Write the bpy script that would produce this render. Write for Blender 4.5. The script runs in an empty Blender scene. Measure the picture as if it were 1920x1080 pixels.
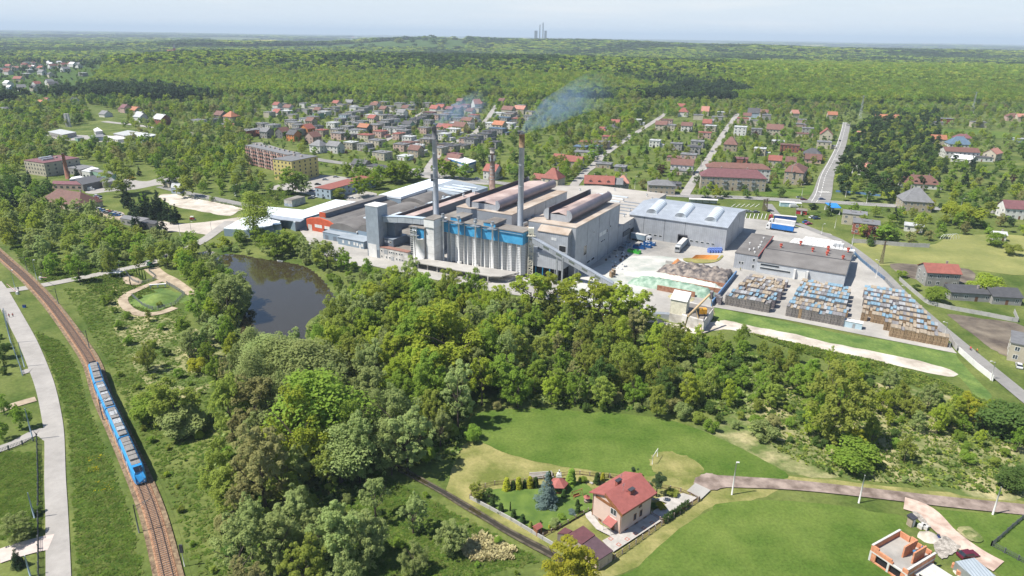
import bpy,math,random
import numpy as np
from mathutils import Vector,Matrix
R=math.radians
scene=bpy.context.scene
FPX,PITCH,ROLL,CAMH=1280.0,R(20.3),R(0.83),100.0
cd=bpy.data.cameras.new('camera');cam=bpy.data.objects.new('camera',cd)
scene.collection.objects.link(cam);scene.camera=cam
cam.location=(0,0,CAMH)
cam.matrix_world=(Matrix.Translation((0,0,CAMH))@Matrix.Rotation(R(90)-PITCH,4,'X')@Matrix.Rotation(ROLL,4,'Z'))
cd.sensor_width=36;cd.lens=36*FPX/1920;cd.clip_end=150000;cd.clip_start=1
scene.render.resolution_x=1024;scene.render.resolution_y=576
SUN_EL,SHADOW_DIR=R(57),R(15)
scene.view_settings.view_transform='Standard';scene.view_settings.look='None'
scene.view_settings.exposure=0.70;scene.view_settings.gamma=1
world=bpy.data.worlds.new('World');scene.world=world;world.use_nodes=True
wn=world.node_tree;wn.nodes.clear()
wo=wn.nodes.new('ShaderNodeOutputWorld');bg=wn.nodes.new('ShaderNodeBackground')
sky=wn.nodes.new('ShaderNodeTexSky');sky.sky_type='NISHITA';sky.sun_disc=False
sky.sun_elevation=SUN_EL
sky.sun_rotation=math.atan2(-math.cos(SHADOW_DIR),-math.sin(SHADOW_DIR))
sky.altitude=300;sky.air_density=1.0;sky.dust_density=0.6;sky.ozone_density=3.0
bg.inputs[1].default_value=0.085
_tc=wn.nodes.new('ShaderNodeTexCoord');_sx=wn.nodes.new('ShaderNodeSeparateXYZ');_mr=wn.nodes.new('ShaderNodeMapRange');_mr.interpolation_type='SMOOTHSTEP'
_mr.inputs[1].default_value=0.0;_mr.inputs[2].default_value=0.22;_mr.inputs[3].default_value=0.92;_mr.inputs[4].default_value=0.0
_mp=wn.nodes.new('ShaderNodeMapping');_mp.inputs['Scale'].default_value=(2.2,2.2,30);_nz=wn.nodes.new('ShaderNodeTexNoise');_nz.inputs['Scale'].default_value=2.0;_nz.inputs['Detail'].default_value=6
_cr=wn.nodes.new('ShaderNodeValToRGB');_cr.color_ramp.elements[0].position=.5;_cr.color_ramp.elements[1].position=.78;_cr.color_ramp.elements[0].color=(5.9,6.5,7.1,1);_cr.color_ramp.elements[1].color=(6.9,7.1,7.3,1)
_mx=wn.nodes.new('ShaderNodeMixRGB')
wn.links.new(_tc.outputs['Generated'],_sx.inputs[0]);wn.links.new(_sx.outputs['Z'],_mr.inputs[0]);wn.links.new(_tc.outputs['Generated'],_mp.inputs[0]);wn.links.new(_mp.outputs[0],_nz.inputs['Vector']);wn.links.new(_nz.outputs['Fac'],_cr.inputs[0])
wn.links.new(_mr.outputs[0],_mx.inputs[0]);wn.links.new(sky.outputs[0],_mx.inputs[1]);wn.links.new(_cr.outputs[0],_mx.inputs[2])
wn.links.new(_mx.outputs[0],bg.inputs[0]);wn.links.new(bg.outputs[0],wo.inputs[0])
sl=bpy.data.lights.new('sun','SUN');sl.energy=4.8;sl.angle=R(0.5);sl.color=(1,0.955,0.87)
so=bpy.data.objects.new('sun',sl);scene.collection.objects.link(so)
sd=Vector((math.cos(SHADOW_DIR)*math.cos(SUN_EL),math.sin(SHADOW_DIR)*math.cos(SUN_EL),-math.sin(SUN_EL)))
so.rotation_euler=sd.to_track_quat('-Z','Y').to_euler();so.location=(-200,-50,300)
_c,_s=math.cos(PITCH),math.sin(PITCH)
def ray(u,v):
 x,y=u-960,v-540
 X=x*math.cos(ROLL)+y*math.sin(ROLL);Y=-x*math.sin(ROLL)+y*math.cos(ROLL)
 return X,FPX*_c-Y*_s,-(Y*_c+FPX*_s)
def G(u,v,h=0.0):
 a,b,d=ray(u,v);k=(h-CAMH)/d
 return(a*k,b*k)
def pix(x,y,z=0.0):
 Y3,Z3=y*_c-(z-CAMH)*_s,y*_s+(z-CAMH)*_c
 px,py=x/Y3*FPX,-Z3/Y3*FPX
 return 960+px*math.cos(ROLL)-py*math.sin(ROLL),540+px*math.sin(ROLL)+py*math.cos(ROLL)
def hgt(u,v,ut,vt):
 x,y=G(u,v);a,b,d=ray(ut,vt);return CAMH+d*y/b
def ZM(ox,oy,s):
 return lambda x,y:(ox+x/s,oy+y/s)
FA=R(60.9);FU=Vector((math.sin(FA),-math.cos(FA)));FV=Vector((math.cos(FA),math.sin(FA)))
def W(u,v):return(FU.x*u+FV.x*v,300+FU.y*u+FV.y*v)
def WI(x,y):y-=300;return(x*FU.x+y*FU.y,x*FV.x+y*FV.y)
rnd=random.Random(7)
MT={}
def mat(name,col,rough=0.8,var=0.12,scale=1.0,metal=0.0,col2=None,bump=0.0,spec=0.4,rand=0.0,kind='noise',detail=6,space='Object',stretch=None,lo=0.35,hi=0.65,grain=None):
 if name in MT:return MT[name]
 m=bpy.data.materials.new(name);m.use_nodes=True;MT[name]=m
 n=m.node_tree;b=n.nodes['Principled BSDF']
 b.inputs['Roughness'].default_value=rough;b.inputs['Metallic'].default_value=metal
 b.inputs['Specular IOR Level'].default_value=spec
 c1=tuple(max(0,c*(1-var))for c in col);c2=col2 or tuple(min(1,c*(1+var))for c in col)
 tc=n.nodes.new('ShaderNodeTexCoord')
 t=n.nodes.new('ShaderNodeTexNoise');t.inputs['Scale'].default_value=scale;t.inputs['Detail'].default_value=detail;t.inputs['Roughness'].default_value=0.6
 if stretch:
  mp=n.nodes.new('ShaderNodeMapping');mp.inputs['Scale'].default_value=stretch
  n.links.new(tc.outputs[space],mp.inputs[0]);n.links.new(mp.outputs[0],t.inputs['Vector'])
 else:n.links.new(tc.outputs[space],t.inputs['Vector'])
 r=n.nodes.new('ShaderNodeValToRGB');r.color_ramp.elements[0].position=lo;r.color_ramp.elements[1].position=hi
 r.color_ramp.elements[0].color=(*c1,1);r.color_ramp.elements[1].color=(*c2,1)
 n.links.new(t.outputs['Fac'],r.inputs[0]);out=r.outputs[0]
 if grain:
  g2=n.nodes.new('ShaderNodeTexNoise');g2.inputs['Scale'].default_value=grain[0];g2.inputs['Detail'].default_value=5;g2.inputs['Roughness'].default_value=.75;n.links.new(tc.outputs[space],g2.inputs['Vector'])
  gm=n.nodes.new('ShaderNodeMapRange');gm.inputs[1].default_value=.3;gm.inputs[2].default_value=.7;gm.inputs[3].default_value=1-grain[1];gm.inputs[4].default_value=1+grain[1];n.links.new(g2.outputs['Fac'],gm.inputs[0])
  gh=n.nodes.new('ShaderNodeHueSaturation');n.links.new(out,gh.inputs['Color']);n.links.new(gm.outputs[0],gh.inputs['Value']);out=gh.outputs[0]
 if rand:
  oi=n.nodes.new('ShaderNodeObjectInfo');hs=n.nodes.new('ShaderNodeHueSaturation')
  mr=n.nodes.new('ShaderNodeMapRange');mr.inputs[3].default_value=1-rand;mr.inputs[4].default_value=1+rand
  n.links.new(oi.outputs['Random'],mr.inputs[0]);n.links.new(mr.outputs[0],hs.inputs['Value'])
  n.links.new(out,hs.inputs['Color']);out=hs.outputs[0]
 n.links.new(out,b.inputs['Base Color'])
 if bump:
  bp=n.nodes.new('ShaderNodeBump');bp.inputs['Strength'].default_value=bump;bp.inputs['Distance'].default_value=0.3
  n.links.new(t.outputs['Fac'],bp.inputs['Height']);n.links.new(bp.outputs[0],b.inputs['Normal'])
 return m
def striped(name,c1,c2,period,rough=0.5,metal=0.0,axis='X',duty=0.12,noise=0.12,space='Object',frame=True):
 """ribbed / jointed sheet: a thin line of c2 every `period` metres"""
 if name in MT:return MT[name]
 m=mat(name,c1,rough,noise,0.35,metal)
 n=m.node_tree;b=n.nodes['Principled BSDF'];src=b.inputs['Base Color'].links[0].from_socket
 tc=n.nodes.new('ShaderNodeTexCoord');mp=n.nodes.new('ShaderNodeMapping')
 if frame:mp.inputs['Rotation'].default_value=(0,0,R(90)-FA)
 sx=n.nodes.new('ShaderNodeSeparateXYZ')
 n.links.new(tc.outputs[space],mp.inputs[0]);n.links.new(mp.outputs[0],sx.inputs[0])
 d=n.nodes.new('ShaderNodeMath');d.operation='DIVIDE';d.inputs[1].default_value=period
 f=n.nodes.new('ShaderNodeMath');f.operation='FRACT';l=n.nodes.new('ShaderNodeMath');l.operation='LESS_THAN';l.inputs[1].default_value=duty
 n.links.new(sx.outputs[axis],d.inputs[0]);n.links.new(d.outputs[0],f.inputs[0]);n.links.new(f.outputs[0],l.inputs[0])
 mx=n.nodes.new('ShaderNodeMixRGB');mx.inputs[2].default_value=(*c2,1)
 n.links.new(l.outputs[0],mx.inputs[0]);n.links.new(src,mx.inputs[1]);n.links.new(mx.outputs[0],b.inputs['Base Color'])
 return m
class MB:
 def __init__(s):s.v=[];s.f=[];s.m=[];s.mi=0;s.sm=[]
 def add(s,vs,fs,smooth=False):
  o=len(s.v);s.v+=[tuple(p)for p in vs]
  for f in fs:s.f.append([o+i for i in f]);s.m.append(s.mi);s.sm.append(smooth)
  return s
 def prism(s,pts,z0,z1,cap=True):
  n=len(pts);a=sum(pts[i][0]*pts[(i+1)%n][1]-pts[(i+1)%n][0]*pts[i][1]for i in range(n))
  if a<0:pts=pts[::-1]
  zt=z1 if isinstance(z1,(list,tuple))else[z1]*n
  if a<0 and isinstance(z1,(list,tuple)):zt=list(z1)[::-1]
  fs=[[i,(i+1)%n,n+(i+1)%n,n+i]for i in range(n)]
  if cap:fs+=[list(range(n,2*n)),list(range(n-1,-1,-1))]
  return s.add([(p[0],p[1],z0)for p in pts]+[(p[0],p[1],z)for p,z in zip(pts,zt)],fs)
 def box(s,x0,x1,y0,y1,z0,z1):return s.prism([(x0,y0),(x1,y0),(x1,y1),(x0,y1)],z0,z1)
 def fbox(s,u0,u1,v0,v1,z0,z1):return s.prism([W(u0,v0),W(u1,v0),W(u1,v1),W(u0,v1)],z0,z1)
 def sheet(s,pts,z=0.0):
  n=len(pts);a=sum(pts[i][0]*pts[(i+1)%n][1]-pts[(i+1)%n][0]*pts[i][1]for i in range(n))
  if a<0:pts=pts[::-1]
  return s.add([(p[0],p[1],z)for p in pts],[list(range(n))])
 def extrude(s,prof,p0,p1,up=(0,0,1),cap=True,smooth=False):
  """closed profile [(side, height)] swept from p0 to p1"""
  p0,p1,up=Vector(p0),Vector(p1),Vector(up);d=(p1-p0).normalized();sd=d.cross(up).normalized();n=len(prof)
  vs=[p+sd*a+up*b for p in(p0,p1)for a,b in prof]
  fs=[[i,(i+1)%n,n+(i+1)%n,n+i]for i in range(n)]
  s.add(vs,fs,smooth)
  if cap:o=len(s.v)-2*n;s.f+=[[o+i for i in range(n-1,-1,-1)],[o+n+i for i in range(n)]];s.m+=[s.mi]*2;s.sm+=[False]*2
  return s
 def tube(s,pts,r,k=8,cap=True,smooth=True):
  pts=[Vector(p)for p in pts];rs=r if isinstance(r,(list,tuple))else[r]*len(pts);vs=[]
  for i,p in enumerate(pts):
   d=(pts[min(i+1,len(pts)-1)]-pts[max(i-1,0)]).normalized()
   a=d.cross(Vector((0,0,1))if abs(d.z)<.9 else Vector((1,0,0))).normalized();b=d.cross(a)
   vs+=[p+(a*math.cos(2*math.pi*j/k)+b*math.sin(2*math.pi*j/k))*rs[i]for j in range(k)]
  fs=[[i*k+j,i*k+(j+1)%k,(i+1)*k+(j+1)%k,(i+1)*k+j]for i in range(len(pts)-1)for j in range(k)]
  s.add(vs,fs,smooth)
  if cap:o=len(s.v)-len(vs);e=len(vs)-k;s.f+=[[o+j for j in range(k)],[o+e+j for j in range(k-1,-1,-1)]];s.m+=[s.mi]*2;s.sm+=[False]*2
  return s
 def cyl(s,x,y,z0,z1,r,r2=None,k=12):return s.tube([(x,y,z0),(x,y,z1)],[r,r if r2 is None else r2],k)
 def ball(s,c,r,seg=10,ring=6,jit=0,rg=None):
  rx,ry,rz=r if isinstance(r,tuple)else(r,r,r);vs=[(c[0],c[1],c[2]-rz)]
  for i in range(1,ring):
   t=math.pi*i/ring
   for j in range(seg):
    q=1+(rg.uniform(-jit,jit)if jit else 0);a=2*math.pi*j/seg
    vs.append((c[0]+rx*q*math.sin(t)*math.cos(a),c[1]+ry*q*math.sin(t)*math.sin(a),c[2]-rz*q*math.cos(t)))
  vs.append((c[0],c[1],c[2]+rz));fs=[]
  for j in range(seg):fs.append([0,1+(j+1)%seg,1+j]);fs.append([len(vs)-1,1+(ring-2)*seg+j,1+(ring-2)*seg+(j+1)%seg])
  for i in range(ring-2):
   for j in range(seg):a=1+i*seg;fs.append([a+j,a+(j+1)%seg,a+seg+(j+1)%seg,a+seg+j])
  return s.add(vs,fs,True)
 def mesh(s,name,mats,off=None):
  me=bpy.data.meshes.new(name)
  vs=s.v if off is None else[(p[0]-off[0],p[1]-off[1],p[2]-off[2])for p in s.v]
  me.from_pydata(vs,[],s.f)
  for m in(mats if isinstance(mats,(list,tuple))else[mats]):me.materials.append(m)
  me.polygons.foreach_set('material_index',s.m);me.polygons.foreach_set('use_smooth',s.sm);me.update()
  return me
COL=scene.collection
def tag(o,label=None,cat=None,group=None,kind=None):
 if label:o['label']=label
 if cat:o['category']=cat
 if group:o['group']=group
 if kind:o['kind']=kind
 return o
def thing(name,label,cat,loc=(0,0,0),rot=0.0,group=None):
 o=bpy.data.objects.new(name,None);COL.objects.link(o);o.location=(loc[0],loc[1],loc[2]if len(loc)>2 else 0);o.rotation_euler.z=rot
 o.empty_display_size=0.5
 return tag(o,label,cat,group)
def obj(name,me,parent=None,loc=None):
 o=bpy.data.objects.new(name,me);COL.objects.link(o)
 if parent is not None:o.parent=parent
 if loc is not None:o.location=loc
 return o
def root_of(o):
 while o.parent is not None:o=o.parent
 return o
def part(name,mb,m,parent,label=None):
 """mb holds world coordinates; parent's root is an unrotated empty"""
 me=mb.mesh(name,m,tuple(root_of(parent).location))if isinstance(mb,MB)else mb
 o=obj(name,me,parent)
 if label:o['label']=label
 return o
def lpart(name,mb,m,parent,label=None):
 o=obj(name,mb.mesh(name,m)if isinstance(mb,MB)else mb,parent)
 if label:o['label']=label
 return o
def solo(name,mb,m,label,cat,group=None,loc=None):
 loc=loc or(mb.v[0][0],mb.v[0][1],0)
 return tag(obj(name,mb.mesh(name,m,loc),None,loc),label,cat,group)
def struct(name,mb,m):return tag(obj(name,mb.mesh(name,m)if isinstance(mb,MB)else mb),None,None,None,'structure')
def copytree(o,parent=None):
 c=o.copy();COL.objects.link(c)
 if parent is not None:c.parent=parent
 for ch in o.children:copytree(ch,c)
 return c
def inpoly(x,y,P):
 r=False;j=len(P)-1
 for i in range(len(P)):
  if(P[i][1]>y)!=(P[j][1]>y)and x<(P[j][0]-P[i][0])*(y-P[i][1])/(P[j][1]-P[i][1])+P[i][0]:r=not r
  j=i
 return r
def smooth_line(pts,n=6,closed=False):
 out=[];m=len(pts);rng=range(m if closed else m-1)
 for i in rng:
  p0,p1,p2,p3=[pts[(i+k)%m]if closed else pts[min(max(i+k,0),m-1)]for k in(-1,0,1,2)]
  for j in range(n):
   t=j/n
   out.append(tuple(0.5*((2*p1[q])+(-p0[q]+p2[q])*t+(2*p0[q]-5*p1[q]+4*p2[q]-p3[q])*t*t+(-p0[q]+3*p1[q]-3*p2[q]+p3[q])*t**3)for q in(0,1)))
 if not closed:out.append(tuple(pts[-1][:2]))
 return out
def segdist(x,y,L):
 b=1e9
 for i in range(len(L)-1):
  ax,ay=L[i];bx,by=L[i+1];dx,dy=bx-ax,by-ay;q=dx*dx+dy*dy
  t=0 if q==0 else max(0,min(1,((x-ax)*dx+(y-ay)*dy)/q))
  b=min(b,math.hypot(x-ax-t*dx,y-ay-t*dy))
 return b
def ss(a,b,x):t=max(0.0,min(1.0,(x-a)/(b-a)));return t*t*(3-2*t)
def zs(z,L):return[z(*p)for p in L]
z6=ZM(0,360,3);z5=ZM(1200,360,3);zg=ZM(1000,150,3);zr=ZM(1280,160,3);zl=ZM(0,200,4);zw=ZM(480,150,3);z56=ZM(480,160,6);z66=ZM(760,160,6)
zd=ZM(400,600,2.25);zt=ZM(0,560,2.0769);zh=ZM(820,800,3.6923);zc=ZM(1580,900,5.647);zm=ZM(1640,400,3.375)
def gl(L,h=0):return[G(u,v,h)for u,v in L]
POND=smooth_line(gl(zs(z6,[(1190,375),(1240,345),(1310,340),(1390,350),(1460,365),(1600,385),(1700,405),(1760,430),(1830,490),(1880,560),(1900,600),(1850,660),(1780,700),(1735,760),(1740,880),(1700,930),(1600,1000),(1450,990),(1370,900),(1340,800),(1340,720),(1390,640),(1400,560),(1380,500),(1270,450),(1210,400)])),4,True)
def hill(x,y):
 h=34*ss(1250,1750,y)*(1-ss(1900,2700,y))*ss(-1300,-800,x)*(1-0.75*ss(100,900,x))
 h+=14*ss(1150,1900,y)*ss(200,900,x)*(1-ss(3200,5200,y))
 h+=56*math.exp(-((y-4700)/800)**2)*ss(-1300,-500,x)*(1-ss(500,2000,x))
 h+=26*math.exp(-((y-4150)/620)**2)*(ss(-2300,-1800,x)*(1-ss(-450,-50,x))+ss(900,1500,x)*(1-ss(3400,4000,x)))
 h+=38*math.exp(-((x-2600)/700)**2-((y-9000)/900)**2)+60*math.exp(-((x+4200)/500)**2-((y-17500)/900)**2)
 if y>6000:h+=10*math.sin(x/2300.0+y/3100.0)*ss(6000,9000,y)+6*math.sin(x/900.0-y/1700.0)*ss(6000,9000,y)
 return h
px0,px1=min(p[0]for p in POND)-8,max(p[0]for p in POND)+8;py0,py1=min(p[1]for p in POND)-8,max(p[1]for p in POND)+8
PONDC=POND+[POND[0]]
def gz(x,y):
 z=hill(x,y)if y>1000 else 0.0
 if px0<x<px1 and py0<y<py1 and inpoly(x,y,POND):z-=1.9*ss(0,5,segdist(x,y,PONDC))
 return z
def axis(a,b,step,far,grow):
 L=list(np.arange(a,b+.1,step));d=step
 while L[-1]<far:d*=grow;L.append(L[-1]+d)
 return L
ya=axis(40,520,2.5,44000,1.06);xr=axis(0,300,2.5,40000,1.08);xa=[-q for q in xr[:0:-1]]+xr
NX,NY=len(xa),len(ya)
vs=[(x,y,gz(x,y))for y in ya for x in xa]
m_grass=mat('grass',(0.068,0.118,0.020),0.95,0.3,0.055,col2=(0.165,0.185,0.055),bump=0.3,grain=(.9,.32),spec=0.1,detail=14,lo=.32,hi=.72)
m_far=mat('far_land',(0.035,0.075,0.025),0.95,0.3,0.0012,col2=(0.19,0.21,0.08),spec=0.05,detail=14,stretch=(0.4,0.8,1),lo=.45,hi=.60)
m_wood=mat('wood_floor',(0.06,0.10,0.025),0.95,0.3,0.1,spec=0.05)
me=bpy.data.meshes.new('ground')
fs=[(j*NX+i,j*NX+i+1,(j+1)*NX+i+1,(j+1)*NX+i)for j in range(NY-1)for i in range(NX-1)]
me.from_pydata(vs,[],fs);[me.materials.append(m)for m in(m_grass,m_far,m_wood)]
me.polygons.foreach_set('material_index',[2 if 1080<ya[f[0]//NX]<5600 else(1 if ya[f[0]//NX]>=5600 else 0)for f in fs]);me.update()
struct('ground',me,None)
BLOCK=[]
BPOLY=[]
layer=[0.012]
def sheet(name,pts,m,closed=True,block=True,n=5,dz=0.0,jag=0.0,pad=0):
 P=smooth_line(pts,n,True)if closed else pts
 if jag:
  rg=random.Random(len(P)+int(P[0][0]));P=[(x+rg.gauss(0,jag),y+rg.gauss(0,jag))for x,y in P]
 layer[0]+=0.006
 o=struct(name,MB().sheet(P,layer[0]+dz),m)
 if block:BPOLY.append(P)
 return o
def ribbon(name,pts,w,m,n=6,z=None,block=True,edge=None):
 L=smooth_line(pts,n)if n>1 else pts;layer[0]+=0.006;zz=layer[0]if z is None else z
 mb=MB();vs=[]
 ws=w if isinstance(w,(list,tuple))else[w]
 for i,(x,y)in enumerate(L):
  a=L[max(i-1,0)];b=L[min(i+1,len(L)-1)];d=Vector((b[0]-a[0],b[1]-a[1])).normalized();q=i/(len(L)-1)*(len(ws)-1);k=min(int(q),len(ws)-2)if len(ws)>1 else 0
  ww=ws[k]+(ws[k+1]-ws[k])*(q-k)if len(ws)>1 else ws[0]
  for sgn in(1,-1):vs.append((x-d.y*ww/2*sgn,y+d.x*ww/2*sgn,zz+gz(x,y)*(1 if y>1000 else 0)))
 mb.add(vs,[[2*i+1,2*i+3,2*i+2,2*i]for i in range(len(L)-1)])
 if block:BLOCK.append((L,max(ws)/2))
 return struct(name,mb,m),L
m_meadow=mat('meadow',(0.058,0.125,0.015),0.95,0.25,0.06,col2=(0.135,0.18,0.04),bump=0.25,grain=(1.4,.30),spec=0.08,detail=12,lo=.3,hi=.7)
m_dry=mat('dry_grass',(0.155,0.18,0.045),0.95,0.2,0.14,grain=(1.4,.2),col2=(0.29,0.26,0.105),bump=0.25,spec=0.08,detail=12)
m_scrub=mat('scrub',(0.12,0.165,0.045),0.95,0.2,0.1,col2=(0.38,0.33,0.18),grain=(.9,.3),bump=0.4,spec=0.08,detail=14,lo=.42,hi=.66)
m_asph=mat('asphalt_road',(0.225,0.217,0.205),0.9,0.14,0.1,grain=(.5,.1),detail=8)
m_pale=mat('pale_road',(0.31,0.29,0.268),0.9,0.12,0.12,grain=(.6,.09),detail=10)
m_conc=mat('yard_concrete',(0.27,0.255,0.235),0.9,0.10,0.045,grain=(.35,.10),col2=(0.39,0.37,0.34),detail=12,lo=.3,hi=.62)
m_dirt=mat('dirt',(0.30,0.23,0.16),0.95,0.2,0.25,col2=(0.44,0.36,0.26),detail=10)
m_brown=mat('brown_track',(0.17,0.125,0.10),0.95,0.25,0.3,col2=(0.33,0.26,0.22),detail=10)
m_sand=mat('sand',(0.40,0.345,0.28),0.95,0.15,0.12,grain=(.5,.15),col2=(0.58,0.53,0.46),detail=12)
m_plow=mat('ploughed',(0.085,0.065,0.052),0.95,0.2,0.1,col2=(0.21,0.175,0.13),detail=10)
m_field=mat('field',(0.155,0.185,0.045),0.95,0.2,0.035,grain=(.5,.14),col2=(0.27,0.26,0.085),detail=10,lo=.3,hi=.7)
sheet('grass_bank',gl(zs(z5,[(420,650),(560,680),(800,725),(1100,790),(1500,850),(1740,890),(1800,950),(1900,1060),(1980,1150),(1900,1160),(1760,1020),(1430,930),(1070,855),(640,760),(440,720)])),mat('bank_grass',(0.07,0.14,0.022),0.95,.2,0.12,col2=(0.15,0.21,0.045),grain=(1,.3),bump=.4,detail=12),block=False)
sheet('dry_field',gl([(838,930),(860,850),(900,815),(935,842),(1100,880),(1250,886),(1330,880),(1480,893),(1700,915),(1925,940),(1925,956),(1700,934),(1500,915),(1420,935),(1340,950),(1270,1000),(1215,1050),(1140,1082),(1100,1080),(1040,1040),(900,965)]),m_dry,block=False,jag=.2)
sheet('scrub_slope',gl([(1290,800),(1360,790),(1440,700),(1490,690),(1560,750),(1640,720),(1750,735),(1930,800),(1930,932),(1700,908),(1560,895),(1490,890),(1400,850)]),m_scrub,block=False,jag=.6)
sheet('dry_field',gl([(215,600),(300,595),(350,610),(420,650),(425,700),(390,730),(330,745),(260,700)]),m_scrub,block=False,jag=.5)
sheet('dry_field',gl([(200,545),(235,540),(240,590),(215,600)]),m_scrub,block=False,jag=.4)
sheet('meadow',gl([(895,775),(1000,766),(1100,772),(1210,780),(1280,795),(1350,822),(1420,857),(1478,892),(1440,902),(1380,897),(1300,888),(1262,880),(1232,884),(1215,893),(1100,882),(990,862),(930,842),(880,812)]),m_meadow,jag=.12)
sheet('meadow',gl([(1330,958),(1350,945),(1440,938),(1560,946),(1640,960),(1690,968),(1700,990),(1640,1030),(1640,1100),(1180,1100),(1200,1060),(1260,1002)]),m_meadow,jag=.12)
sheet('meadow',gl([(1745,958),(1830,962),(1930,972),(1930,1100),(1870,1075),(1800,1010)]),m_meadow,jag=.12)
sheet('worn_grass',gl([(1218,872),(1228,852),(1262,848),(1300,862),(1318,884),(1270,893),(1232,888)]),m_dry,block=False,jag=.3)
sheet('white_sand',gl(zs(z5,[(20,725),(130,745),(230,775),(330,800),(470,775),(700,812),(1060,896),(1400,968),(1735,1040),(1745,1000),(1430,920),(1070,850),(870,800),(640,757),(480,722),(380,735),(230,745),(150,735),(60,700)])),m_sand,jag=.25)
sheet('sport_field',gl(zs(zr,[(965,890),(1380,900),(1500,845),(1640,840),(1960,860),(1960,1055),(1640,1040),(1180,1015),(1090,1000)])),m_field,block=True)
sheet('ploughed_field',gl(zs(z5,[(1410,405),(1600,412),(1850,435),(1870,500),(1700,520),(1480,470)])),m_plow,jag=.2)
sheet('ploughed_field',gl(zs(zm,[(470,640),(620,660),(950,720),(950,950),(820,900),(700,830),(560,720)])),m_plow,jag=.3)
sheet('sand_lot',gl(zs(z6,[(890,22),(985,12),(1150,45),(1375,95),(1345,108),(1280,135),(1150,112),(1010,88),(950,65)])),m_sand,jag=.4)
sheet('gravel_yard',gl(zs(z6,[(870,158),(1000,178),(1130,172),(1250,157),(1350,143),(1430,150),(1330,185),(1260,215),(1200,245),(1100,232),(900,217),(850,195)])),mat('gravel',(0.40,0.35,0.30),.95,.15,.08,col2=(.5,.45,.39)))
sheet('depot_yard',gl(zs(zl,[(640,640),(760,600),(860,555),(960,545),(1100,560),(1240,520),(1340,530),(1300,590),(1180,590),(1020,620),(800,640),(700,655)])),m_pale)
sheet('depot_yard',gl(zs(zl,[(290,225),(360,205),(640,215),(800,215),(1000,250),(940,275),(600,255),(420,250)])),m_pale)
sheet('scrap_yard',gl(zs(zl,[(720,765),(830,775),(930,800),(900,850),(800,840),(740,810)])),m_dirt)
sheet('parking_lot',gl(zs(zw,[(75,612),(200,565),(310,538),(440,540),(560,560),(480,600),(350,605),(330,650),(200,625)])),m_pale,n=3)
sheet('parking_lot',gl(zs(zw,[(490,650),(560,625),(680,640),(640,690),(540,690)])),m_pale,n=3)
sheet('parking_lot',gl(zs(zw,[(870,500),(960,505),(1120,545),(1300,575),(1290,590),(1000,560),(860,525)])),m_pale,n=3)
for P in([(480,395),(520,372),(600,370),(665,380),(640,400),(560,412)],[(0,490),(60,480),(130,500),(90,520),(0,525)],[(1290,520),(1320,500),(1400,480),(1500,500),(1560,540),(1480,560),(1360,550)]):
 sheet('lawn',gl(zs(zg,P)),m_meadow,block=False)
sheet('lawn',gl(zs(zr,[(1380,250),(1640,250),(1900,275),(1900,300),(1640,290),(1400,275)])),m_meadow)
sheet('lawn',gl(zs(zr,[(430,590),(600,585),(730,560),(790,540),(770,580),(690,620),(430,622)])),m_meadow)
sheet('lawn',gl(zs(zr,[(890,668),(1100,672),(1090,700),(1010,710),(900,690)])),m_meadow)
YARD=[W(-112,-4),W(-96,-22),W(-66,-34),W(4,-35),W(38,-30),W(62,-30),W(82,-18),W(86,-4),W(120,-2),W(176,-3),W(160,57),W(141,92),W(122,140),W(86,152),W(28,146),W(-40,143),W(-70,128),W(-124,100),W(-124,40)]
sheet('works_yard',YARD,m_conc,closed=False)
YW=[W(u,v)for u,v in((36,-22),(60,-24),(66,8),(92,36),(66,52),(40,40),(34,8))]
sheet('cullet_apron',YW,mat('cullet_ground',(0.30,0.345,0.305),.9,.1,.07,col2=(0.48,0.465,0.435),detail=12,lo=.35,hi=.55),jag=.4)
sheet('front_yard',gl([(560,424),(600,432),(655,452),(690,470),(700,500),(640,492),(590,470),(575,450)]),m_conc)
_,RDX=ribbon('road',gl([(-40,548),(0,546),(33,543),(93,533),(160,520),(233,505),(287,492),(330,474),(353,466),(383,450),(408,432),(430,415)]),5.5,m_pale)
_,RDL=ribbon('road',gl(zs(zt,[(-30,-60),(-5,-30),(22,12),(60,80),(108,170),(150,270),(178,350),(200,450),(212,540),(215,700),(222,850),(228,1080),(229,1180)])),[6.4,5.4,5.2,4.8,4.4,4.2,4.2],m_pale)
ribbon('side_path',gl(zs(zt,[(200,545),(150,520),(60,565),(-10,590)])),3.4,m_pale)
ribbon('side_path',gl(zs(zt,[(140,392),(60,415),(-10,440)])),3.2,m_dirt)
ribbon('side_path',gl(zs(zt,[(85,290),(130,280),(160,300)])),3.2,m_pale)
ribbon('side_path',gl(zs(zt,[(0,1005),(60,985),(150,960),(200,950)])),5,mat('paved_path',(0.5,.42,.38),.9,.1,.5))
ribbon('dirt_road',gl(zs(z6,[(850,430),(900,470),(960,500),(1040,550),(1082,578)])),[6,6,3.5],m_dirt)
ribbon('dirt_road',gl(zs(z6,[(905,500),(800,540),(725,575),(692,612),(725,660),(800,690),(900,682),(985,652)])),3.5,m_dirt)
sheet('gravel_pad',gl(zs(z6,[(690,480),(730,470),(800,500),(780,525),(710,520)])),m_dirt,n=2)
_,RUP=ribbon('road',gl([(300,350),(327,357),(375,367),(457,384),(500,392)]),6,m_asph)
_,RTL=ribbon('road',gl(zs(zl,[(780,112),(860,122),(1000,137),(1150,157),(1240,167),(1380,190),(1500,215)])),9,m_pale)
_,RMAIN=ribbon('main_road',gl([(480,268),(560,292),(640,306),(720,314),(800,326),(900,339),(1000,350),(1100,356),(1200,362),(1290,368),(1400,371.5),(1500,377),(1600,382),(1700,388),(1800,394),(1940,402)]),9.5,m_asph)
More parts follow.
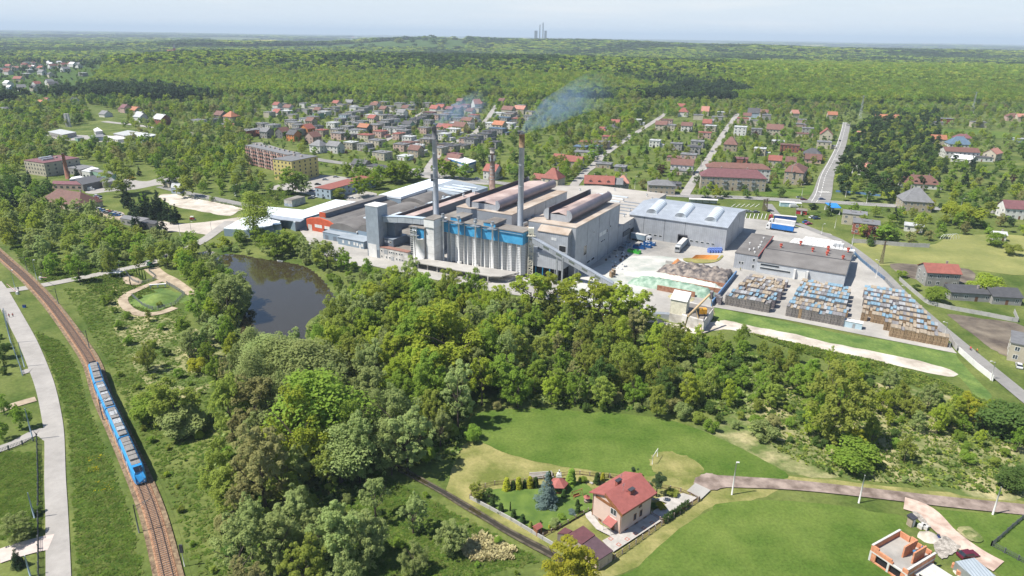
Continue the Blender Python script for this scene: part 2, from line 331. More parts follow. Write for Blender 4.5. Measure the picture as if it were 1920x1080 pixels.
_,RSL=ribbon('street',gl(zs(z66,[(1015,225),(1010,250),(960,320),(930,370),(870,440),(820,500),(740,570),(600,620),(500,680),(420,740),(330,830),(230,980)])),6.5,m_pale)
_,RSL2=ribbon('street',gl(zs(z66,[(200,260),(190,310),(110,350),(20,430),(-120,560),(-250,640)])),5.5,m_pale)
_,RSM=ribbon('street',gl(zs(zg,[(225,600),(240,580),(290,520),(330,490),(400,420),(470,370),(560,310),(700,220),(760,180)])),6.5,m_pale)
_,RSR=ribbon('street',gl(zs(zg,[(850,650),(920,540),(990,440),(1060,320),(1120,230),(1150,190)])),6.5,m_pale)
_,RSB=ribbon('street',gl(zs(zg,[(1600,690),(1625,640),(1650,540),(1690,460),(1730,370),(1755,280),(1762,240)])),[14,12,10,9,9,9],m_asph)
_,RTR=ribbon('lane',gl([(1440,383),(1462,408),(1500,422),(1535,436),(1580,455),(1640,500),(1700,560),(1760,613),(1850,688),(1940,762)]),5,m_asph)
ribbon('track',gl([(1325,903),(1400,906),(1500,912),(1650,928),(1780,943),(1950,960)]),[5,4.2,3.8,4,4.2],m_brown)
sheet('tarmac_patch',gl([(1300,905),(1320,890),(1345,893),(1375,905),(1345,920),(1315,916)]),m_brown,jag=.15)
ribbon('dirt_track',gl([(1695,945),(1735,960),(1775,1000),(1830,1040),(1872,1064)]),[5,5,4.5,5],mat('pink_gravel',(.42,.30,.24),.95,.15,.4,col2=(.58,.45,.37)))
sheet('rubble',gl(zs(zc,[(1000,640),(1080,600),(1200,680),(1250,720),(1150,800),(1060,850),(1000,800),(960,720)])),mat('rubble',(.22,.195,.165),.95,.2,1.0,col2=(.43,.39,.34),grain=(4,.3)),jag=.1)
sheet('rubble',gl(zs(zc,[(740,350),(790,350),(860,420),(930,500),(900,510),(820,450),(760,400)])),MT['rubble'],jag=.1)
sheet('rubble',gl(zs(zc,[(1210,520),(1330,500),(1450,590),(1480,660),(1360,660),(1240,580)])),m_scrub,jag=.1)
m_line=mat('road_paint',(.72,.71,.68),.7,.08,.5)
def dashes(L,w=.16,on=4,off=5,off_side=0):
 mb=MB();acc=0;layer[0]+=.006;z=layer[0]
 for i in range(len(L)-1):
  a,b=Vector(L[i]),Vector(L[i+1]);ln=(b-a).length
  if ln<.01:continue
  d=(b-a)/ln;t=0
  while t<ln:
   ph=(acc+t)%(on+off);st=min(ln-t,(on-ph)if ph<on else(on+off-ph));st=max(st,.05)
   if ph<on:
    n=Vector((-d.y,d.x));p=a+d*t+n*off_side;q=a+d*(t+st)+n*off_side
    mb.sheet([p-n*w,q-n*w,q+n*w,p+n*w],z)
   t+=st
  acc+=ln
 struct('road_markings',mb,m_line)
dashes(RMAIN[25:]);dashes(RSB,on=6,off=4,off_side=.8);dashes(RSB,on=30,off=.2,off_side=3.9);dashes(RMAIN[45:],on=30,off=.2,off_side=4.3);dashes(RMAIN[45:],on=30,off=.2,off_side=-4.3)
mb=MB();layer[0]+=.006
for t0 in((1548,362),(1574,300)):
 x,y=G(*t0)
 for i in range(8):mb.sheet([(x-4+i,y),(x-3.5+i,y),(x-3.5+i,y+4),(x-4+i,y+4)],layer[0])
for i in range(7):
 a,b=G(*zg(1200+i*22,755)),G(*zg(1190+i*22,785));mb.add([(a[0],a[1],layer[0]),(a[0]+.3,a[1],layer[0]),(b[0]+.3,b[1],layer[0]),(b[0],b[1],layer[0])],[[3,2,1,0]])
for i in range(6):
 a,b=G(*zg(1135+i*27,700)),G(*zg(1110+i*27,718));mb.add([(a[0],a[1],layer[0]),(a[0]+.3,a[1],layer[0]),(b[0]+.3,b[1],layer[0]),(b[0],b[1],layer[0])],[[3,2,1,0]])
struct('road_markings',mb,m_line)
mw=bpy.data.materials.new('pond_water');mw.use_nodes=True;b=mw.node_tree.nodes['Principled BSDF']
b.inputs['Base Color'].default_value=(0.040,0.032,0.017,1);b.inputs['Roughness'].default_value=0.04;b.inputs['IOR'].default_value=1.5;b.inputs['Specular IOR Level'].default_value=.75
t=mw.node_tree.nodes.new('ShaderNodeTexNoise');t.inputs['Scale'].default_value=1.3;t.inputs['Detail'].default_value=4
tc=mw.node_tree.nodes.new('ShaderNodeTexCoord');mw.node_tree.links.new(tc.outputs['Object'],t.inputs['Vector'])
bp=mw.node_tree.nodes.new('ShaderNodeBump');bp.inputs['Strength'].default_value=.05;bp.inputs['Distance'].default_value=.12
mw.node_tree.links.new(t.outputs['Fac'],bp.inputs['Height']);mw.node_tree.links.new(bp.outputs[0],b.inputs['Normal'])
struct('pond',MB().sheet([(x,y)for x,y in POND],-0.35),mw);BPOLY.append(POND)
_,DITCH=ribbon('ditch_bank',gl(zs(zd,[(560,500),(600,530),(700,590),(820,650),(950,720),(1050,780),(1150,840),(1250,900),(1420,990),(1500,1040)])),[1.9,1.5,2.1,1.6,2.0,1.7,2.2,1.8],mat('mud',(.05,.04,.028),.6,.3,.8,col2=(.13,.11,.07)))
ribbon('ditch_water',DITCH,.9,mw,n=1)
RAIL=smooth_line(gl(zs(z6,[(-60,300),(0,355),(60,410),(130,470),(200,540),(290,640),(380,760),(450,860),(520,970)])+[(192,745),(218,800),(242,855),(264,905),(290,974),(313,1068),(332,1150)]),8)
def resample(L,st):
 out=[L[0]];need=st
 for i in range(len(L)-1):
  a,b=Vector(L[i]),Vector(L[i+1]);ln=(b-a).length;t=need
  while t<=ln:out.append(tuple(a+(b-a)*(t/ln)));t+=st
  need=t-ln
 return out
RAIL=resample(RAIL,2.0);RAIL=[tuple(sum(RAIL[min(max(i+k,0),len(RAIL)-1)][q]for k in range(-4,5))/9 for q in(0,1))for i in range(len(RAIL))]
m_bal=mat('ballast',(0.22,0.11,0.06),0.95,0.3,1.6,grain=(5,.3),col2=(0.37,0.215,0.125),bump=.5,detail=8)
m_bal2=mat('ballast_toe',(0.13,0.08,0.05),0.95,0.3,1.2,col2=(0.27,0.2,0.12),bump=.5,detail=8)
def sweep(L,prof,name,m,parent=None):
 mb=MB();vs=[];n=len(prof)
 for i,(x,y)in enumerate(L):
  a=L[max(i-1,0)];b=L[min(i+1,len(L)-1)];d=Vector((b[0]-a[0],b[1]-a[1])).normalized()
  vs+=[(x+d.y*o,y-d.x*o,z)for o,z in prof]
 mb.add(vs,[[i*n+j,i*n+j+1,(i+1)*n+j+1,(i+1)*n+j]for i in range(len(L)-1)for j in range(n-1)])
 mb.f=[f[::-1]for f in mb.f]
 return mb
rw=struct('railway_track',sweep(RAIL,[(-2.25,.05),(-1.5,.52),(1.5,.52),(2.25,.05)],'',None),m_bal)
ribbon('track_verge',RAIL,5.2,m_bal2,n=1)
BLOCK.append((RAIL,4.2))
for o in(-.7525,.7525):obj('rail',sweep(RAIL,[(o-.06,.62),(o-.05,.79),(o+.05,.79),(o+.06,.62)],'',None).mesh('rail',mat('rail_steel',(.16,.12,.10),.35,.2,2,metal=.6)),rw)
mb=MB()
for x,y,a in[(RAIL[i][0],RAIL[i][1],math.atan2(RAIL[i+1][1]-RAIL[i][1],RAIL[i+1][0]-RAIL[i][0]))for i in range(len(RAIL)-1)]:
 for k in(0,.66,1.32):
  c,s=math.cos(a),math.sin(a);X,Y=x+c*k,y+s*k
  mb.prism([(X+c*p-s*q,Y+s*p+c*q)for p,q in((-.13,-1.25),(.13,-1.25),(.13,1.25),(-.13,1.25))],.5,.63)
o=obj('sleepers',mb.mesh('sleepers',mat('sleeper',(.22,.155,.115),.9,.25,1.5)),rw);o['kind']='stuff'
m_rape=mat('rape_field',(.50,.42,.10),.95,.15,.01);m_ffield=mat('far_field',(.12,.20,.05),.95,.15,.01)
def farfield(P,m):
 Q=[G(*p)for p in P];h=max(hill(*q)for q in Q);mb=MB();layer[0]+=.006
 struct('far_field',mb.prism([(x,y)for x,y in Q],-5,h+17+layer[0],True),m)
for P in([(200,80.5),(255,76.5),(312,77.5),(300,80.5),(240,82.5)],[(342,77),(395,76.2),(396,78.2),(350,78.8)],[(480,79),(520,78.6),(520,79.8),(485,80)],[(1500,86),(1545,86.5),(1540,87.8),(1500,87.4)],[(1420,84),(1460,84.3),(1460,85.4),(1422,85.2)]):farfield(P,m_rape)
for P in([(0,78),(190,78),(180,84),(0,86)],[(430,82),(600,82),(590,85),(440,86)]):farfield(P,m_ffield)
m_panel=striped('grey_cladding',(0.36,0.375,0.40),(0.24,0.25,0.27),1.0,.45,.1,'X',.08)
m_panel_y=striped('grey_cladding_side',(0.34,0.36,0.385),(0.26,0.275,0.30),1.0,.45,.1,'Y',.08)
m_joint=mat('panel_joint',(.10,.11,.12),.7,.1)
m_blueg=mat('blue_grey_wall',(.20,.26,.32),.6,.08,.3)
m_darkw=mat('dark_grey_wall',(.13,.155,.19),.6,.1,.3)
m_rust=mat('rusty_roof',(.36,.27,.20),.85,.2,.09,col2=(.48,.42,.36),detail=10)
m_pinkr=mat('pinkish_roof',(.36,.26,.235),.8,.15,.08,col2=(.50,.40,.36),detail=8,stretch=(1,1,1))
m_tan=mat('tan_flat_roof',(.33,.30,.265),.9,.1,.05,col2=(.43,.40,.36),detail=12)
m_pur=mat('cowl_metal',(.24,.20,.215),.45,.12,.2,metal=.35)
m_felt=mat('roof_felt',(.115,.105,.10),.9,.15,.07,col2=(.19,.178,.168),detail=12)
m_felt2=mat('roof_felt_brown',(.15,.13,.115),.9,.15,.1,col2=(.25,.23,.205),detail=12)
m_whr=mat('white_sheet_roof',(.66,.70,.74),.5,.04,.05)
m_ltr=mat('pale_blue_roof',(.40,.47,.54),.5,.06,.05)
m_slate=mat('slate_blue_roof',(.25,.29,.33),.6,.1,.1,col2=(.31,.35,.39),detail=10)
m_greyr=striped('ribbed_grey_roof',(.36,.39,.43),(.30,.33,.37),.9,.45,.15,'X',.15)
m_white=mat('white_concrete',(.60,.59,.57),.8,.08,.25,col2=(.72,.71,.69))
m_dirtyw=mat('dirty_white_wall',(.40,.37,.34),.85,.15,.3,col2=(.62,.595,.56),detail=10)
m_blue=mat('blue_band',(.035,.24,.48),.5,.12,.2,col2=(.07,.36,.60))
m_orange=mat('orange_brick',(.46,.085,.035),.85,.15,.6)
m_glass=mat('window_glass',(.035,.045,.055),.12,.3,.4,spec=.7)
m_frame=mat('window_frame',(.62,.62,.60),.6,.05)
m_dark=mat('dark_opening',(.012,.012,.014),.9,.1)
m_steel=mat('galvanised',(.38,.40,.42),.4,.12,1,metal=.5)
m_cream=mat('cream_steel',(.66,.62,.50),.7,.12,1)
m_bsteel=mat('blue_steel',(.02,.17,.30),.5,.1,1)
m_skyl=mat('skylight_plastic',(.55,.60,.64),.3,.06,.5,spec=.6)
m_blk=mat('black_parapet',(.045,.045,.055),.7,.15,.3)
def win(parent,u0,u1,v0,v1,z0,z1,m=None,name='window',frame=True,sub=None):
 """window box in the works frame, proud of its wall, with a frame ring as sub-part"""
 w=part(name,MB().fbox(u0,u1,v0,v1,z0,z1),m or m_glass,parent)
 if frame and parent.parent is None:
  mb=MB();t=.12
  if u1-u0>v1-v0:
   mb.fbox(u0-t,u1+t,v0-.03,v1,z0-t,z0-.004);mb.fbox(u0-t,u1+t,v0-.03,v1,z1+.004,z1+t)
   for a in(u0-t,u1+.004):mb.fbox(a,a+t-.004,v0-.03,v1,z0-.002,z1+.002)
  else:
   mb.fbox(u0,u1+.03,v0-t,v1+t,z0-t,z0-.004);mb.fbox(u0,u1+.03,v0-t,v1+t,z1+.004,z1+t)
   for a in(v0-t,v1+.004):mb.fbox(u0,u1+.03,a,a+t-.004,z0-.002,z1+.002)
  part('window_frame',mb,m_frame,w)
 return w
def slab(u0,u1,v0,v1,z,t=.35,o=.25):return MB().fbox(u0-o,u1+o,v0-o,v1+o,z,z+t)
def joints(parent,us=(),vs=(),u0=0,u1=0,v0=0,v1=0,z0=0,z1=10):
 for u in us:part('panel_joint',MB().fbox(u-.12,u+.12,v0-.03,v0,z0,z1),m_joint,parent)
 for v in vs:part('panel_joint',MB().fbox(u1,u1+.03,v-.12,v+.12,z0,z1),m_joint,parent)
def vents(parent,spots,z,r=.45,h=1.1,m=None):
 for u,v in spots:
  x,y=W(u,v);mb=MB().cyl(x,y,z,z+h*.6,r*.5).cyl(x,y,z+h*.6,z+h,r,r*.8);part('roof_vent',mb,m or m_steel,parent)
def at(u,v,z=0):return(*W(u,v),z)
def cowl(mb,uc,vs0,vs1,zc,r,side,a0=-80,a1=80,th=.12,seg=12):
 """curved wind screen bulging towards side (+1 = +u)"""
 pr=[]
 for rr in(r,r-th):
  arc=[(rr*math.cos(R(a))*side,rr*math.sin(R(a)))for a in(np.linspace(a0,a1,seg)if rr==r else np.linspace(a1,a0,seg))]
  pr+=arc
 pr=[(p[0]*1.0,p[1])for p in pr]
 mb.extrude(pr,at(uc,vs0,zc),at(uc,vs1,zc),smooth=False)
def monitor(b,u0,u1,v0,v1,z,h,mroof,mscreen):
 part('monitor_wall',MB().fbox(u0+1.2,u1-1.2,v0,v1,z+.004,z+h*.55),m_panel,b)
 mb=MB();um=(u0+u1)/2
 a,c_,d=u0+1.2,um,u1-1.2
 P=[(W(a,v0),z+h*.55),(W(c_,v0),z+h*.75),(W(d,v0),z+h*.55),(W(a,v1),z+h*.55),(W(c_,v1),z+h*.75),(W(d,v1),z+h*.55)]
 vv=[(p[0][0],p[0][1],p[1]+.01)for p in P]+[(p[0][0],p[0][1],p[1]+.2)for p in P]
 mb.add(vv,[[0,1,4,3],[1,2,5,4],[9,10,7,6],[10,11,8,7],[0,6,7,1],[1,7,8,2],[3,4,10,9],[4,5,11,10],[0,3,9,6],[2,8,11,5]])
 part('monitor_roof',mb,mroof,b)
 r=h*.5
 for side,uc in((-1,u0+1.0),(1,u1-1.0)):
  mb=MB();cowl(mb,uc,v0-.6,v1+.6,z+h*.56,r,side,-75,75,seg=14)
  s=part('wind_screen',mb,mscreen,b)
  for v in(v0-.72,v1+.62):
   mb=MB();pr=[(r*1.03*math.cos(R(a))*side,r*1.03*math.sin(R(a)))for a in np.linspace(-90,90,14)]
   mb.extrude(pr,at(uc,v,z+h*.56),at(uc,v+.1,z+h*.56))
   part('end_plate',mb,m_panel,s)
b=thing('furnace_hall','tall grey clad furnace hall beside the inclined conveyor, thick round cowl on its roof','factory hall',at(8,0))
part('wall',MB().fbox(8,31.2,0,52.5,0,22.4),[m_panel_y],b)
part('roof',slab(8,31.2,0,52.5,22.4,.35,.1),m_rust,b)
joints(b,vs=(13,26.5,39.5,52.3),u1=31.2,z1=22.4)
monitor(b,14.3,25.0,6,52,22.75,5.2,m_pinkr,m_pur)
part('porch_wall',MB().prism([W(14.5,-3.2),W(29.0,-3.2),W(29.0,0),W(14.5,0)],11.5,19.6),m_panel,b)
q=[W(14.3,-3.5),W(29.2,-3.5),W(29.2,-.004),W(14.3,-.004)]
part('porch_roof',MB().prism(q,19.6,[19.9,19.9,21.9,21.9]),m_rust,b)
for u in(21.2,22.5):win(b,u,u+.9,-3.26,-3.2,16.6,17.6,m_frame)
win(b,25.0,28.2,-3.26,-3.2,11.9,14.6,m_dark,'opening')
for v in(9.5,):win(b,31.2,31.27,v,v+3.2,7.5,12,m_glass)
for i,(v,z0,z1,w)in enumerate(((27.5,12,13.6,3.2),(31.5,12,13.6,3.8),(36.5,12,13.6,1.2),(40.5,13.5,14.5,1.2),(29.5,8.6,9.4,1.2),(31.3,8.6,9.4,1.2),(33.1,8.6,9.4,1.2),(20,15.6,16.4,.8),(13.8,2.5,3.6,3.5),(19,2.5,3.6,3.5))):
 win(b,31.2,31.27,v,v+w,z0,z1,m_frame if i in(0,1)else m_glass)
part('lower_box',MB().fbox(11,28.8,-8.5,-.01,5.2,11.2),m_panel,b);part('lower_box_roof',slab(11,28.8,-8.5,-.3,11.2,.2,.1),m_greyr,b)
for u in(16.2,19.6,23,26.5):part('column',MB().fbox(u,u+.4,-8.4,-8.0,0,5.2),m_bsteel,b)
part('recess_shade_block',MB().fbox(11.5,28.5,-7.2,-.3,0,5.19),m_dark,b)  # near-black block: shade of the open space behind the columns, put into colour
for u in(27.6,30.2):part('column',MB().fbox(u,u+.55,-11.2,-10.6,0,12),m_steel,b)
b=thing('flat_roofed_hall','wide low tan flat roofed hall between the furnace halls and the big warehouse','factory hall',at(0,60))
part('wall',MB().prism([W(-8.4,52.6),W(31.0,52.6),W(31.0,75.9),W(28.0,75.9),W(28.0,141),W(-16,141),W(-38,127),W(-38,78.5),W(-8.4,78.5)],0,10.6),m_panel_y,b)
part('roof',MB().prism([W(-8.4,52.6),W(31.2,52.6),W(31.2,75.8),W(28.0,75.8),W(28.0,141.3),W(-16,141.3),W(-38.3,127),W(-38.3,78.5),W(-8.4,78.5)],10.6,10.95),m_tan,b)
for k in range(6):part('strip_skylight',MB().fbox(-8+0,12,84+k*6.5,85.6+k*6.5,10.95,11.5),m_skyl if k%2 else m_white,b)
for k in range(5):part('strip_skylight',MB().fbox(14,25.5,78+k*7,79.2+k*7,10.95,11.35),m_steel,b)
vents(b,[(-2,60),(6,66),(18,60),(20,68),(24,88),(13,80),(14,94),(12.7,108),(-10,98),(-12,112),(26,120),(20,128),(-2,132),(-20,120),(26.4,73),(27,81)],10.95,.5,1.5)
joints(b,vs=(60,67.5),u1=31.0,z1=10.6)
win(b,31.0,31.5,60,70,4.0,6.5,m_joint,'louvre',False);win(b,31.0,31.07,69,70.5,8,8.8);part('loading_bay',MB().fbox(31.0,31.06,71,75.8,0,5.5),m_dark,b)
b=thing('furnace_hall','wide grey furnace hall behind the blue topped silos, pink roof between two curved cowls','factory hall',at(-40,14))
part('wall',MB().fbox(-40,-8.5,14,76,0,19.8),m_panel_y,b)
part('roof',slab(-40,-8.5,14,76,19.8,.3,.1),m_rust,b)
joints(b,vs=(26,38,50,62),u1=-8.5,z1=19.8)
monitor(b,-34.2,-17.6,16.5,77.2,20.1,4.8,m_pinkr,m_pur)
b=thing('furnace_link','low grey passage building between the two furnace halls','factory hall',at(-8,14))
part('wall',MB().fbox(-8.49,7.99,6,52.5,0,13),m_darkw,b);part('roof',MB().fbox(-8.49,7.99,5.8,52.5,13,13.3),m_rust,b)
for v in(20,27,34):part('duct',MB().fbox(-8.0,-5,v,v+4,13.3,15),m_steel,b)
b=thing('clerestory_hall','long narrow dark hall with raised black parapet left of the pink roofed furnace hall','factory hall',at(-69,-6))
part('wall',MB().fbox(-69,-63,-6,73,0,12.8),m_darkw,b);part('roof',MB().fbox(-68.4,-62.9,-6,73,12.8,13.05),m_pinkr,b)
part('parapet',MB().fbox(-69.2,-68.5,-6,73,12.8,14.4),m_blk,b)
part('lower_hall',MB().fbox(-62.99,-40.01,-8,76,0,8.6),m_darkw,b);part('lower_roof',MB().fbox(-62.9,-40.01,-8,76,8.6,8.9),m_felt2,b)
part('plant_box',MB().fbox(-57,-50,2,9,8.9,13.5),m_steel,b);part('plant_box',MB().fbox(-47,-42,4,10,8.9,15),m_white,b)
vents(b,[(-64.5,70),(-66,60)],13.05,.8,1.8)
def barrel(u0,u1,v0,v1,eave,rise,wallm,roofm,lab,name='vaulted_hall'):
 b=thing(name,lab,'factory hall',at(u0,v0));um,hw=(u0+u1)/2,(u1-u0)/2
 part('wall',MB().fbox(u0,u1,v0,v1,0,eave),wallm,b)
 arc=[(hw*math.cos(t),eave+.004+rise*math.sin(t))for t in np.linspace(math.pi,0,15)]
 mb=MB();mb.extrude(arc,at(um,v0,0),at(um,v1,0));part('roof',mb,roofm,b)
 return b
b=barrel(-104.4,-86,-8.5,50,4.8,3.6,m_blueg,m_felt,'vaulted hall with dark felt roof between the orange hall and the grey tower')
part('skylight',MB().prism([W(-94,6),W(-88.5,6),W(-88.5,11),W(-94,11)],7,[8.8,8.2,8.2,8.8]),m_skyl,b)
part('eaves_trim',MB().fbox(-86.3,-85.7,-8.5,50,4.8,5.6),m_frame,b)
b=barrel(-85.5,-69.3,-8,75,6.2,4.2,m_blueg,m_felt,'vaulted hall with roof vents and white skylights right behind the grey tower')
for v in(12,44,58):part('skylight',MB().prism([W(-80,v),W(-74,v),W(-74,v+7),W(-80,v+7)],10.2,10.9),m_skyl,b)
part('plant_box',MB().fbox(-75,-71,22,30,8.2,11),m_steel,b)
vents(b,[(-76,28),(-76,38),(-73,38),(-80,60),(-76,66)],10,.8,2.2)
b=barrel(-103.8,-85.8,50.5,75.5,6.5,3.8,m_blueg,m_felt,'short vaulted dark roof hall enclosed by the white hangar roof')
b=thing('orange_hall','orange brick fronted hall with long roof lantern beside the white shed roofs','factory hall',at(-124.3,-5))
prof=[(-124.3,5.8),(-121,7.0),(-114.5,7.9),(-108,7.0),(-105,5.8)]
mb=MB();o=[W(u,-5)for u,z in prof];n=5
mb.add([(*W(u,-5),0)for u,z in prof]+[(*W(u,-5),z)for u,z in prof]+[(*W(u,-4.6),0)for u,z in prof]+[(*W(u,-4.6),z+.3)for u,z in prof],[[i,i+1,6+i,5+i]for i in range(4)]+[[10+i+1,10+i,15+i,16+i]for i in range(4)]+[[5+i,6+i,16+i,15+i]for i in range(4)]+[[0,5,15,10],[4,14,19,9]])
part('front_wall',mb,m_orange,b)
part('side_wall',MB().fbox(-124.3,-104.6,-4.5,50,0,5.6),m_darkw,b)
mb=MB()
for i in range(4):
 (ua,za),(ub,zb)=prof[i],prof[i+1]
 mb.prism([W(ua,-4.5),W(ub,-4.5),W(ub,50),W(ua,50)],5.604,[za,zb,zb,za]if True else 0)
part('roof',mb,m_felt,b)
part('lantern_end',MB().fbox(-117.2,-112.8,-2.3,-1.9,7.2,10.3),m_orange,b)
l=part('lantern',MB().fbox(-117,-113,-1.9,49,7.4,9.9),m_darkw,b);part('lantern_roof',MB().fbox(-117.3,-112.7,-1.9,49,9.9,10.15),m_felt,l)
for k in range(7):
 if k!=3:win(b,-118.2+k*1.75,-116.8+k*1.75,-5.07,-5,2.6,4.0,m_frame)
part('gate',MB().fbox(-123.4,-120.6,-5.06,-5,0,3.4),m_dirtyw,b);part('gate',MB().fbox(-112,-109,-5.06,-5,0,2.4),m_dark,b)
b=thing('office_annex','low blue grey office with small white framed windows left of the grey tower','office',at(-91.5,-16.5))
part('wall',MB().fbox(-91.5,-74.6,-16.4,-7,0,3.8),m_blueg,b);part('roof',slab(-91.5,-74.6,-16.4,-7,3.8,.25,.3),m_slate,b)
for u in(-88.5,-84.6,-81.2,-79.3,-76.2):win(b,u,u+1,-16.47,-16.4,1.3,2.6,m_frame)
part('door',MB().fbox(-77.6,-76.7,-16.47,-16.4,0,2.1),m_frame,b)
b=thing('grey_annex','small grey annex with dark doors between orange hall and low office','annex',at(-104.4,-12))
part('wall',MB().fbox(-104.4,-91.8,-13.5,-8.6,0,3.9),m_blueg,b);part('roof',slab(-104.4,-91.8,-13.5,-8.9,3.9,.2,.15),m_slate,b)
for u in(-103,-97.5):part('door',MB().fbox(u,u+2.2,-13.57,-13.5,0,2.5),m_darkw,b)
b=thing('hangar','L shaped hangar with white roof strip and pale grey blue wing behind the vaulted halls','factory hall',at(-120.5,51))
part('wall',MB().fbox(-120.5,-104.2,51,104,0,8.6),m_blueg,b);part('wall',MB().fbox(-104.19,-78,76.2,106.4,0,8.6),m_blueg,b)
q=MB().prism([W(-120.8,50.8),W(-104,50.8),W(-104,106),W(-120.8,104)],8.6,[9.3,9.9,11,10.2]);part('roof',q,m_whr,b)
part('roof',MB().prism([W(-103.99,76),W(-77.7,76),W(-77.7,106.6),W(-103.99,106)],8.604,[9.8,9.0,9.0,11]),m_slate,b)
for k in range(3):part('rooflight',MB().fbox(-100,-80,82+k*7,83+k*7,9.6,10.6-.2*k),m_whr,b)
vents(b,[(-96,80),(-90,86),(-86,92),(-92,98),(-110,70),(-112,90)],10,.3,.9)
for k in range(8):win(b,-98.5+k*2.6,-97.2+k*2.6,76.12,76.19,6.8,8,m_frame,frame=False)
b=thing('storage_shed','low shed with white roof and blue grey walls behind the tall poplar','shed',(*G(419,441),0))
S=[G(419,428.5,4),G(467,432,4),G(493,427,4),G(523,419.5,4),G(528,411,4),G(500,407,4),G(460,406.5,4)]
part('wall',MB().prism(S,0,3.9),m_blueg,b);part('roof',MB().prism([(p[0]+.0,p[1])for p in S],3.9,4.2),m_whr,b)
x,y=G(519.5,424,4);part('tank',MB().cyl(x,y,0,5.4,2.2,k=20),mat('pale_tank',(.36,.45,.52),.4,.08,metal=.3),b)
b=thing('storage_shed','long white roofed angled shed reaching from the sand lot to the orange hall','shed',(*G(502,395),0))
S=[G(*z,5)for z in((502,388),(569,394),(629,374.5),(678,380),(623,394),(573,408.5),(553,417),(535,410),(500,404.5))]
part('wall',MB().prism(S,0,4.9),m_blueg,b);part('roof',MB().prism(S,4.9,5.2),m_whr,b)
S=[G(*z,5.4)for z in((503,402),(552,409),(571,411),(563,416),(528,412),(502,406.5))];part('lean_to_roof',MB().prism(S,5.204,5.5),m_greyr,b)
b=thing('batch_tower','tall slim grey tower with white flat roof above the white windowed building','tower',at(-66,-23.7))
part('wall',MB().fbox(-66,-58.6,-23.6,-16.6,4.2,24.8),striped('tower_cladding',(.285,.325,.365),(.22,.25,.29),.8,.5,.1,'X',.1),b)
part('roof',slab(-66,-58.6,-23.6,-16.6,24.8,.35,.15),m_white,b)
part('base',MB().fbox(-65.98,-58.62,-23.58,-16.62,0,4.19),m_darkw,b)
part('lower_cladding',MB().fbox(-65.4,-60.4,-23.68,-23.6,0,6.6),m_white,b)
b=thing('tower_annex','dark grey stepped annex against the right side of the slim tower','annex',at(-58,-20))
part('wall',MB().fbox(-58.5,-52.6,-20.6,-10,5.9,9.4),m_darkw,b);part('roof',slab(-58.4,-52.6,-20.6,-10,9.4,.2,.1),m_slate,b)
part('upper_box',MB().fbox(-58.5,-54,-17.5,-12,9.6,16.4),m_darkw,b);part('upper_roof',slab(-58.4,-54,-17.5,-12,16.4,.2,.1),m_blueg,b)
for i,u in enumerate((-57.7,-56.2,-54.8)):win(b,u,u+.9,-20.67,-20.6,7.6,8.4,m_frame if i<2 else m_dark)
x,y=W(-53.4,-14);part('tank',MB().cyl(x,y,9.6,11.6,.7),m_darkw,b)
b=thing('rendered_building','dirty white two storey building with rows of small windows below the slim tower','factory building',at(-58.5,-23.5))
part('wall',MB().fbox(-58.55,-42.1,-23.5,-12,0,5.6),m_dirtyw,b);part('roof',slab(-58.4,-42.2,-23.5,-20.7,5.6,.25,.15),mat('red_brown_flash',(.25,.13,.10),.8),b)
part('flat_roof',MB().fbox(-52.5,-42.2,-20.4,-12,5.6,5.8),m_felt2,b)
for i,u in enumerate((-57.8,-55,-53.1,-51.8,-50.5,-49,-47.2,-45.8)):
 if i!=1:win(b,u,u+.7,-23.57,-23.5,3.7,4.5)
 if i not in(4,):win(b,u,u+.7,-23.57,-23.5,1.0,1.8)
part('panel',MB().fbox(-56.2,-53.9,-23.58,-23.5,2.9,4.9),m_steel,b);part('gate',MB().fbox(-52,-50.4,-23.58,-23.5,0,2.2),m_steel,b)
b=thing('conveyor_bridge','sloping grey conveyor gallery from the slim tower to the white lift tower','conveyor',at(-58.5,-19))
P0,P1=Vector(at(-58.7,-19.3,18.6)),Vector(at(-33,-17.6,20.4))
mid=P0.lerp(P1,.5)+Vector((0,0,.35))
for a,c in((P0,mid),(mid,P1)):
 part('gallery',MB().extrude([(-1.3,-1.5),(1.3,-1.5),(1.3,1.2),(-1.3,1.2)],a,c),striped('gallery_cladding',(.36,.385,.41),(.16,.18,.2),4.2,.5,.1,'X',.04),b)
 part('gallery_roof',MB().extrude([(-1.45,1.21),(1.45,1.21),(1.45,1.4),(-1.45,1.4)],a,c),m_ltr,b)
b=thing('silo_block','small white silo block with lattice windows and two pipes left of the lift tower','silo block',at(-42,-21.5))
part('wall',MB().fbox(-42,-34.1,-21.3,-14.5,0,17.6),m_dirtyw,b);part('roof',slab(-42,-34,-21.5,-14.5,17.6,.3,.35),m_felt2,b)
part('blue_panel',MB().fbox(-38.3,-34.1,-21.42,-21.3,13,17.5),m_blue,b)
x,y=W(-36.2,-21.2);part('silo_shell',MB().cyl(x,y,3,12.9,2.0,k=20),m_white,b)
mb=MB()
for k in range(5):mb.fbox(-41.9+k*.72,-41.82+k*.72,-21.36,-21.3,4,17.4)
for k in range(14):mb.fbox(-41.9,-39.0,-21.39,-21.3,4.2+k,4.32+k)
part('glazing_bars',mb,m_frame,b);part('glazing',MB().fbox(-41.95,-38.95,-21.33,-21.3,4,17.4),m_glass,b)
for u in(-38.9,-37.6):
 x,y=W(u,-22.6);p=part('elevator_pipe',MB().cyl(x,y,3,16.6,.42,k=10),m_white,b)
 part('elevator_head',MB().cyl(x,y,16.6,18.3,.62,k=8),m_steel,p)
part('walkway',MB().fbox(-40.5,-36.2,-23.4,-21.5,14.3,14.5),m_steel,b)
b=thing('lift_tower','white square lift tower with wider boxed head standing between the silos','tower',at(-33.8,-21))
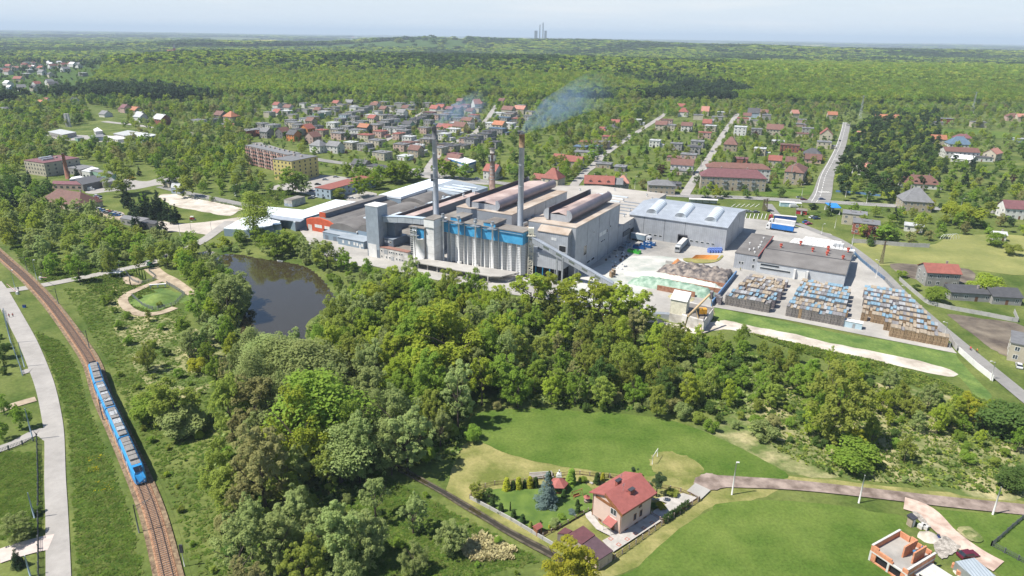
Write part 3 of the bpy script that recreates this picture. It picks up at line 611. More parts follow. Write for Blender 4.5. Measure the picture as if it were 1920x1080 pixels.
part('shaft',MB().fbox(-33.6,-29.2,-20.6,-13.4,0,18.6),m_white,b)
part('head',MB().fbox(-34.2,-28.7,-21.1,-12.6,18.6,22.2),mat('white_head',(.66,.66,.64),.7,.05,.5),b)
part('roof',slab(-34.2,-28.7,-21.1,-12.6,22.2,.25,.15),m_felt2,b)
mb=MB()
for k in range(5):mb.fbox(-33.63,-29.17,-20.63,-13.37,3+k*3.2,3.1+k*3.2)
part('concrete_joints',mb,m_dirtyw,b)
b=thing('silo_battery','row of tall white ribbed silos under a blue band before the furnace halls','silos',at(-29,-13))
m_hoop=mat('silo_hoop',(.66,.66,.65),.7,.1,1);m_shell=mat('silo_shell',(.40,.41,.42),.8,.1,.25,col2=(.56,.56,.56),stretch=(1,1,.12))
nS=9;pitch=41.0/nS
for i in range(nS):
 uc=-28.6+pitch*(i+.5);r=pitch*.54
 pts=[W(uc+r*math.cos(R(a)),-9.6+1.35*r*math.sin(R(a)))for a in(202.5,247.5,292.5,337.5)]+[W(uc+pitch/2-.02,-7),W(uc-pitch/2+.02,-7)]
 s=part('silo',MB().prism(pts,1.2,15.4),m_shell,b)
 mb=MB();pp=[W(uc+(r+.09)*math.cos(R(a)),-9.6+1.35*(r+.09)*math.sin(R(a)))for a in(202.5,247.5,292.5,337.5)]+[W(uc+pitch/2-.02,-7.1),W(uc-pitch/2+.02,-7.1)]
 for k in range(18):mb.prism(pp,2.0+k*.76,2.2+k*.76)
 part('hoops',mb,m_hoop,s)
 mb=MB()
 for a in(247.5,292.5):x,y=W(uc+(r+.08)*math.cos(R(a)),-9.6+1.35*(r+.08)*math.sin(R(a)));mb.cyl(x,y,1.2,15.4,.24,k=6)
 part('corner_ribs',mb,m_white,s)
 if i<nS-1:part('dark_gap',MB().fbox(uc+pitch/2-.35,uc+pitch/2+.35,-10.2,-9.2,1,16.3),m_darkw,b)
segs=[(-28.9,-25.2,0),(-25.1,-22.4,-.4),(-22.3,-17.2,0),(-17.1,-13.8,-.4),(-13.7,-8.9,0),(-8.8,-5.6,-.4),(-5.5,-1.2,0),(-1.1,12.3,0)]
for u0,u1,dz in segs:
 part('blue_panel',MB().fbox(u0,u1,-13.3+(.25 if dz else 0),-5.6,15.2+dz*.6,20.7),m_blue,b)
for u0,u1,v0,v1,z in((-29.2,12.7,-13.6,-5.3,20.7),):part('roof',MB().fbox(u0,u1,v0,v1,z,z+.35),m_felt2,b)
for u0,u1 in((-25.2,-19.5),(-7.6,-1.6)):
 q=part('roof_hut',MB().fbox(u0,u1,-12.9,-3.4,21.05,22.6),m_darkw,b);part('hut_roof',MB().fbox(u0-.3,u1+.3,-13.2,-3.1,22.6,22.85),m_felt2,q)
 part('hut_front',MB().fbox(u0,u1,-12.98,-12.9,21.05,22.6),m_blue,q)
for u in(-28.0,-19.5,-10.6,-1.8):
 x,y=W(u,-15.0);p=part('elevator_pipe',MB().cyl(x,y,1.5,22.4,.36,k=10),m_white,b)
 part('elevator_head',MB().cyl(x,y,22.4,24.2,.7,k=8).cyl(x,y,23,23.3,1.0,k=8),m_steel,p)
 mb=MB();mb.fbox(u-2.2,u+2.2,-16.2,-13.4,20.9,21.0)
 for a in(-2.2,-1.1,0,1.1,2.15):mb.fbox(u+a,u+a+.06,-16.2,-16.14,21,22)
 mb.fbox(u-2.2,u+2.2,-16.2,-16.14,21.95,22.02)
 for k in range(26):mb.fbox(u+.42,u+.75,-15.25,-15.1,2+k*.75,2.08+k*.75)
 part('service_platform',mb,m_steel,p)
 part('cladding_pier',MB().fbox(u+1.9,u+2.4,-13.5,-13.3,2,20.6),m_steel,b)
for u in(-21,-11.8,1.5,7):part('spill_hopper',MB().fbox(u,u+1.8,-14.4,-13.3,1.3,2.4),m_white,b)
part('walkway',MB().fbox(-29,12,-13.9,-13.5,19.9,20.0),m_steel,b)
b=thing('loading_canopy','long low concrete canopy over the rail siding in front of the white silos','canopy',at(-41,-28))
part('slab',MB().prism([W(-41.5,-28),W(-30,-27.2),W(4,-26),W(8,-24),W(12,-15),W(-41.5,-21.6)],3.0,3.4),m_conc,b)
for k in range(9):part('column',MB().fbox(-40+k*5.3,-39.6+k*5.3,-26.2,-25.8,0,3.0),m_dirtyw,b)
part('base',MB().fbox(-40,10,-21,-13.4,0,1.2),m_dirtyw,b)
def lattice(mb,x,y,z0,z1,w0,w1,n,r=.12,wd=None):
 def C(t,i):w=w0+(w1-w0)*t;s=[(-1,-1),(1,-1),(1,1),(-1,1)][i%4];return Vector((x+s[0]*w/2,y+s[1]*w/2,z0+(z1-z0)*t))
 for i in range(4):
  mb.tube([C(0,i),C(1,i)],r,4,smooth=False)
  for k in range(n):
   a,b_=C(k/n,i),C((k+1)/n,i+1)
   if k%2:a,b_=C(k/n,i+1),C((k+1)/n,i)
   mb.tube([a,b_],r*.6,4,False,False);mb.tube([C(k/n,i),C(k/n,i+1)],r*.6,4,False,False)
 return mb
b=thing('lattice_lift','cream painted lattice elevator tower at the right end of the silos','lattice tower',at(14.2,-9))
x,y=W(14.2,-9.2);mb=MB();lattice(mb,x,y,0,21.5,2.0,2.0,14,.17);part('frame',mb,m_cream,b)
mb=MB()
for k in range(7):mb.box(x-1,x+1,y-1,y+1,3*k+2,3*k+2.1)
mb.box(x-1.9,x+1.9,y-1.9,y+1.9,19.0,19.15)
for a in np.arange(-1.9,2,.63):mb.box(x+a-.04,x+a+.04,y-1.94,y-1.86,19.1,20.2);mb.box(x-1.94,x-1.86,y+a-.04,y+a+.04,19.1,20.2)
part('platform',mb,m_cream,b);part('head',MB().box(x-1.2,x+1.2,y-1.1,y+1.1,20.2,22.4),m_cream,b)
b=thing('inclined_conveyor','long grey inclined conveyor sloping down from the lattice lift to the cullet yard','conveyor',at(17,-10))
P0,P1=Vector(at(15.5,-9.6,17.6)),Vector((*G(1150,534,1.6),1.6))
part('gallery',MB().extrude([(-1.35,-1.5),(1.35,-1.5),(1.35,.9),(-1.35,.9)],P0,P1),m_panel,b)
part('gallery_roof',MB().extrude([(-1.5,.91),(0,1.35),(1.5,.91)],P0,P1),m_greyr,b)
for t in(.14,.3,.46,.62,.78):
 a,c=P0.lerp(P1,t),P0.lerp(P1,t+.07);part('window',MB().extrude([(1.36,-.5),(1.40,-.5),(1.40,.4),(1.36,.4)],a,c),mat('dull_pane',(.13,.15,.12),.5),b)
for t in(.3,.55,.8):
 p=P0.lerp(P1,t);part('trestle',MB().box(p.x-.9,p.x-.6,p.y-.2,p.y+.2,0,p.z-1.5).box(p.x+.6,p.x+.9,p.y-.2,p.y+.2,0,p.z-1.5),m_steel,b)
def chimney(name,lab,x,y,h,r0,r1,m,cap=None,bands=(),gal=None,z0=0):
 b=thing(name,lab,'chimney',(x,y,0));part('shaft',MB().tube([(x,y,z0),(x,y,h)],[r0,r1],20),m,b)
 if cap:part('stained_top',MB().tube([(x,y,h-cap[0]),(x,y,h+.05)],[r1*1.06+(r0-r1)*cap[0]/h,r1*1.05],20),cap[1],b)
 part('flue_mouth',MB().tube([(x,y,h+.06),(x,y,h+.3)],[r1*.8,r1*.8],16),m_blk,b)
 for z in bands:rr=r0+(r1-r0)*z/h;part('joint_ring',MB().tube([(x,y,z),(x,y,z+.25)],[rr+.07,rr+.07],20),m_steel,b)
 if gal:
  rr=r0+(r1-r0)*gal/h;mb=MB().tube([(x,y,gal),(x,y,gal+.15)],[rr+.9,rr+.9],16)
  for k in range(10):a=k*.628;mb.cyl(x+(rr+.85)*math.cos(a),y+(rr+.85)*math.sin(a),gal+.15,gal+1.2,.05,k=4)
  mb.tube([(x,y,gal+1.15),(x,y,gal+1.22)],[rr+.9,rr+.9],16,False);mb.box(x-rr-1,x-rr+.2,y-.6,y+.6,gal-1.4,gal+2);part('gallery',mb,m_joint,b)
 mb=MB();mb.box(x-r0-.25,x-r0+.1,y-.25,y+.25,z0+1,h*.5);part('ladder',mb,m_steel,b)
 return b
m_stack=mat('stack_metal',(.38,.40,.43),.5,.1,.3,metal=.2)
def on_line(u,v,vv,h):
 best=None
 for k in range(-900,900):
  uu=k*.1;x,y=W(uu,vv);a,b_=pix(x,y,h)
  if best is None or abs(a-u)<best[0]:best=(abs(a-u),uu,x,y,b_)
 return best[1:]
_,c1x,c1y,_v1=on_line(815,238,1.0,50);_,c2x,c2y,_v2=on_line(978,252,3.0,48)
def top_h(x,y,v):
 lo,hi=5,90
 for _ in range(40):
  m_=(lo+hi)/2
  if pix(x,y,m_)[1]>v:lo=m_
  else:hi=m_
 return lo
H1,H2=top_h(c1x,c1y,238),top_h(c2x,c2y,252)
chimney('chimney','grey metal chimney with a mid height gallery behind the slim tower, smoking faintly',c1x,c1y,H1,1.45,1.1,m_stack,(5.5,mat('sooty_metal',(.13,.13,.14),.7,.2,.6)),[H1*t for t in(.3,.42,.55,.68,.8)],H1*.6)
chimney('chimney','grey metal chimney with rust stained top trailing bluish smoke',c2x,c2y,H2,1.35,1.2,m_stack,(5.5,mat('rusty_metal',(.17,.10,.05),.8,.3,.8,col2=(.29,.19,.10))),[H2*t for t in(.45,.62,.78)])
x3,y3=G(923,355);H3=top_h(x3,y3,278)
b=chimney('chimney','old banded brick chimney with cluttered antennas at the top',x3,y3,H3,2.1,1.5,mat('old_brick',(.20,.125,.10),.9,.25,.4,col2=(.36,.25,.21)),(3.2,mat('pale_band',(.35,.31,.28),.9,.15)),[H3*t for t in(.25,.33,.41,.49,.57)],H3*.72)
for k in range(6):a=k*1.05;part('antenna',MB().box(x3+2.3*math.cos(a)-.25,x3+2.3*math.cos(a)+.25,y3+2.3*math.sin(a)-.25,y3+2.3*math.sin(a)+.25,H3*.7,H3*.84),m_white,b)
x,y=G(127.5,335);chimney('chimney','old red brick chimney beside the long grey depot roof',x,y,top_h(x,y,288),1.5,.9,mat('red_brick_stack',(.25,.11,.07),.9,.2,.6))
x,y=G(129,238);h=top_h(x,y,213);b=thing('concrete_stack','pale concrete slab stack beside the low greenish roofed shed','chimney',(x,y,0));part('shaft',MB().box(x-2.6,x+2.6,y-1,y+1,0,h),m_dirtyw,b);part('rib',MB().box(x-.3,x+.3,y-1.3,y-1.01,0,h),m_steel,b)
b=thing('warehouse','large light grey metal warehouse with three arched rooflights beside the truck dock','warehouse',at(28.2,76))
u0,u1,v0,v1,e,rz=28.3,79.2,76.2,120.5,12.0,14.9
part('wall',MB().fbox(u0,u1,v0,v1,0,e),m_panel,b)
vm=(v0+v1)/2
mb=MB()
for u in(u0,u1-.3):mb.add([(*W(u,v0),e+.004),(*W(u,v1),e+.004),(*W(u,vm),rz),(*W(u+.3,v0),e+.004),(*W(u+.3,v1),e+.004),(*W(u+.3,vm),rz)],[[0,2,1],[3,4,5],[0,1,4,3],[0,3,5,2],[1,2,5,4]])
part('gable',mb,m_panel_y,b)
def roofpt(u,v):return(*W(u,v),e+.02+(rz-e)*(1-abs(v-vm)/(vm-v0)))
mb=MB();a=[roofpt(u,v)for u in(u0-.4,u1+.4)for v in(v0-.5,vm,v1+.5)]
mb.add(a+[(p[0],p[1],p[2]+.25)for p in a],[[0,1,4,3],[1,2,5,4],[9,10,7,6],[10,11,8,7],[0,3,9,6],[2,8,11,5],[0,6,7,1],[1,7,8,2],[3,4,10,9],[4,5,11,10]])
part('roof',mb,m_greyr,b)
for uc in(38.5,54,69.5):
 mb=MB();hw=3.1;pr=[(hw*math.cos(t),2.5*math.sin(t))for t in np.linspace(math.pi,0,13)]
 p0,p1=Vector(roofpt(uc,v0+5)),Vector(roofpt(uc,vm-1));mb.extrude(pr,p0,p1)
 s=part('arched_rooflight',mb,m_skyl,b)
 mb=MB()
 for k in range(9):
  t0=p0.lerp(p1,k/8*.99);mb.extrude([(q[0]*1.02,q[1]*1.03)for q in pr],t0,t0+(p1-p0).normalized()*.12)
 part('glazing_ribs',mb,m_steel,s)
joints(b,us=(36.4,47.6,58.3),u1=u1,v0=v0,z1=e);joints(b,vs=(90,105),u1=u1,z1=e)
for u in(39.5,42.3,45.1,61.5,64.3,67,69.8,72.4):win(b,u,u+1.5,v0-.07,v0,2.3,3.1)
part('sliding_door',MB().fbox(48.6,51.8,v0-.08,v0,0,4.2),m_panel_y,b)
part('dock_door',MB().fbox(55.6,59.4,v0-.06,v0,0,4.6),m_dark,b)
part('dock_shelter',MB().fbox(55.2,55.6,v0-1,v0,0,5).fbox(59.4,59.8,v0-1,v0,0,5).fbox(55.2,59.8,v0-1,v0,5,5.3),m_blk,b)
b=thing('workshop','long low workshop with dark felt roof and red vents between crate rows and trucks','workshop',at(89,52))
part('wall',MB().fbox(99.3,136,49.8,88,0,5.5),mat('pale_clad',(.44,.46,.48),.6,.08,.4),b)
part('roof',MB().prism([W(99.31,49.5),W(136.2,49.5),W(136.2,66),W(99.31,66)],5.5,[5.8,5.8,7.4,7.4]),m_felt,b)
part('roof',MB().prism([W(99.31,66.3),W(136.2,66.3),W(136.2,88.2),W(99.31,88.2)],5.51,[7.0,7.0,6.0,6.0]),m_felt,b)
part('ridge_step',MB().fbox(99.31,136.2,66.004,66.296,5.5,7.6),m_blk,b)
x=part('office_block',MB().fbox(89,99.29,51.5,90,0,7.3),m_panel,b)
part('office_roof',slab(89,99,51.5,90,7.3,.25,.2),m_felt,b);part('red_edge',MB().fbox(99.22,99.5,51.3,90.2,7.2,7.7),mat('red_flashing',(.30,.06,.05),.7),b)
vents(b,[(94,58),(95.5,60.5),(97,55),(97,64),(97,68),(92,69),(96.5,74),(96,82)],7.55,.45,.9,m_white)
m_redv=mat('red_vent',(.42,.07,.04),.6,.2)
vents(b,[(105.5,74),(113,84),(119.5,75),(125.5,82),(126,76.5),(126,72),(133,69.5),(134,84)],6.6,.75,2.0,m_redv)
win(b,101,109,49.73,49.8,3.9,4.8);win(b,101,114,49.73,49.8,2.2,3.1);win(b,91.2,92,51.43,51.5,2.5,3.6);win(b,92.4,93.2,51.43,51.5,2.5,3.6);win(b,97.2,98.1,51.43,51.5,1.5,2.9);win(b,97.2,98.1,51.43,51.5,4.6,5.9)
part('gate',MB().fbox(116.2,120.2,49.72,49.8,0,4.0),m_frame,b)
for u in(115.4,120.6):part('gate_pier',MB().fbox(u,u+.8,48.6,49.79,0,4.6),m_white,b)
xh,yh=G(1270,606)
b=thing('hopper_house','narrow cream hopper house with sloping white roof beside the loading crane','hopper building',(xh,yh,0))
uh,vh=WI(xh,yh)
part('wall',MB().fbox(uh-3.3,uh+2.7,vh,vh+4.2,0,9.0),m_cream,b)
part('roof',MB().prism([W(uh-3.5,vh-.3),W(uh+2.9,vh-.3),W(uh+2.9,vh+4.4),W(uh-3.5,vh+4.4)],9.0,[9.2,9.2,11.4,11.4]),m_white,b)
part('base',MB().fbox(uh-3.25,uh+2.65,vh-.1,vh,0,3.4),m_dirtyw,b)
part('ramp',MB().prism([W(uh-13,vh+3),W(uh-3.4,vh+1),W(uh-3.4,vh+3.4),W(uh-13,vh+5.4)],0,[.3,2.4,2.4,.3]),m_steel,b)
b=thing('material_pit','grey concrete walled pit with flat top below the yellow loading crane','concrete pit',(*G(1300,600),0))
P=[G(1276,610),G(1318,622),G(1337,596),G(1290,584)]
part('wall',MB().prism(P,0,4.2),m_dirtyw,b);part('top',MB().prism([G(1279,608),G(1317,619),G(1334,597),G(1292,587)],4.2,4.35),m_felt2,b)
b=thing('loading_crane','yellow loading crane with long raised tan boom on the concrete pit','crane',(*G(1316,605),4.4))
x,y=G(1316,590,4.4);m_yel=mat('machine_yellow',(.62,.30,.03),.5,.12,1)
part('body',MB().box(x-1.3,x+1.5,y-1.0,y+1.0,5.0,6.9),m_yel,b);part('cab',MB().box(x-2.4,x-1.35,y-.9,y+.5,5.1,7.2),m_glass,b);part('track',MB().box(x-1.6,x+1.6,y-1.4,y-.8,4.4,5.0).box(x-1.6,x+1.6,y+.8,y+1.4,4.4,5.0),m_blk,b)
e1=Vector((*G(1283,617,2),2));e2=Vector((*G(1331,552,13),13));kn=Vector((*G(1290,593,8),8))
m_boom=mat('boom_tan',(.50,.36,.20),.7,.12,1)
part('boom',MB().tube([kn,e2],[.5,.4],6),m_boom,b);part('stick',MB().tube([kn,e1],[.28,.2],6),m_boom,b);part('stay',MB().tube([(x,y,6.9),kn.lerp(e2,.35)],[.18,.18],6),m_boom,b)
part('rear_leg',MB().tube([e2,(*G(1340,590,5),5)],[.14,.12],6).tube([(*G(1305,580,7),7),(*G(1316,624,0),0)],[.22,.2],6),m_boom,b)
b=thing('substation','small grey concrete substation with blue graffiti near the parking lot','substation',(*G(532,388),0))
A,B_,C_=G(532,374.5,4),G(547,376.5,4),G(572,369,4);A0=Vector(A);B0=Vector(B_);C0=Vector(C_);D0=A0+C0-B0
P=[tuple(A0),tuple(B0),tuple(C0),tuple(D0)]
part('wall',MB().prism(P,0,4),m_dirtyw,b);part('roof',MB().prism(P,4,4.25),m_felt2,b)
n=(B0-A0).normalized();nn=Vector((n.y,-n.x))*.04
part('graffiti',MB().prism([tuple(A0+nn+n*.1),tuple(B0+nn-n*.1),tuple(B0-n*.1),tuple(A0+n*.1)],.2,1.9),mat('graffiti',(.25,.38,.62),.8,.4,1.5,col2=(.6,.6,.6)),b)
LABELS=[]
m_win=mat('house_glass',(.05,.06,.075),.15,.3,.4,spec=.7)
WALLC={'w':('white',(.54,.53,.50)),'c':('cream',(.42,.375,.29)),'t':('tan',(.33,.28,.21)),'p':('pinkish',(.42,.30,.26)),'y':('yellow',(.52,.43,.16)),'o':('orange',(.50,.19,.06)),'r':('red brick',(.25,.09,.06)),'b':('blue grey',(.30,.36,.42)),'n':('green',(.20,.32,.24)),'d':('dark grey',(.14,.135,.13)),'g':('grey',(.26,.25,.235))}
ROOFC={'g':('grey',(.17,.17,.175)),'d':('dark grey',(.075,.075,.08)),'r':('red',(.25,.085,.065)),'b':('brown',(.15,.075,.06)),'o':('orange',(.34,.14,.075)),'s':('salmon',(.38,.18,.135)),'l':('pale grey',(.42,.43,.43)),'u':('blue grey',(.09,.14,.20)),'w':('white',(.62,.62,.62)),'m':('maroon',(.16,.07,.075))}
def wallm(k):return mat('render_'+WALLC[k][0].replace(' ','_'),WALLC[k][1],.85,.12,.5,rand=.12)
def roofm(k):return mat('roof_'+ROOFC[k][0].replace(' ','_'),ROOFC[k][1],.75,.14,.6,rand=.12)
m_chim=mat('chimney_render',(.30,.26,.23),.85,.2,1);m_wframe=mat('window_white',(.66,.66,.64),.6,.05)
HC={}
def hm(key,fn,m):
 if key not in HC:HC[key]=fn().mesh(key[0],m)
 return HC[key]
def roof_mb(w,d,h,t,pitch):
 mb=MB();W2,D2=w/2,d/2;o=.45
 if t=='f':
  mb.box(-W2-.3,W2+.3,-D2-.3,D2+.3,h,h+.32);mb.box(-W2*.35,W2*.1,-D2*.2,D2*.2,h+.32,h+.75);return mb
 if t=='s':
  mb.prism([(-W2-o,-D2-o),(W2+o,-D2-o),(W2+o,D2+o),(-W2-o,D2+o)],h,[h+.2,h+.2,h+1.6,h+1.6]);return mb
 X,Y,r=W2+o,D2+o,pitch*D2;i=X-(0 if t=='g' else min(X,Y)*.92);z0=h-.12;th=.18
 v=[(-X,-Y,z0),(X,-Y,z0),(X,Y,z0),(-X,Y,z0),(-i,0,h+r),(i,0,h+r)]
 v+=[(a,b,c+th)for a,b,c in v]
 f=[[6,7,11,10],[8,9,10,11],[7,8,11],[9,6,10],[1,0,4,5],[3,2,5,4],[2,1,5],[0,3,4],[0,1,7,6],[1,2,8,7],[2,3,9,8],[3,0,6,9]]
 if t=='g':f=[[6,7,11,10],[8,9,10,11],[1,0,4,5],[3,2,5,4],[0,1,7,6],[2,3,9,8],[0,6,10,4],[4,10,9,3],[2,8,11,5],[5,11,7,1]]
 mb.add(v,f);return mb
def wall_mb(w,d,h,t,pitch):
 W2,D2=w/2,d/2;mb=MB().box(-W2,W2,-D2,D2,0,h-.14 if t!='f' else h-.004)
 if t=='g':
  r=pitch*D2-.12
  for x in(-W2,W2-.2):mb.add([(x,-D2,h-.139),(x,D2,h-.139),(x,0,h+r),(x+.2,-D2,h-.139),(x+.2,D2,h-.139),(x+.2,0,h+r)],[[0,2,1],[3,4,5],[0,1,4,3],[0,3,5,2],[1,2,5,4]])
 return mb
def house(x,y,ang,w=10,d=9.5,st=2,t='f',wc='c',rc='g',pitch=.75,name='house',extra='',cat='house',wins=True,chim=1,z=0,garage=False,desc=None):
 h=st*2.9+.5;near=math.hypot(x,y)<900
 b=thing(name,None,cat,(x,y,z),ang);b['_blk']=1
 wl=obj('wall',hm(('wall',w,d,h,t,pitch,wc),lambda:wall_mb(w,d,h,t,pitch),wallm(wc)),b)
 rf=obj('roof',hm(('roof',w,d,h,t,pitch,rc),lambda:roof_mb(w,d,h,t,pitch),roofm(rc)),b)
 for k in range(chim):
  zc=h+(.3 if t=='f' else .2);zt=h+(1.2 if t=='f' else pitch*d/2+.9)
  obj('chimney',hm(('chimney',round(zc,2),round(zt,2)),lambda:MB().box(-.35,.35,-.28,.28,zc,zt).box(-.42,.42,-.35,.35,zt+.004,zt+.12),m_chim),rf,(w*(.22-.4*k),d*.12,0))
 if wins and near:
  wm=hm(('window',),lambda:MB().box(-.62,.62,-.03,0,-.68,.68),m_win);fm=hm(('window_frame',),lambda:MB().box(-.72,.72,-.05,-.001,-.78,-.682).box(-.72,-.622,-.05,-.001,-.68,.78).box(.622,.72,-.05,-.001,-.68,.78).box(-.05,.05,-.06,-.031,-.68,.68).box(-.62,.62,-.05,-.001,.682,.78),m_wframe)
  nf,ns=max(2,int(w//3.3)),max(1,int(d//4.2))
  for s in range(st):
   zc=1.75+2.9*s
   for i in range(nf):
    if s==0 and i==nf//2:continue
    o=obj('window',wm,b,(-w/2+w*(i+.5)/nf,-d/2,zc))
    if math.hypot(x,y)<620:obj('window_frame',fm,o)
   for i in range(ns):
    for sx,ra in((-1,-R(90)),(1,R(90))):
     if sx==1 and(w+i+s)%3<1:continue
     o=obj('window',wm,b,(sx*w/2,-d/2+d*(i+.5)/ns,zc));o.rotation_euler.z=ra
     if math.hypot(x,y)<620:obj('window_frame',fm,o)
  o=obj('door',hm(('door',),lambda:MB().box(-.55,.55,-.05,0,0,2.1),mat('door_brown',(.14,.07,.04),.6,.2,1,rand=.3)),b,(-w/2+w*(nf//2+.5)/nf,-d/2,.02))
 if garage:
  obj('side_wing',hm(('side_wing',w,d,wc),lambda:MB().box(w/2+.004,w/2+4,-d*.3,d*.45,0,2.7),wallm(wc)),b)
  obj('wing_roof',hm(('wing_roof',w,d,rc),lambda:MB().box(w/2+.01,w/2+4.3,-d*.3-.2,d*.45+.2,2.7,2.95),roofm(rc)),b)
 rt={'f':'flat','g':'pitched','h':'hipped','s':'sloping'}[t]
 LABELS.append((b,desc or '%s %s%s with %s %s roof'%(WALLC[wc][0],extra,cat,rt,ROOFC[rc][0])))
 a=[(x+math.cos(ang)*p-math.sin(ang)*q,y+math.sin(ang)*p+math.cos(ang)*q)for p,q in((-w/2-1.5,-d/2-1.5),(w/2+1.5,-d/2-1.5),(w/2+1.5,d/2+1.5),(-w/2-1.5,d/2+1.5))]
 BPOLY.append(a);HPOS.append((x,y,max(w,d)/2+1));return b
HPOS=[]
AL,AR=FA-R(90),R(-20.5)
def hs(z,L,ang,dw=11,dd=10.5):
 for e in L:
  (zx,zy),code=e[0],e[1];kw=e[2]if len(e)>2 else{}
  t,wc,rc=code[0],code[1],code[2];st=int(code[3])if len(code)>3 else 2
  x,y=G(*z(zx,zy),st*2.9+.5+(1.5 if t in 'gh' else 0));kw=dict(kw);a=kw.pop('a',ang)+rnd.gauss(0,.03)
  kw.setdefault('w',dw+rnd.choice([-1,0,0,1,2]));kw.setdefault('d',dd+rnd.choice([-1,0,0,1]))
  kw.setdefault('garage',rnd.random()<.3 and t=='f')
  if any(math.hypot(x-p[0],y-p[1])<7 for p in HPOS):continue
  house(x,y,a,t=t,wc=wc,rc=rc,st=st,**kw)
P9={'a':AL+R(90)}
hs(z56,[((240,205),'gwr2'),((150,300),'fcg2'),((245,290),'gwr1'),((360,225),'fgg2'),((350,285),'fgl2'),((645,240),'fcg2'),((800,262),'fcg2'),((700,312),'fng2'),((770,292),'fwl2'),((560,370),'fwg2'),((430,412),'fcg2'),((190,440),'fwg2'),((70,425),'fgg2'),((30,490),'frg2'),((118,500),'ggg2'),((300,500),'gdb2',P9),((425,530),'god2'),((575,465),'gor2',P9),((640,555),'gpb2',P9),((742,500),'ftr2'),((872,416),'fwl2'),((948,372),'fgg2'),((1000,326),'fbg2'),((1070,300),'fgg2'),((1165,285),'fgg2'),((1082,410),'fcg1'),((1192,400),'fgg2'),((1030,458),'fgg2'),((910,490),'fcg2'),((935,532),'fpg2'),((1140,498),'fwg2',dict(w=15)),((1225,452),'gdo2'),((1345,438),'fpg2'),((1435,416),'fgg2'),((1480,386),'fgg2'),((1540,350),'fgd2'),((1612,336),'fgg2'),((1400,512),'fpr2'),((1240,552),'fcr2',dict(w=13)),((1608,538),'fpr2',dict(w=8)),((1500,470),'fwg2'),((1600,478),'fwg2'),((1665,458),'fgg2'),((1715,420),'gnd2'),((1645,290),'gwg2'),((1730,270),'fyg2'),((1362,612),'fcg2',dict(w=13)),((1262,655),'fcl1',dict(w=7,d=6)),((1420,748),'fcg2',dict(w=13,d=11)),((1640,656),'fpg2',dict(w=12)),((1800,680),'fwl2'),((710,650),'hwg2',dict(w=13)),((890,656),'gwg2'),((1055,178),'gdg2',dict(w=13)),((1440,186),'fgg2'),((1620,198),'fgg2',dict(w=14)),((1762,190),'fgg2'),((1712,236),'fdd2'),((1105,228),'fbl1',dict(w=8)),((1350,205),'gco1',dict(w=7)),((1185,862),'gtd2',dict(w=13,d=9)),((1680,790),'fwl1'),((1790,372),'fgd2'),((1855,358),'fgd2'),((1300,330),'fcl1',dict(w=14)),((480,490),'fgd2'),((520,268),'fdd1'),((1330,330),'fcg1'),((1550,378),'fwg2'),((640,350),'fpg2'),((1740,640),'fpb1'),((1450,180),'fgg1'),((1570,270),'fwg1'),((1480,330),'fpg1'),((1090,555),'fdd1',dict(w=8))],AL)
hs(z66,[((85,196),'fwg2'),((252,196),'fgg2'),((335,246),'gwr2'),((402,205),'fgd2'),((505,252),'gdm2'),((572,215),'fbg2'),((680,215),'fpr2'),((800,195),'gws3',dict(a=AL+R(60),pitch=1.3,w=11,d=10)),((278,300),'fdm2',dict(w=14)),((350,326),'fpg2'),((455,332),'fgg2'),((232,332),'fgd2'),((172,358),'fgd2'),((108,382),'fgd2'),((700,378),'gcb2',dict(w=13)),((772,330),'fcr2'),((620,442),'gyb2',dict(w=14)),((718,430),'fwg2',dict(w=8)),((548,412),'fpb1',dict(w=12)),((545,486),'fwl2',dict(w=12)),((450,540),'fwl2'),((250,598),'ftg2',dict(w=11)),((285,560),'fgd2'),((130,668),'fwl1'),((20,640),'fpb2'),((448,656),'fpd1'),((530,676),'ftd2'),((640,668),'fcd1'),((672,590),'fpd2',dict(w=8)),((752,600),'fgd2'),((802,568),'fgd2'),((900,540),'fgd2'),((945,512),'fgd2'),((1042,482),'fgu2',dict(w=17)),((1060,424),'gco2',dict(w=13)),((1112,358),'fgu2',dict(w=14)),((1100,380),'fgu1'),((1260,370),'fdr2',dict(w=10)),((1162,258),'gcb2',dict(w=16,d=12)),((1295,252),'gcs2',dict(w=16,d=12)),((1252,518),'fgd1'),((1010,632),'fgd2',dict(w=8)),((398,694),'fcg2',dict(w=9)),((1728,786),'gwr1',dict(w=8,d=7)),((1865,828),'gcr1',dict(w=14)),((1545,1022),'gpr1',dict(w=13,d=8)),((1665,1010),'hcr2',dict(w=13,d=12,pitch=1.1)),((985,930),'gwr2',dict(w=10)),((430,450),'gpr1'),((560,330),'fgg2'),((270,480),'ftg1'),((760,560),'fgg1'),((500,460),'gcr1',dict(w=9)),((640,250),'fwr1',dict(w=9)),((560,770),'fpm1')],AL)
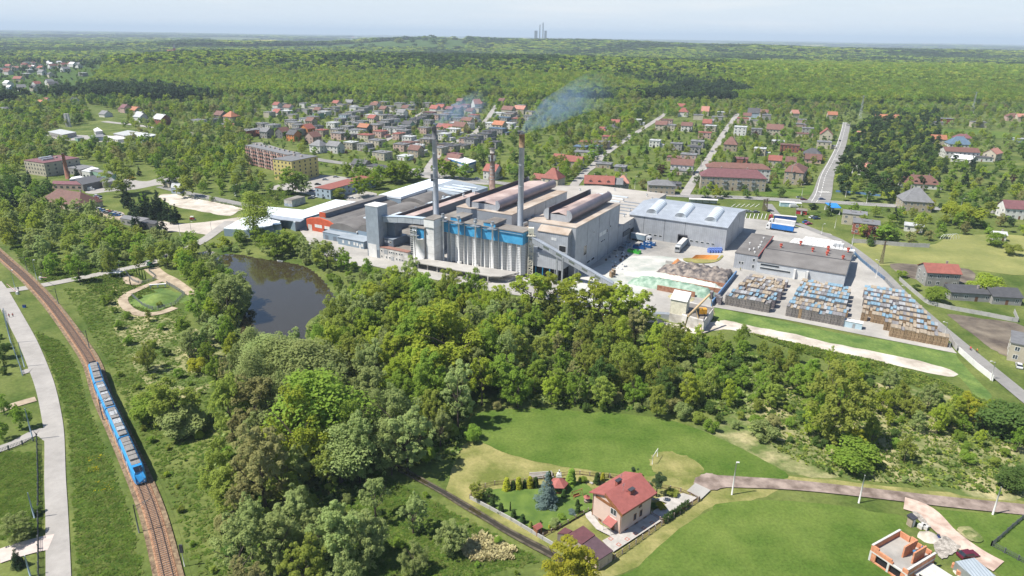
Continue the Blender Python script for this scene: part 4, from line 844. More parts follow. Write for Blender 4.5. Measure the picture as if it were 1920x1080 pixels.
hs(zg,[((832,142),'gcr2'),((845,172),'hwr2',dict(w=13,pitch=1)),((968,168),'gcs2',dict(pitch=1.2)),((1065,180),'fgl2',dict(w=13)),((1035,206),'fgg2'),((980,234),'gpr2'),((1000,256),'fcl2',dict(w=12)),((966,294),'fpr2',dict(w=13)),((752,222),'fpb2',dict(w=14)),((722,242),'gcb2'),((770,252),'fcg2',dict(w=12)),((440,262),'hcd2',dict(w=13)),((392,276),'gpr1',dict(w=7)),((295,345),'fpr2'),((270,372),'fgu2',dict(w=12)),((350,370),'fgu2'),((388,346),'fpg2'),((425,316),'fpr2',dict(w=12)),((285,402),'fcg2',dict(w=16)),((145,424),'gwr2',dict(w=8,d=7)),((230,443),'gcr2',dict(w=14)),((400,468),'ftg1',dict(w=12)),((492,484),'fgg1',dict(w=9)),((925,342),'fgg2',dict(w=12)),((905,374),'fgd2',dict(w=12)),((876,416),'fpg2',dict(w=13)),((840,462),'gwb2',dict(w=17)),((822,504),'fcg1',dict(w=13)),((795,432),'fpb1'),((1112,350),'htb2',dict(w=12,d=11,pitch=1.2)),((1167,262),'fwl3',dict(w=13)),((1180,214),'fpr2',dict(w=14)),((1240,178),'gbd2',dict(w=15,pitch=1.1)),((1360,268),'gcb2',dict(w=17,pitch=1)),((1510,300),'fcb1',dict(w=15)),((1445,364),'frb2',dict(w=17)),((1376,342),'fcl1'),((1650,296),'gcr2',dict(w=14,d=12,a=AR+R(90),pitch=1)),((1638,346),'fcg2',dict(w=13)),((1570,402),'hgd2',dict(w=14,d=12)),((1575,432),'gpb1',dict(w=13)),((1470,180),'gcs2',dict(w=9,a=0)),((1832,300),'gcs1',dict(w=10)),((1395,345),'fcg1'),((1450,445),'gcb1',dict(w=8)),((1170,440),'frm1'),((780,255),'fgg1'),((1250,145),'fgd1'),((1100,175),'fgg1')],AR)
hs(zr,[((842,158),'gco2'),((1120,175),'gco2',dict(w=16,pitch=.9)),((1185,175),'gco2',dict(w=12)),((1475,186),'frg2',dict(w=18,d=13)),((1430,206),'fgg1',dict(w=16)),((1665,205),'fcg2',dict(w=16)),((1665,190),'fwu3',dict(w=9,d=8)),((1855,166),'hpb2',dict(w=15)),((1905,170),'gcs2'),((1438,292),'gco2',dict(w=14)),((1575,286),'hwm2',dict(w=16,d=10)),((1553,318),'hwu2',dict(w=20,d=15,pitch=.9)),((1560,358),'gwb2',dict(w=28,d=17,pitch=.35)),((1585,400),'gww1',dict(w=16,d=14,pitch=.4,a=AR-R(30))),((1660,402),'fwd1',dict(w=22,d=10)),((1748,370),'gcs2',dict(w=16,a=AR+R(60))),((1715,385),'gwb1',dict(w=12)),((1905,300),'fbl1',dict(w=14)),((1785,822),'gwl1',dict(w=6,d=4)),((1885,672),'gwm2',dict(w=17,d=11)),((1300,160),'gwb1',dict(w=7)),((650,215),'fpg1'),((1135,530),'fpm1',dict(w=6,d=6))],R(-12))
def dormers(b,h,d,pitch,xs,rc,wc,dz=.2,back=.55):
 for x in xs:
  q=obj('dormer',hm(('dormer',h,wc),lambda:MB().box(-.9,.9,-d*.42,-d*.1,h+.1,h+2.0),wallm(wc)),b,(x,0,0))
  obj('dormer_roof',hm(('dormer_roof',h,rc),lambda:MB().add([(-1.15,-d*.45,h+2.0),(1.15,-d*.45,h+2.0),(0,-d*.45,h+2.9),(-1.15,-d*.02,h+2.0),(1.15,-d*.02,h+2.0),(0,-d*.02,h+2.9)],[[0,1,2],[4,3,5],[0,2,5,3],[1,4,5,2],[0,3,4,1]]),roofm(rc)),q)
  obj('window',hm(('window',),None,None),q,(0,-d*.42,h+1.1))
def bighouse(px,ang,w,d,st,t,wc,rc,pitch,desc,cat='house',name='house',n=2,**k):
 x,y=G(*px,0 if k.pop('ground',False)else st*2.9+.5+1.5*(t!='f'));return house(x,y,ang,w,d,st,t,wc,rc,pitch,name=name,desc=desc,cat=cat,chim=n,**k)
b=bighouse(zg(372,566),R(-8),20,9,2,'g','d','r',1.1,'dark walled house with red roof and three dormers');dormers(b,6.3,9,1.1,(-6,0,6),'r','w')
b=bighouse(zg(465,568),R(-8),9,9,2,'g','g','g',.8,'grey house half of a pair with white gable');b=bighouse(zg(505,560),R(-8),8,10,2,'h','g','s',.9,'grey house with salmon red tent roof')
b=bighouse(zg(722,572),R(-8),18,11,2,'h','t','g',.5,'wide tan house with grey hipped roof and small gablet')
b=bighouse(zg(795,580),R(-8),9,8,1,'f','g','d',.5,'low grey outbuilding beside the wide tan house',cat='outbuilding')
b=bighouse(zg(1150,478),R(-9),46,12,3,'h','w','b',.5,'long white apartment block with brown hipped roof',cat='apartment block',name='apartment_block',n=3)
b=bighouse(zg(1122,527),R(-9),44,13,3,'h','t','m',.75,'long tan apartment block with plum coloured roof and small balconies',cat='apartment block',name='apartment_block',n=2)
for s in(1,2):
 for xx in(-15,-5.5,4,13.5):obj('balcony',hm(('balcony',),lambda:MB().box(-1.2,1.2,-1.0,0,-.1,0).box(-1.2,1.2,-1.02,-.97,.004,.9).box(-1.2,-1.16,-.97,0,.004,.9).box(1.16,1.2,-.97,0,.004,.9),m_steel),b,(xx,-6.5,.6+2.9*s))
b=bighouse(zg(1482,492),R(62),26,13,3,'h','t','b',.6,'tan apartment block with brown hipped roof, end wall facing the junction',cat='apartment block',name='apartment_block',n=3)
b=bighouse(zr(1022,462),R(20),15,9,1,'g','w','s',1.1,'white house with bright salmon red crossing gable roof')
obj('gable_wing',hm(('gable_wing',),lambda:wall_mb(13,7,3.4,'g',1.2),wallm('w')),b).rotation_euler.z=R(90);obj('wing_roof',hm(('wing_roof',13),lambda:roof_mb(13.2,7.2,3.45,'g',1.2),roofm('s')),b).rotation_euler.z=R(90)
b=bighouse(zr(1335,534),R(-16),26,14,1,'h','w','b',.75,'broad white villa with brown hipped roof and three dormers');dormers(b,3.4,14,.75,(-4,2,8),'b','d')
b=bighouse(zr(1310,628),R(-14),17,15,2,'h','t','g',1.0,'large tan house with steep grey tent roof',n=2)
b=bighouse(zr(970,717),AL+R(3),12.5,10,2,'f','c','g',1,'cream cube house with flat grey roof');b=bighouse(zr(1035,768),AL+R(3),13,11,2,'f','r','g',1,'red brick cube house with flat grey roof')
b=bighouse(zr(1305,770),AL,9,7,1,'g','w','l',.3,'small white shed house with pale pitched roof',n=0)
x,y=G(1755,531);b=house(x,y,R(-8),13.5,10,2,'g','g','r',.55,desc='grey house with dark red roof beside the right hand lane')
x,y=G(1813,560);b=house(x,y,R(-8),16,6,1,'s','g','d',.5,desc='long low grey outbuilding with black roof beside the red roofed house',cat='outbuilding',name='outbuilding',chim=1)
x,y=G(1872,562);b=house(x,y,R(-8),11,12,1,'g','g','d',.35,desc='grey barn with dark pitched roof right of the red roofed house',cat='barn',name='barn',chim=0)
x,y=G(1928,672);b=house(x,y,R(-35),12,12,2,'f','c','g',.35,desc='cream house corner cut by the right edge beside the lane')
b=bighouse(z56(1415,915),AL-R(5),24,10,2,'f','c','d',.5,'long cream two storey block with dark flat roof above the parking lot',n=4)
def slabblock(pxA,pxB,dep,st,wc,rc,desc,name='apartment_block',cat='apartment block',bal=False,h=None):
 hh=h or st*2.8+1;A,B=Vector(G(*pxA,hh)),Vector(G(*pxB,hh));n=(B-A).normalized();ang=math.atan2(n.y,n.x);w=(B-A).length;q=Vector((-n.y,n.x));c=(A+B)/2+q*dep/2
 b=thing(name,None,cat,(c.x,c.y,0),ang);LABELS.append((b,desc));P=[tuple(p)for p in(A-q*2-n*2,B-q*2+n*2,B+q*(dep+2)+n*2,A+q*(dep+2)-n*2)];BPOLY.append(P)
 obj('wall',MB().box(-w/2,w/2,-dep/2,dep/2,0,hh-.3).mesh('wall',wallm(wc)),b);rf=obj('roof',MB().box(-w/2-.2,w/2+.2,-dep/2-.2,dep/2+.2,hh-.3,hh).mesh('roof',roofm(rc)),b)
 wm=hm(('window',),None,None);nw=int(w/3.2)
 for s in range(st):
  for i in range(nw):
   xx=-w/2+w*(i+.5)/nw
   if bal and i%3!=2:
    o=obj('balcony',hm(('loggia',),lambda:MB().box(-1.35,1.35,-.9,-.01,-.12,0).box(-1.35,1.35,-.92,-.86,.01,1.0),mat('balcony_panel',(.30,.16,.13),.8,.2,.8,rand=.25)),b,(xx,-dep/2,.9+2.8*s));obj('window',hm(('balcony_window',),lambda:MB().box(-1.1,1.1,-.03,0,0,2.0),m_win),b,(xx,-dep/2,1+2.8*s))
   else:obj('window',wm,b,(xx,-dep/2,2.0+2.8*s))
  for i in range(max(1,int(dep/5))):
   for sx in(-1,1):o=obj('window',wm,b,(sx*w/2,-dep/2+dep*(i+.5)/max(1,int(dep/5)),2.0+2.8*s));o.rotation_euler.z=sx*R(90)
 if bal:
  for i in range(0,nw,3):obj('stair_strip',hm(('stair_strip',hh),lambda:MB().box(-.5,.5,-.08,0,0,hh-.4),mat('dark_strip',(.17,.10,.09),.8)),b,(-w/2+w*(i+2.99)/nw-.3,-dep/2,0))
 for i in range(int(w/7)):obj('roof_hatch',hm(('roof_hatch',hh),lambda:MB().box(-.9,.9,-.6,.6,hh,hh+1.1),m_chim),rf,(-w/2+4+i*7,dep*.15,0))
 return b,w,hh
zz=z56
slabblock((460,272),(540,290),11,5,'p','g','long pinkish prefab apartment block with rows of balconies',bal=True)
slabblock((511,297.5),(546,302),26,5,'y','g','yellow apartment block with blue balcony column in front of the pinkish block')
b,w,hh=slabblock((591,343),(665,333),10,2,'b','r','two storey pale blue office with long red roof beside the parking lot',name='office',cat='office',h=6.6)if False else slabblock((590.5,351),(619,355),46,2,'b','r','two storey pale blue office with long red roof beside the parking lot',name='office',cat='office',h=6.6)
b,w,hh=slabblock((44,300),(82,305.5),26,3,'c','m','three storey beige office with plum flat roof at the far left depot',name='office',cat='office',h=10)
obj('roof_unit',MB().box(-6,-3,-6,3,10,11.4).box(1,3,-8,0,10,11.2).mesh('roof_unit',m_steel),b)
zz2=z66
A,B,C_=[Vector(G(*z66(*p),7))for p in((470,820),(690,888),(800,852))];P=[tuple(p)for p in(A,B,C_,A+C_-B)]
b=thing('retail_shed','white and blue retail shed with white roof across the road behind the works','retail shed',(A.x,A.y,0));BPOLY.append(P)
part('wall',MB().prism(P,0,5.6),wallm('w'),b);part('roof',MB().prism(P,7.0,7.25),mat('retail_roof',(.62,.62,.62),.7,.08,.05),b)
c_=sum((Vector(p)for p in P),Vector((0,0)))/4;part('blue_fascia',MB().prism([tuple(c_+(Vector(p)-c_)*1.003)for p in P],5.61,6.99),mat('fascia_blue',(.02,.14,.36),.5),b)
n=(B-A).normalized();nn=Vector((n.y,-n.x))*.08
for t0,t1,m in((.05,.3,m_dark),(.4,.6,mat('door_blue',(.1,.3,.5),.4)),(.68,.9,MT['door_blue'])):part('display_window',MB().prism([tuple(A.lerp(B,t0)+nn),tuple(A.lerp(B,t1)+nn),tuple(A.lerp(B,t1)),tuple(A.lerp(B,t0))],.3,4),m,b)
def lowshed(z,pts,h,wc,rc,lab,name='depot_shed',cat='shed',dz=.3):
 P=[G(*z(*p),h)for p in pts];b=thing(name,lab,cat,(*P[0],0));BPOLY.append(P)
 part('wall',MB().prism(P,0,h-dz),wallm(wc),b);c=(sum(p[0]for p in P)/len(P),sum(p[1]for p in P)/len(P))
 part('roof',MB().prism([(c[0]+(p[0]-c[0])*1.02,c[1]+(p[1]-c[1])*1.02)for p in P],h-dz+.002,h),roofm(rc),b)
 A,B=Vector(P[0]),Vector(P[1]);n=(B-A).normalized();nn=Vector((n.y,-n.x))*.06;L=(B-A).length
 for i in range(int(L/4)):
  a=A+n*(1.2+i*4);part('window',MB().prism([tuple(a+nn),tuple(a+n*1.8+nn),tuple(a+n*1.8),tuple(a)],1.1,2.3),m_win,b)
 return b
lowshed(zl,[(360,188),(465,210),(570,190),(450,168)],4.5,'g','l','low shed with greenish grey roof beside the concrete stack')
lowshed(zl,[(700,170),(715,185),(770,180),(730,155)],4,'w','w','small white shed right of the concrete stack')
lowshed(zl,[(850,200),(930,215),(1060,190),(960,177)],5,'g','l','pale flat roofed hall behind the blue walled hall')
lowshed(zl,[(940,215),(1075,235),(1180,210),(1060,190)],6.5,'b','l','blue grey walled hall with pale flat roof')
lowshed(zl,[(800,225),(880,245),(1040,235),(960,210)],3.2,'w','w','low white roofed lean-to beside the blue walled hall')
lowshed(zl,[(670,215),(680,228),(790,225),(770,205)],4,'b','g','small blue grey shed near the concrete stack')
lowshed(zl,[(558,228),(580,238),(630,232),(610,220)],3,'n','g','tiny green shed near the greenish roofed shed')
lowshed(zl,[(455,445),(600,472),(700,446),(460,412)],5,'g','g','long grey roofed depot hall behind the brick chimney')
lowshed(zl,[(610,480),(670,488),(745,462),(690,450)],5,'w','w','white roofed shed between two grey depot halls')
lowshed(zl,[(665,478),(835,510),(870,495),(720,468)],5,'n','g','long pale green walled shed at the left depot')
lowshed(zl,[(620,585),(740,560),(820,540),(700,515),(560,540)],4.5,'d','d','dark roofed workshop with rooflights at the left depot')
lowshed(zl,[(770,570),(870,555),(830,530),(740,540)],4,'g','g','small grey office with pitched look at the depot gate')
lowshed(zl,[(520,545),(640,535),(600,518),(540,528)],4.2,'w','w','narrow white roofed building beside the brick chimney')
lowshed(zl,[(390,580),(620,585),(600,560),(400,555)],3.6,'p','m','pinkish low building with maroon roof behind the big brown roof')
lowshed(zl,[(900,835),(1055,860),(1120,835),(930,812)],3.5,'g','g','grey scrap yard shed by the gravel road')
lowshed(zl,[(1060,868),(1160,880),(1185,858),(1090,845)],3.5,'d','d','dark roofed garage at the gravel road bend')
lowshed(zl,[(1280,605),(1345,612),(1352,575),(1290,560)],4,'b','l','blue walled kiosk shed near the upper road')
lowshed(zl,[(1215,565),(1270,575),(1330,545),(1280,525)],3,'c','g','beige flat shed near the upper road')
x,y=G(*zl(525,660),7);b=house(x,y,AL+R(6),34,15,1,'h','c','b',.8,desc='big beige hall with faded red brown roof at the left depot',chim=1)
hs(zl,[((1020,15),'gco1',dict(w=15)),((930,10),'gpm1',dict(w=12)),((1212,72),'grl2',dict(w=16)),((1490,98),'fwg2',dict(w=15)),((1735,62),'hto2',dict(w=14,d=13,pitch=.9)),((1655,50),'gdb2'),((1600,92),'fgd2',dict(w=12)),((1738,142),'ggr1',dict(w=12)),((1680,130),'fgg1',dict(w=14)),((1850,175),'frg2',dict(w=14)),((1785,12),'fwg2'),((1872,18),'fcg2'),((1050,55),'gwl1'),((60,8),'fdg2',dict(w=20)),((1160,12),'fbg1'),((790,45),'gwg1'),((470,2),'gwb1')],AL)
hs(ZM(0,0,3),[((230,572),'gwo2'),((262,560),'gwr2'),((420,560),'gwd2'),((175,588),'fbg2'),((225,592),'fgg1'),((60,605),'fgg2',dict(w=16)),((20,610),'fgg2',dict(w=14)),((360,602),'gcs1'),((55,485),'gbw1'),((705,598),'gpm2'),((765,612),'gco2'),((860,608),'fbg1'),((790,648),'gwl2'),((910,660),'grl2')],AL)
b=bighouse((1571,385),AL+R(6),8,5.5,1,'f','w','u',.5,'x',n=0)if False else None
A,B,C_,D=[Vector(G(*zr(*p),4.2))for p in((800,662),(840,690),(892,692),(865,665))]
b=thing('bus_shelter','roadside shelter canopy with bright blue roof on white posts','shelter',(A.x,A.y,0));part('roof',MB().prism([tuple(A),tuple(B),tuple(C_),tuple(D)],4.2,4.5),mat('blue_canopy',(.03,.22,.62),.5,.1),b)
for p in(A,B,C_,D):q=p+(sum((A,B,C_,D),Vector((0,0)))/4-p)*.08;part('post',MB().cyl(q.x,q.y,0,4.2,.12,k=6),m_frame,b)
part('back_wall',MB().prism([tuple(A.lerp(D,.1)),tuple(D.lerp(A,.1)),tuple(D.lerp(A,.1)+Vector((.1,.3))),tuple(A.lerp(D,.1)+Vector((.1,.3)))],0,2.6),wallm('w'),b)
rg=random.Random(23)
for P,ang_,nn in(([(500,200),(990,196),(1000,225),(900,290),(820,330),(700,320),(560,250)],AL,62),([(1150,240),(1330,205),(1560,205),(1560,300),(1420,330),(1260,330)],AR,16)):
 Pw=gl(P);xs,ys=[p[0]for p in Pw],[p[1]for p in Pw];k=t=0
 while k<nn and t<20000:
  t+=1;x,y=rg.uniform(min(xs),max(xs)),rg.uniform(min(ys),max(ys))
  if not inpoly(x,y,Pw)or any(math.hypot(x-p[0],y-p[1])<17 for p in HPOS)or any(segdist(x,y,L)<w+8 for L,w in BLOCK):continue
  code=rg.choice(['fgg','fwg','fcg','fgd','fpg','fwl','fcg','gwb','gcr','fgg','gtb','fcl']);house(x,y,ang_+rg.gauss(0,.04),rg.choice([10,11,12]),9.5,2,code[0],code[1],code[2],.75,garage=rg.random()<.3);k+=1
rg=random.Random(11);n=0
VILL=[((0,128),(60,118),(150,124),(180,140),(150,160),(60,172),(0,172)),((200,122),(290,124),(300,132),(200,130))]
for P in VILL:
 Pw=gl(P);xs,ys=[p[0]for p in Pw],[p[1]for p in Pw];k=0
 while k<(46 if P is VILL[0]else 8):
  x,y=rg.uniform(min(xs),max(xs)),rg.uniform(min(ys),max(ys))
  if not inpoly(x,y,Pw)or any(math.hypot(x-p[0],y-p[1])<24 for p in HPOS):continue
  code=rg.choice(['gwr','gwg','gcd','gwb','fwg','gcr','fgl','gww','gws']);s=rg.uniform(1,1.6)
  house(x,y,rg.choice([0,R(90)])+AL+rg.gauss(0,.2),12 if s<1.3 else 16,11,2,code[0],code[1],code[2],.8,wins=False,chim=0,z=gz(x,y));k+=1
TM=[wallm(k)for k in 'wcpb']+[roofm(k)for k in 'rolgs'];mbt=MB()
for(ua,ub,va,vb,nn)in((330,560,99,105,50),(480,860,95.5,103,130),(270,420,79.5,85,60),(1370,1620,95,101,70),(1620,1920,103,113,40),(1730,1900,84,87,30),(600,1000,72,74,40)):
 for k in range(nn):
  u,v=rg.uniform(ua,ub),rg.uniform(va,vb);x,y=G(u,v,0);x,y=G(u,v,hill(x,y));q=max(1.0,y/3000);z=gz(x,y);a=rg.uniform(0,3);c,s_=math.cos(a),math.sin(a)
  w,d,h=7*q,5.5*q,6*min(q,2.5);T=lambda L:[(x+c*p-s_*r,y+s_*p+c*r,z+t)for p,r,t in L]
  mbt.mi=rg.randrange(4);mbt.add(T([(-w,-d,0),(w,-d,0),(w,d,0),(-w,d,0),(-w,-d,h),(w,-d,h),(w,d,h),(-w,d,h)]),[[0,1,5,4],[1,2,6,5],[2,3,7,6],[3,0,4,7]])
  mbt.mi=4+rg.randrange(5);mbt.add(T([(-w*1.05,-d*1.1,h),(w*1.05,-d*1.1,h),(w*1.05,d*1.1,h),(-w*1.05,d*1.1,h),(-w*1.05,0,h+d*.7),(w*1.05,0,h+d*.7)]),[[0,1,5,4],[2,3,4,5],[1,2,5],[3,0,4]])
tag(obj('distant_towns',mbt.mesh('distant_towns',TM)),'small pale houses of distant towns beyond the forest','distant houses',None,'stuff')
def leafmat(name,c,tr=.52,rand=.14):
 m=bpy.data.materials.new(name);MT[name]=m;m.use_nodes=True;n=m.node_tree;n.nodes.clear();L=n.links.new
 out=n.nodes.new('ShaderNodeOutputMaterial');mx=n.nodes.new('ShaderNodeMixShader');d=n.nodes.new('ShaderNodeBsdfDiffuse');t=n.nodes.new('ShaderNodeBsdfTranslucent')
 mx.inputs[0].default_value=tr;oi=n.nodes.new('ShaderNodeObjectInfo');tc=n.nodes.new('ShaderNodeTexCoord');nz=n.nodes.new('ShaderNodeTexNoise');nz.inputs['Scale'].default_value=.35;nz.inputs['Detail'].default_value=3
 L(tc.outputs['Object'],nz.inputs['Vector']);ge=n.nodes.new('ShaderNodeNewGeometry')
 a=n.nodes.new('ShaderNodeMath');a.operation='MULTIPLY_ADD';L(oi.outputs['Random'],a.inputs[0]);a.inputs[1].default_value=rand*2;a.inputs[2].default_value=1-rand
 b=n.nodes.new('ShaderNodeMath');b.operation='MULTIPLY_ADD';L(nz.outputs['Fac'],b.inputs[0]);b.inputs[1].default_value=.9;b.inputs[2].default_value=.55
 c2=n.nodes.new('ShaderNodeMath');c2.operation='MULTIPLY';L(a.outputs[0],c2.inputs[0]);L(b.outputs[0],c2.inputs[1])
 hu=n.nodes.new('ShaderNodeMath');hu.operation='MULTIPLY_ADD';L(ge.outputs['Random Per Island'],hu.inputs[0]);hu.inputs[1].default_value=.016;hu.inputs[2].default_value=.494
 hu2=n.nodes.new('ShaderNodeMath');hu2.operation='MULTIPLY_ADD';L(oi.outputs['Random'],hu2.inputs[0]);hu2.inputs[1].default_value=.02;hu2.inputs[2].default_value=-.008
 hu3=n.nodes.new('ShaderNodeMath');hu3.operation='ADD';L(hu.outputs[0],hu3.inputs[0]);L(hu2.outputs[0],hu3.inputs[1])
 hs_=n.nodes.new('ShaderNodeHueSaturation');hs_.inputs['Color'].default_value=(*c,1);L(c2.outputs[0],hs_.inputs['Value']);L(hu3.outputs[0],hs_.inputs['Hue'])
 L(hs_.outputs[0],d.inputs[0]);L(hs_.outputs[0],t.inputs[0]);L(d.outputs[0],mx.inputs[1]);L(t.outputs[0],mx.inputs[2]);L(mx.outputs[0],out.inputs[0])
 return m
LC={'fresh':(.245,.345,.055),'lime':(.35,.41,.055),'olive':(.295,.345,.07),'willow':(.315,.37,.135),'deep':(.125,.195,.05),'bud':(.32,.31,.125),'fir':(.05,.08,.04),'pine':(.075,.115,.05),'beech':(.24,.335,.035),'gold':(.44,.44,.05),'plum':(.11,.055,.05),'silver':(.22,.30,.28),'hedge':(.075,.125,.038)}
LM={k:leafmat('leaf_'+k,tuple(q*(1.1 if k in('fresh','lime','olive','willow','bud','deep')else 1)for q in v))for k,v in LC.items()}
m_bark=mat('bark',(.085,.065,.05),.95,.3,2)
CM={}
def crown_mesh(shape,seed,nl,ls):
 key=(shape,seed,nl)
 if key in CM:return CM[key]
 g=np.random.default_rng(seed*7+len(shape)*131+nl)
 if shape in('broad','loose','bush'):
  nb={'broad':24,'loose':19,'bush':16}[shape];B=[]
  while len(B)<nb:
   p=g.normal(size=3);p/=np.linalg.norm(p);q=g.uniform(.35,1.0)**.5
   if shape=='bush':c=np.array([p[0]*.42*q,p[1]*.42*q,.45+p[2]*.36*q]);r=g.uniform(.14,.24)
   elif shape=='loose':t_=.56+p[2]*.40*q;k_=1.08-.45*max(0,t_-.55)/.45;c=np.array([p[0]*.25*q*k_,p[1]*.25*q*k_,t_]);r=g.uniform(.06,.13)
   else:t_=.50+p[2]*.40*q;k_=1.05-.4*max(0,t_-.5)/.5;c=np.array([p[0]*.30*q*k_,p[1]*.30*q*k_,t_]);r=g.uniform(.08,.16)
   if c[2]>.05:B.append((c,r))
  if shape!='bush':
   S_=[]
   for c,r in B:
    for _ in range(7):q=g.normal(size=3);q/=np.linalg.norm(q);S_.append((c+q*r*g.uniform(.5,1.15),r*g.uniform(.28,.55)))
   B=S_
 elif shape=='poplar':B=[(np.array([*(g.normal(size=2)*.07*(1-abs(t-.5))),.22+.72*t]),(.085+.09*math.sin(math.pi*min(1,t*.9+.1)))*g.uniform(.8,1.2))for t in np.linspace(0,1,26)]
 elif shape=='column':B=[(np.array([0,0,.12+.82*t]),.13*(1-.55*t))for t in np.linspace(0,1,12)]
 elif shape=='spruce':
  B=[]
  for t in np.linspace(0,1,15):
   for k in range(max(1,int(7*(1-t)))):
    a=g.uniform(0,6.28);rr=.23*(1-t)*g.uniform(.5,1.0);B.append((np.array([rr*math.cos(a),rr*math.sin(a),.08+.88*t]),.05+.05*(1-t)))
 elif shape=='pine':B=[(np.array([g.normal()*.10,g.normal()*.10,g.uniform(.5,.95)]),g.uniform(.06,.11))for _ in range(17)]
 elif shape=='weep':B=[(np.array([.3*math.cos(a)*q,.3*math.sin(a)*q,.74-.32*q*g.uniform(.2,1.2)]),.1)for a,q in zip(g.uniform(0,6.28,36),g.uniform(.2,1,36)**.5)]
 r=np.array([b[1]for b in B]);C=np.array([b[0]for b in B]);pr=r**2/(r**2).sum()
 idx=g.choice(len(B),nl,p=pr);d=g.normal(size=(nl,3));d/=np.linalg.norm(d,axis=1)[:,None];d[:,2]=np.where(d[:,2]<-.35,-d[:,2],d[:,2])
 rad=r[idx][:,None]*(g.uniform(.25,1.0,(nl,1))**.33)*g.normal(1,.1,(nl,1));P=C[idx]+d*rad
 if shape=='weep':P[:,2]-=g.uniform(0,.16,nl)
 nrm=d*.8+g.normal(size=(nl,3))*.42+np.array([-.25,-.1,.65]);nrm/=np.linalg.norm(nrm,axis=1)[:,None]
 a=np.cross(nrm,g.normal(size=(nl,3)));a/=np.linalg.norm(a,axis=1)[:,None];b=np.cross(nrm,a)
 s=ls*g.uniform(.55,1.35,(nl,1));a*=s;b*=s*g.uniform(.45,.9,(nl,1))
 if shape=='weep':b[:,2]*=1.6
 V=np.stack([P-a,P+b,P+a,P-b],1).reshape(-1,3)
 V[:,2]=np.maximum(V[:,2],.01)
 me=bpy.data.meshes.new('crown');me.vertices.add(nl*4);me.vertices.foreach_set('co',V.ravel());me.loops.add(nl*4);me.loops.foreach_set('vertex_index',np.arange(nl*4,dtype=np.int32))
 me.polygons.add(nl);me.polygons.foreach_set('loop_start',np.arange(0,nl*4,4,dtype=np.int32));me.polygons.foreach_set('loop_total',np.full(nl,4,dtype=np.int32));me.update(calc_edges=True)
 CM[key]=me;return me
MC={}
def crown(shape,seed,color,detail):
 nl,ls={'near':{'broad':(9500,.0145),'loose':(7000,.0135),'bush':(4000,.031),'poplar':(7000,.0125),'column':(700,.045),'spruce':(5200,.017),'pine':(3600,.017),'weep':(6500,.015)},'mid':{'broad':(1300,.036),'loose':(1100,.034),'bush':(420,.085),'poplar':(700,.038),'column':(260,.07),'spruce':(650,.045),'pine':(500,.045),'weep':(800,.045)},'far':{'broad':(200,.10),'loose':(180,.09),'bush':(110,.15),'poplar':(150,.08),'spruce':(130,.09),'pine':(130,.08)}}[detail][shape]
 key=(shape,seed,color,detail)
 if key not in MC:
  b=crown_mesh(shape,seed,nl,ls);me=b.copy();me.name='crown';me.materials.clear();me.materials.append(LM[color]);MC[key]=me
 return MC[key]
def trunk_mesh(shape,seed):
 key=('trunk',shape,seed)
 if key not in MC:
  rg=random.Random(seed*3+1);mb=MB();th=.5 if shape not in('spruce','pine','poplar')else .9
  mb.tube([(0,0,-.01),(.004,.003,th*.5),(rg.uniform(-.02,.02),rg.uniform(-.02,.02),th)],[.020,.015,.008],7,False)
  if shape in('broad','loose','weep'):
   for k in range(5+3*(shape=='loose')):
    a=k*2.4+rg.random();z=rg.uniform(.22,.48);L=rg.uniform(.18,.28)
    mb.tube([(.004,.003,z),(math.cos(a)*L*.5,math.sin(a)*L*.5,z+.13),(math.cos(a)*L,math.sin(a)*L,z+rg.uniform(.22,.36))],[.009,.006,.003],5,False)
  MC[key]=mb.mesh('trunk',m_bark)
 return MC[key]
KD={'fresh':'fresh green','lime':'yellow green','olive':'olive green','willow':'grey green','deep':'dark green','bud':'brownish green','fir':'blackish green','pine':'dull green','beech':'bright green','gold':'yellow green gold','plum':'dark purple','silver':'silvery blue','hedge':'dark green'}
SD={'broad':'round crowned tree','loose':'open crowned tree','bush':'shrub','poplar':'slim poplar','column':'columnar conifer','spruce':'spruce','pine':'pine','weep':'weeping willow'}
NM={'broad':'broadleaf_tree','loose':'broadleaf_tree','bush':'shrub','poplar':'poplar_tree','column':'columnar_conifer','spruce':'spruce_tree','pine':'pine_tree','weep':'willow_tree'}
def tree(x,y,h,shape,color,seed=0,wd=1.0,detail='near',rot=0,z=0,desc=None,group=None,trunk=True):
 b=thing(NM[shape],None,'shrub' if shape=='bush' else 'tree',(x,y,z),rot,group);b.scale=(h*wd,h*wd,h)
 c=obj('crown',crown(shape,seed,color,detail),b)
 if trunk and shape!='bush':obj('trunk',trunk_mesh(shape,seed),b)
 size=('tall ' if h>17 else '' if h>9 else 'small ')if shape!='bush' else('large ' if h>4 else 'low ')
 LABELS.append((b,desc or size+KD[color]+' '+SD[shape]));return b
TREES=[]
cell={}
def ok(x,y,rmin,free=True,margin=1.2):
 cx,cy=int(x//12),int(y//12)
 k=max(1,int(rmin//12)+1)
 for i in range(cx-k,cx+k+1):
  for j in range(cy-k,cy+k+1):
   for(a,b,r)in cell.get((i,j),()):
    if(a-x)**2+(b-y)**2<(min(rmin,r+.0)if r<rmin else rmin)**2*.999:return False
 return True
BB=[(min(p[0]for p in P)-1,max(p[0]for p in P)+1,min(p[1]for p in P)-1,max(p[1]for p in P)+1,P)for P in BPOLY]
LB=[(min(p[0]for p in L)-w-2,max(p[0]for p in L)+w+2,min(p[1]for p in L)-w-2,max(p[1]for p in L)+w+2,L,w)for L,w in BLOCK]
def clear(x,y,m=1.0):
 for a,b,c,d,P in BB:
  if a<x<b and c<y<d and inpoly(x,y,P):return False
 for a,b,c,d,L,w in LB:
  if a<x<b and c<y<d and segdist(x,y,L)<w+m:return False
 return True
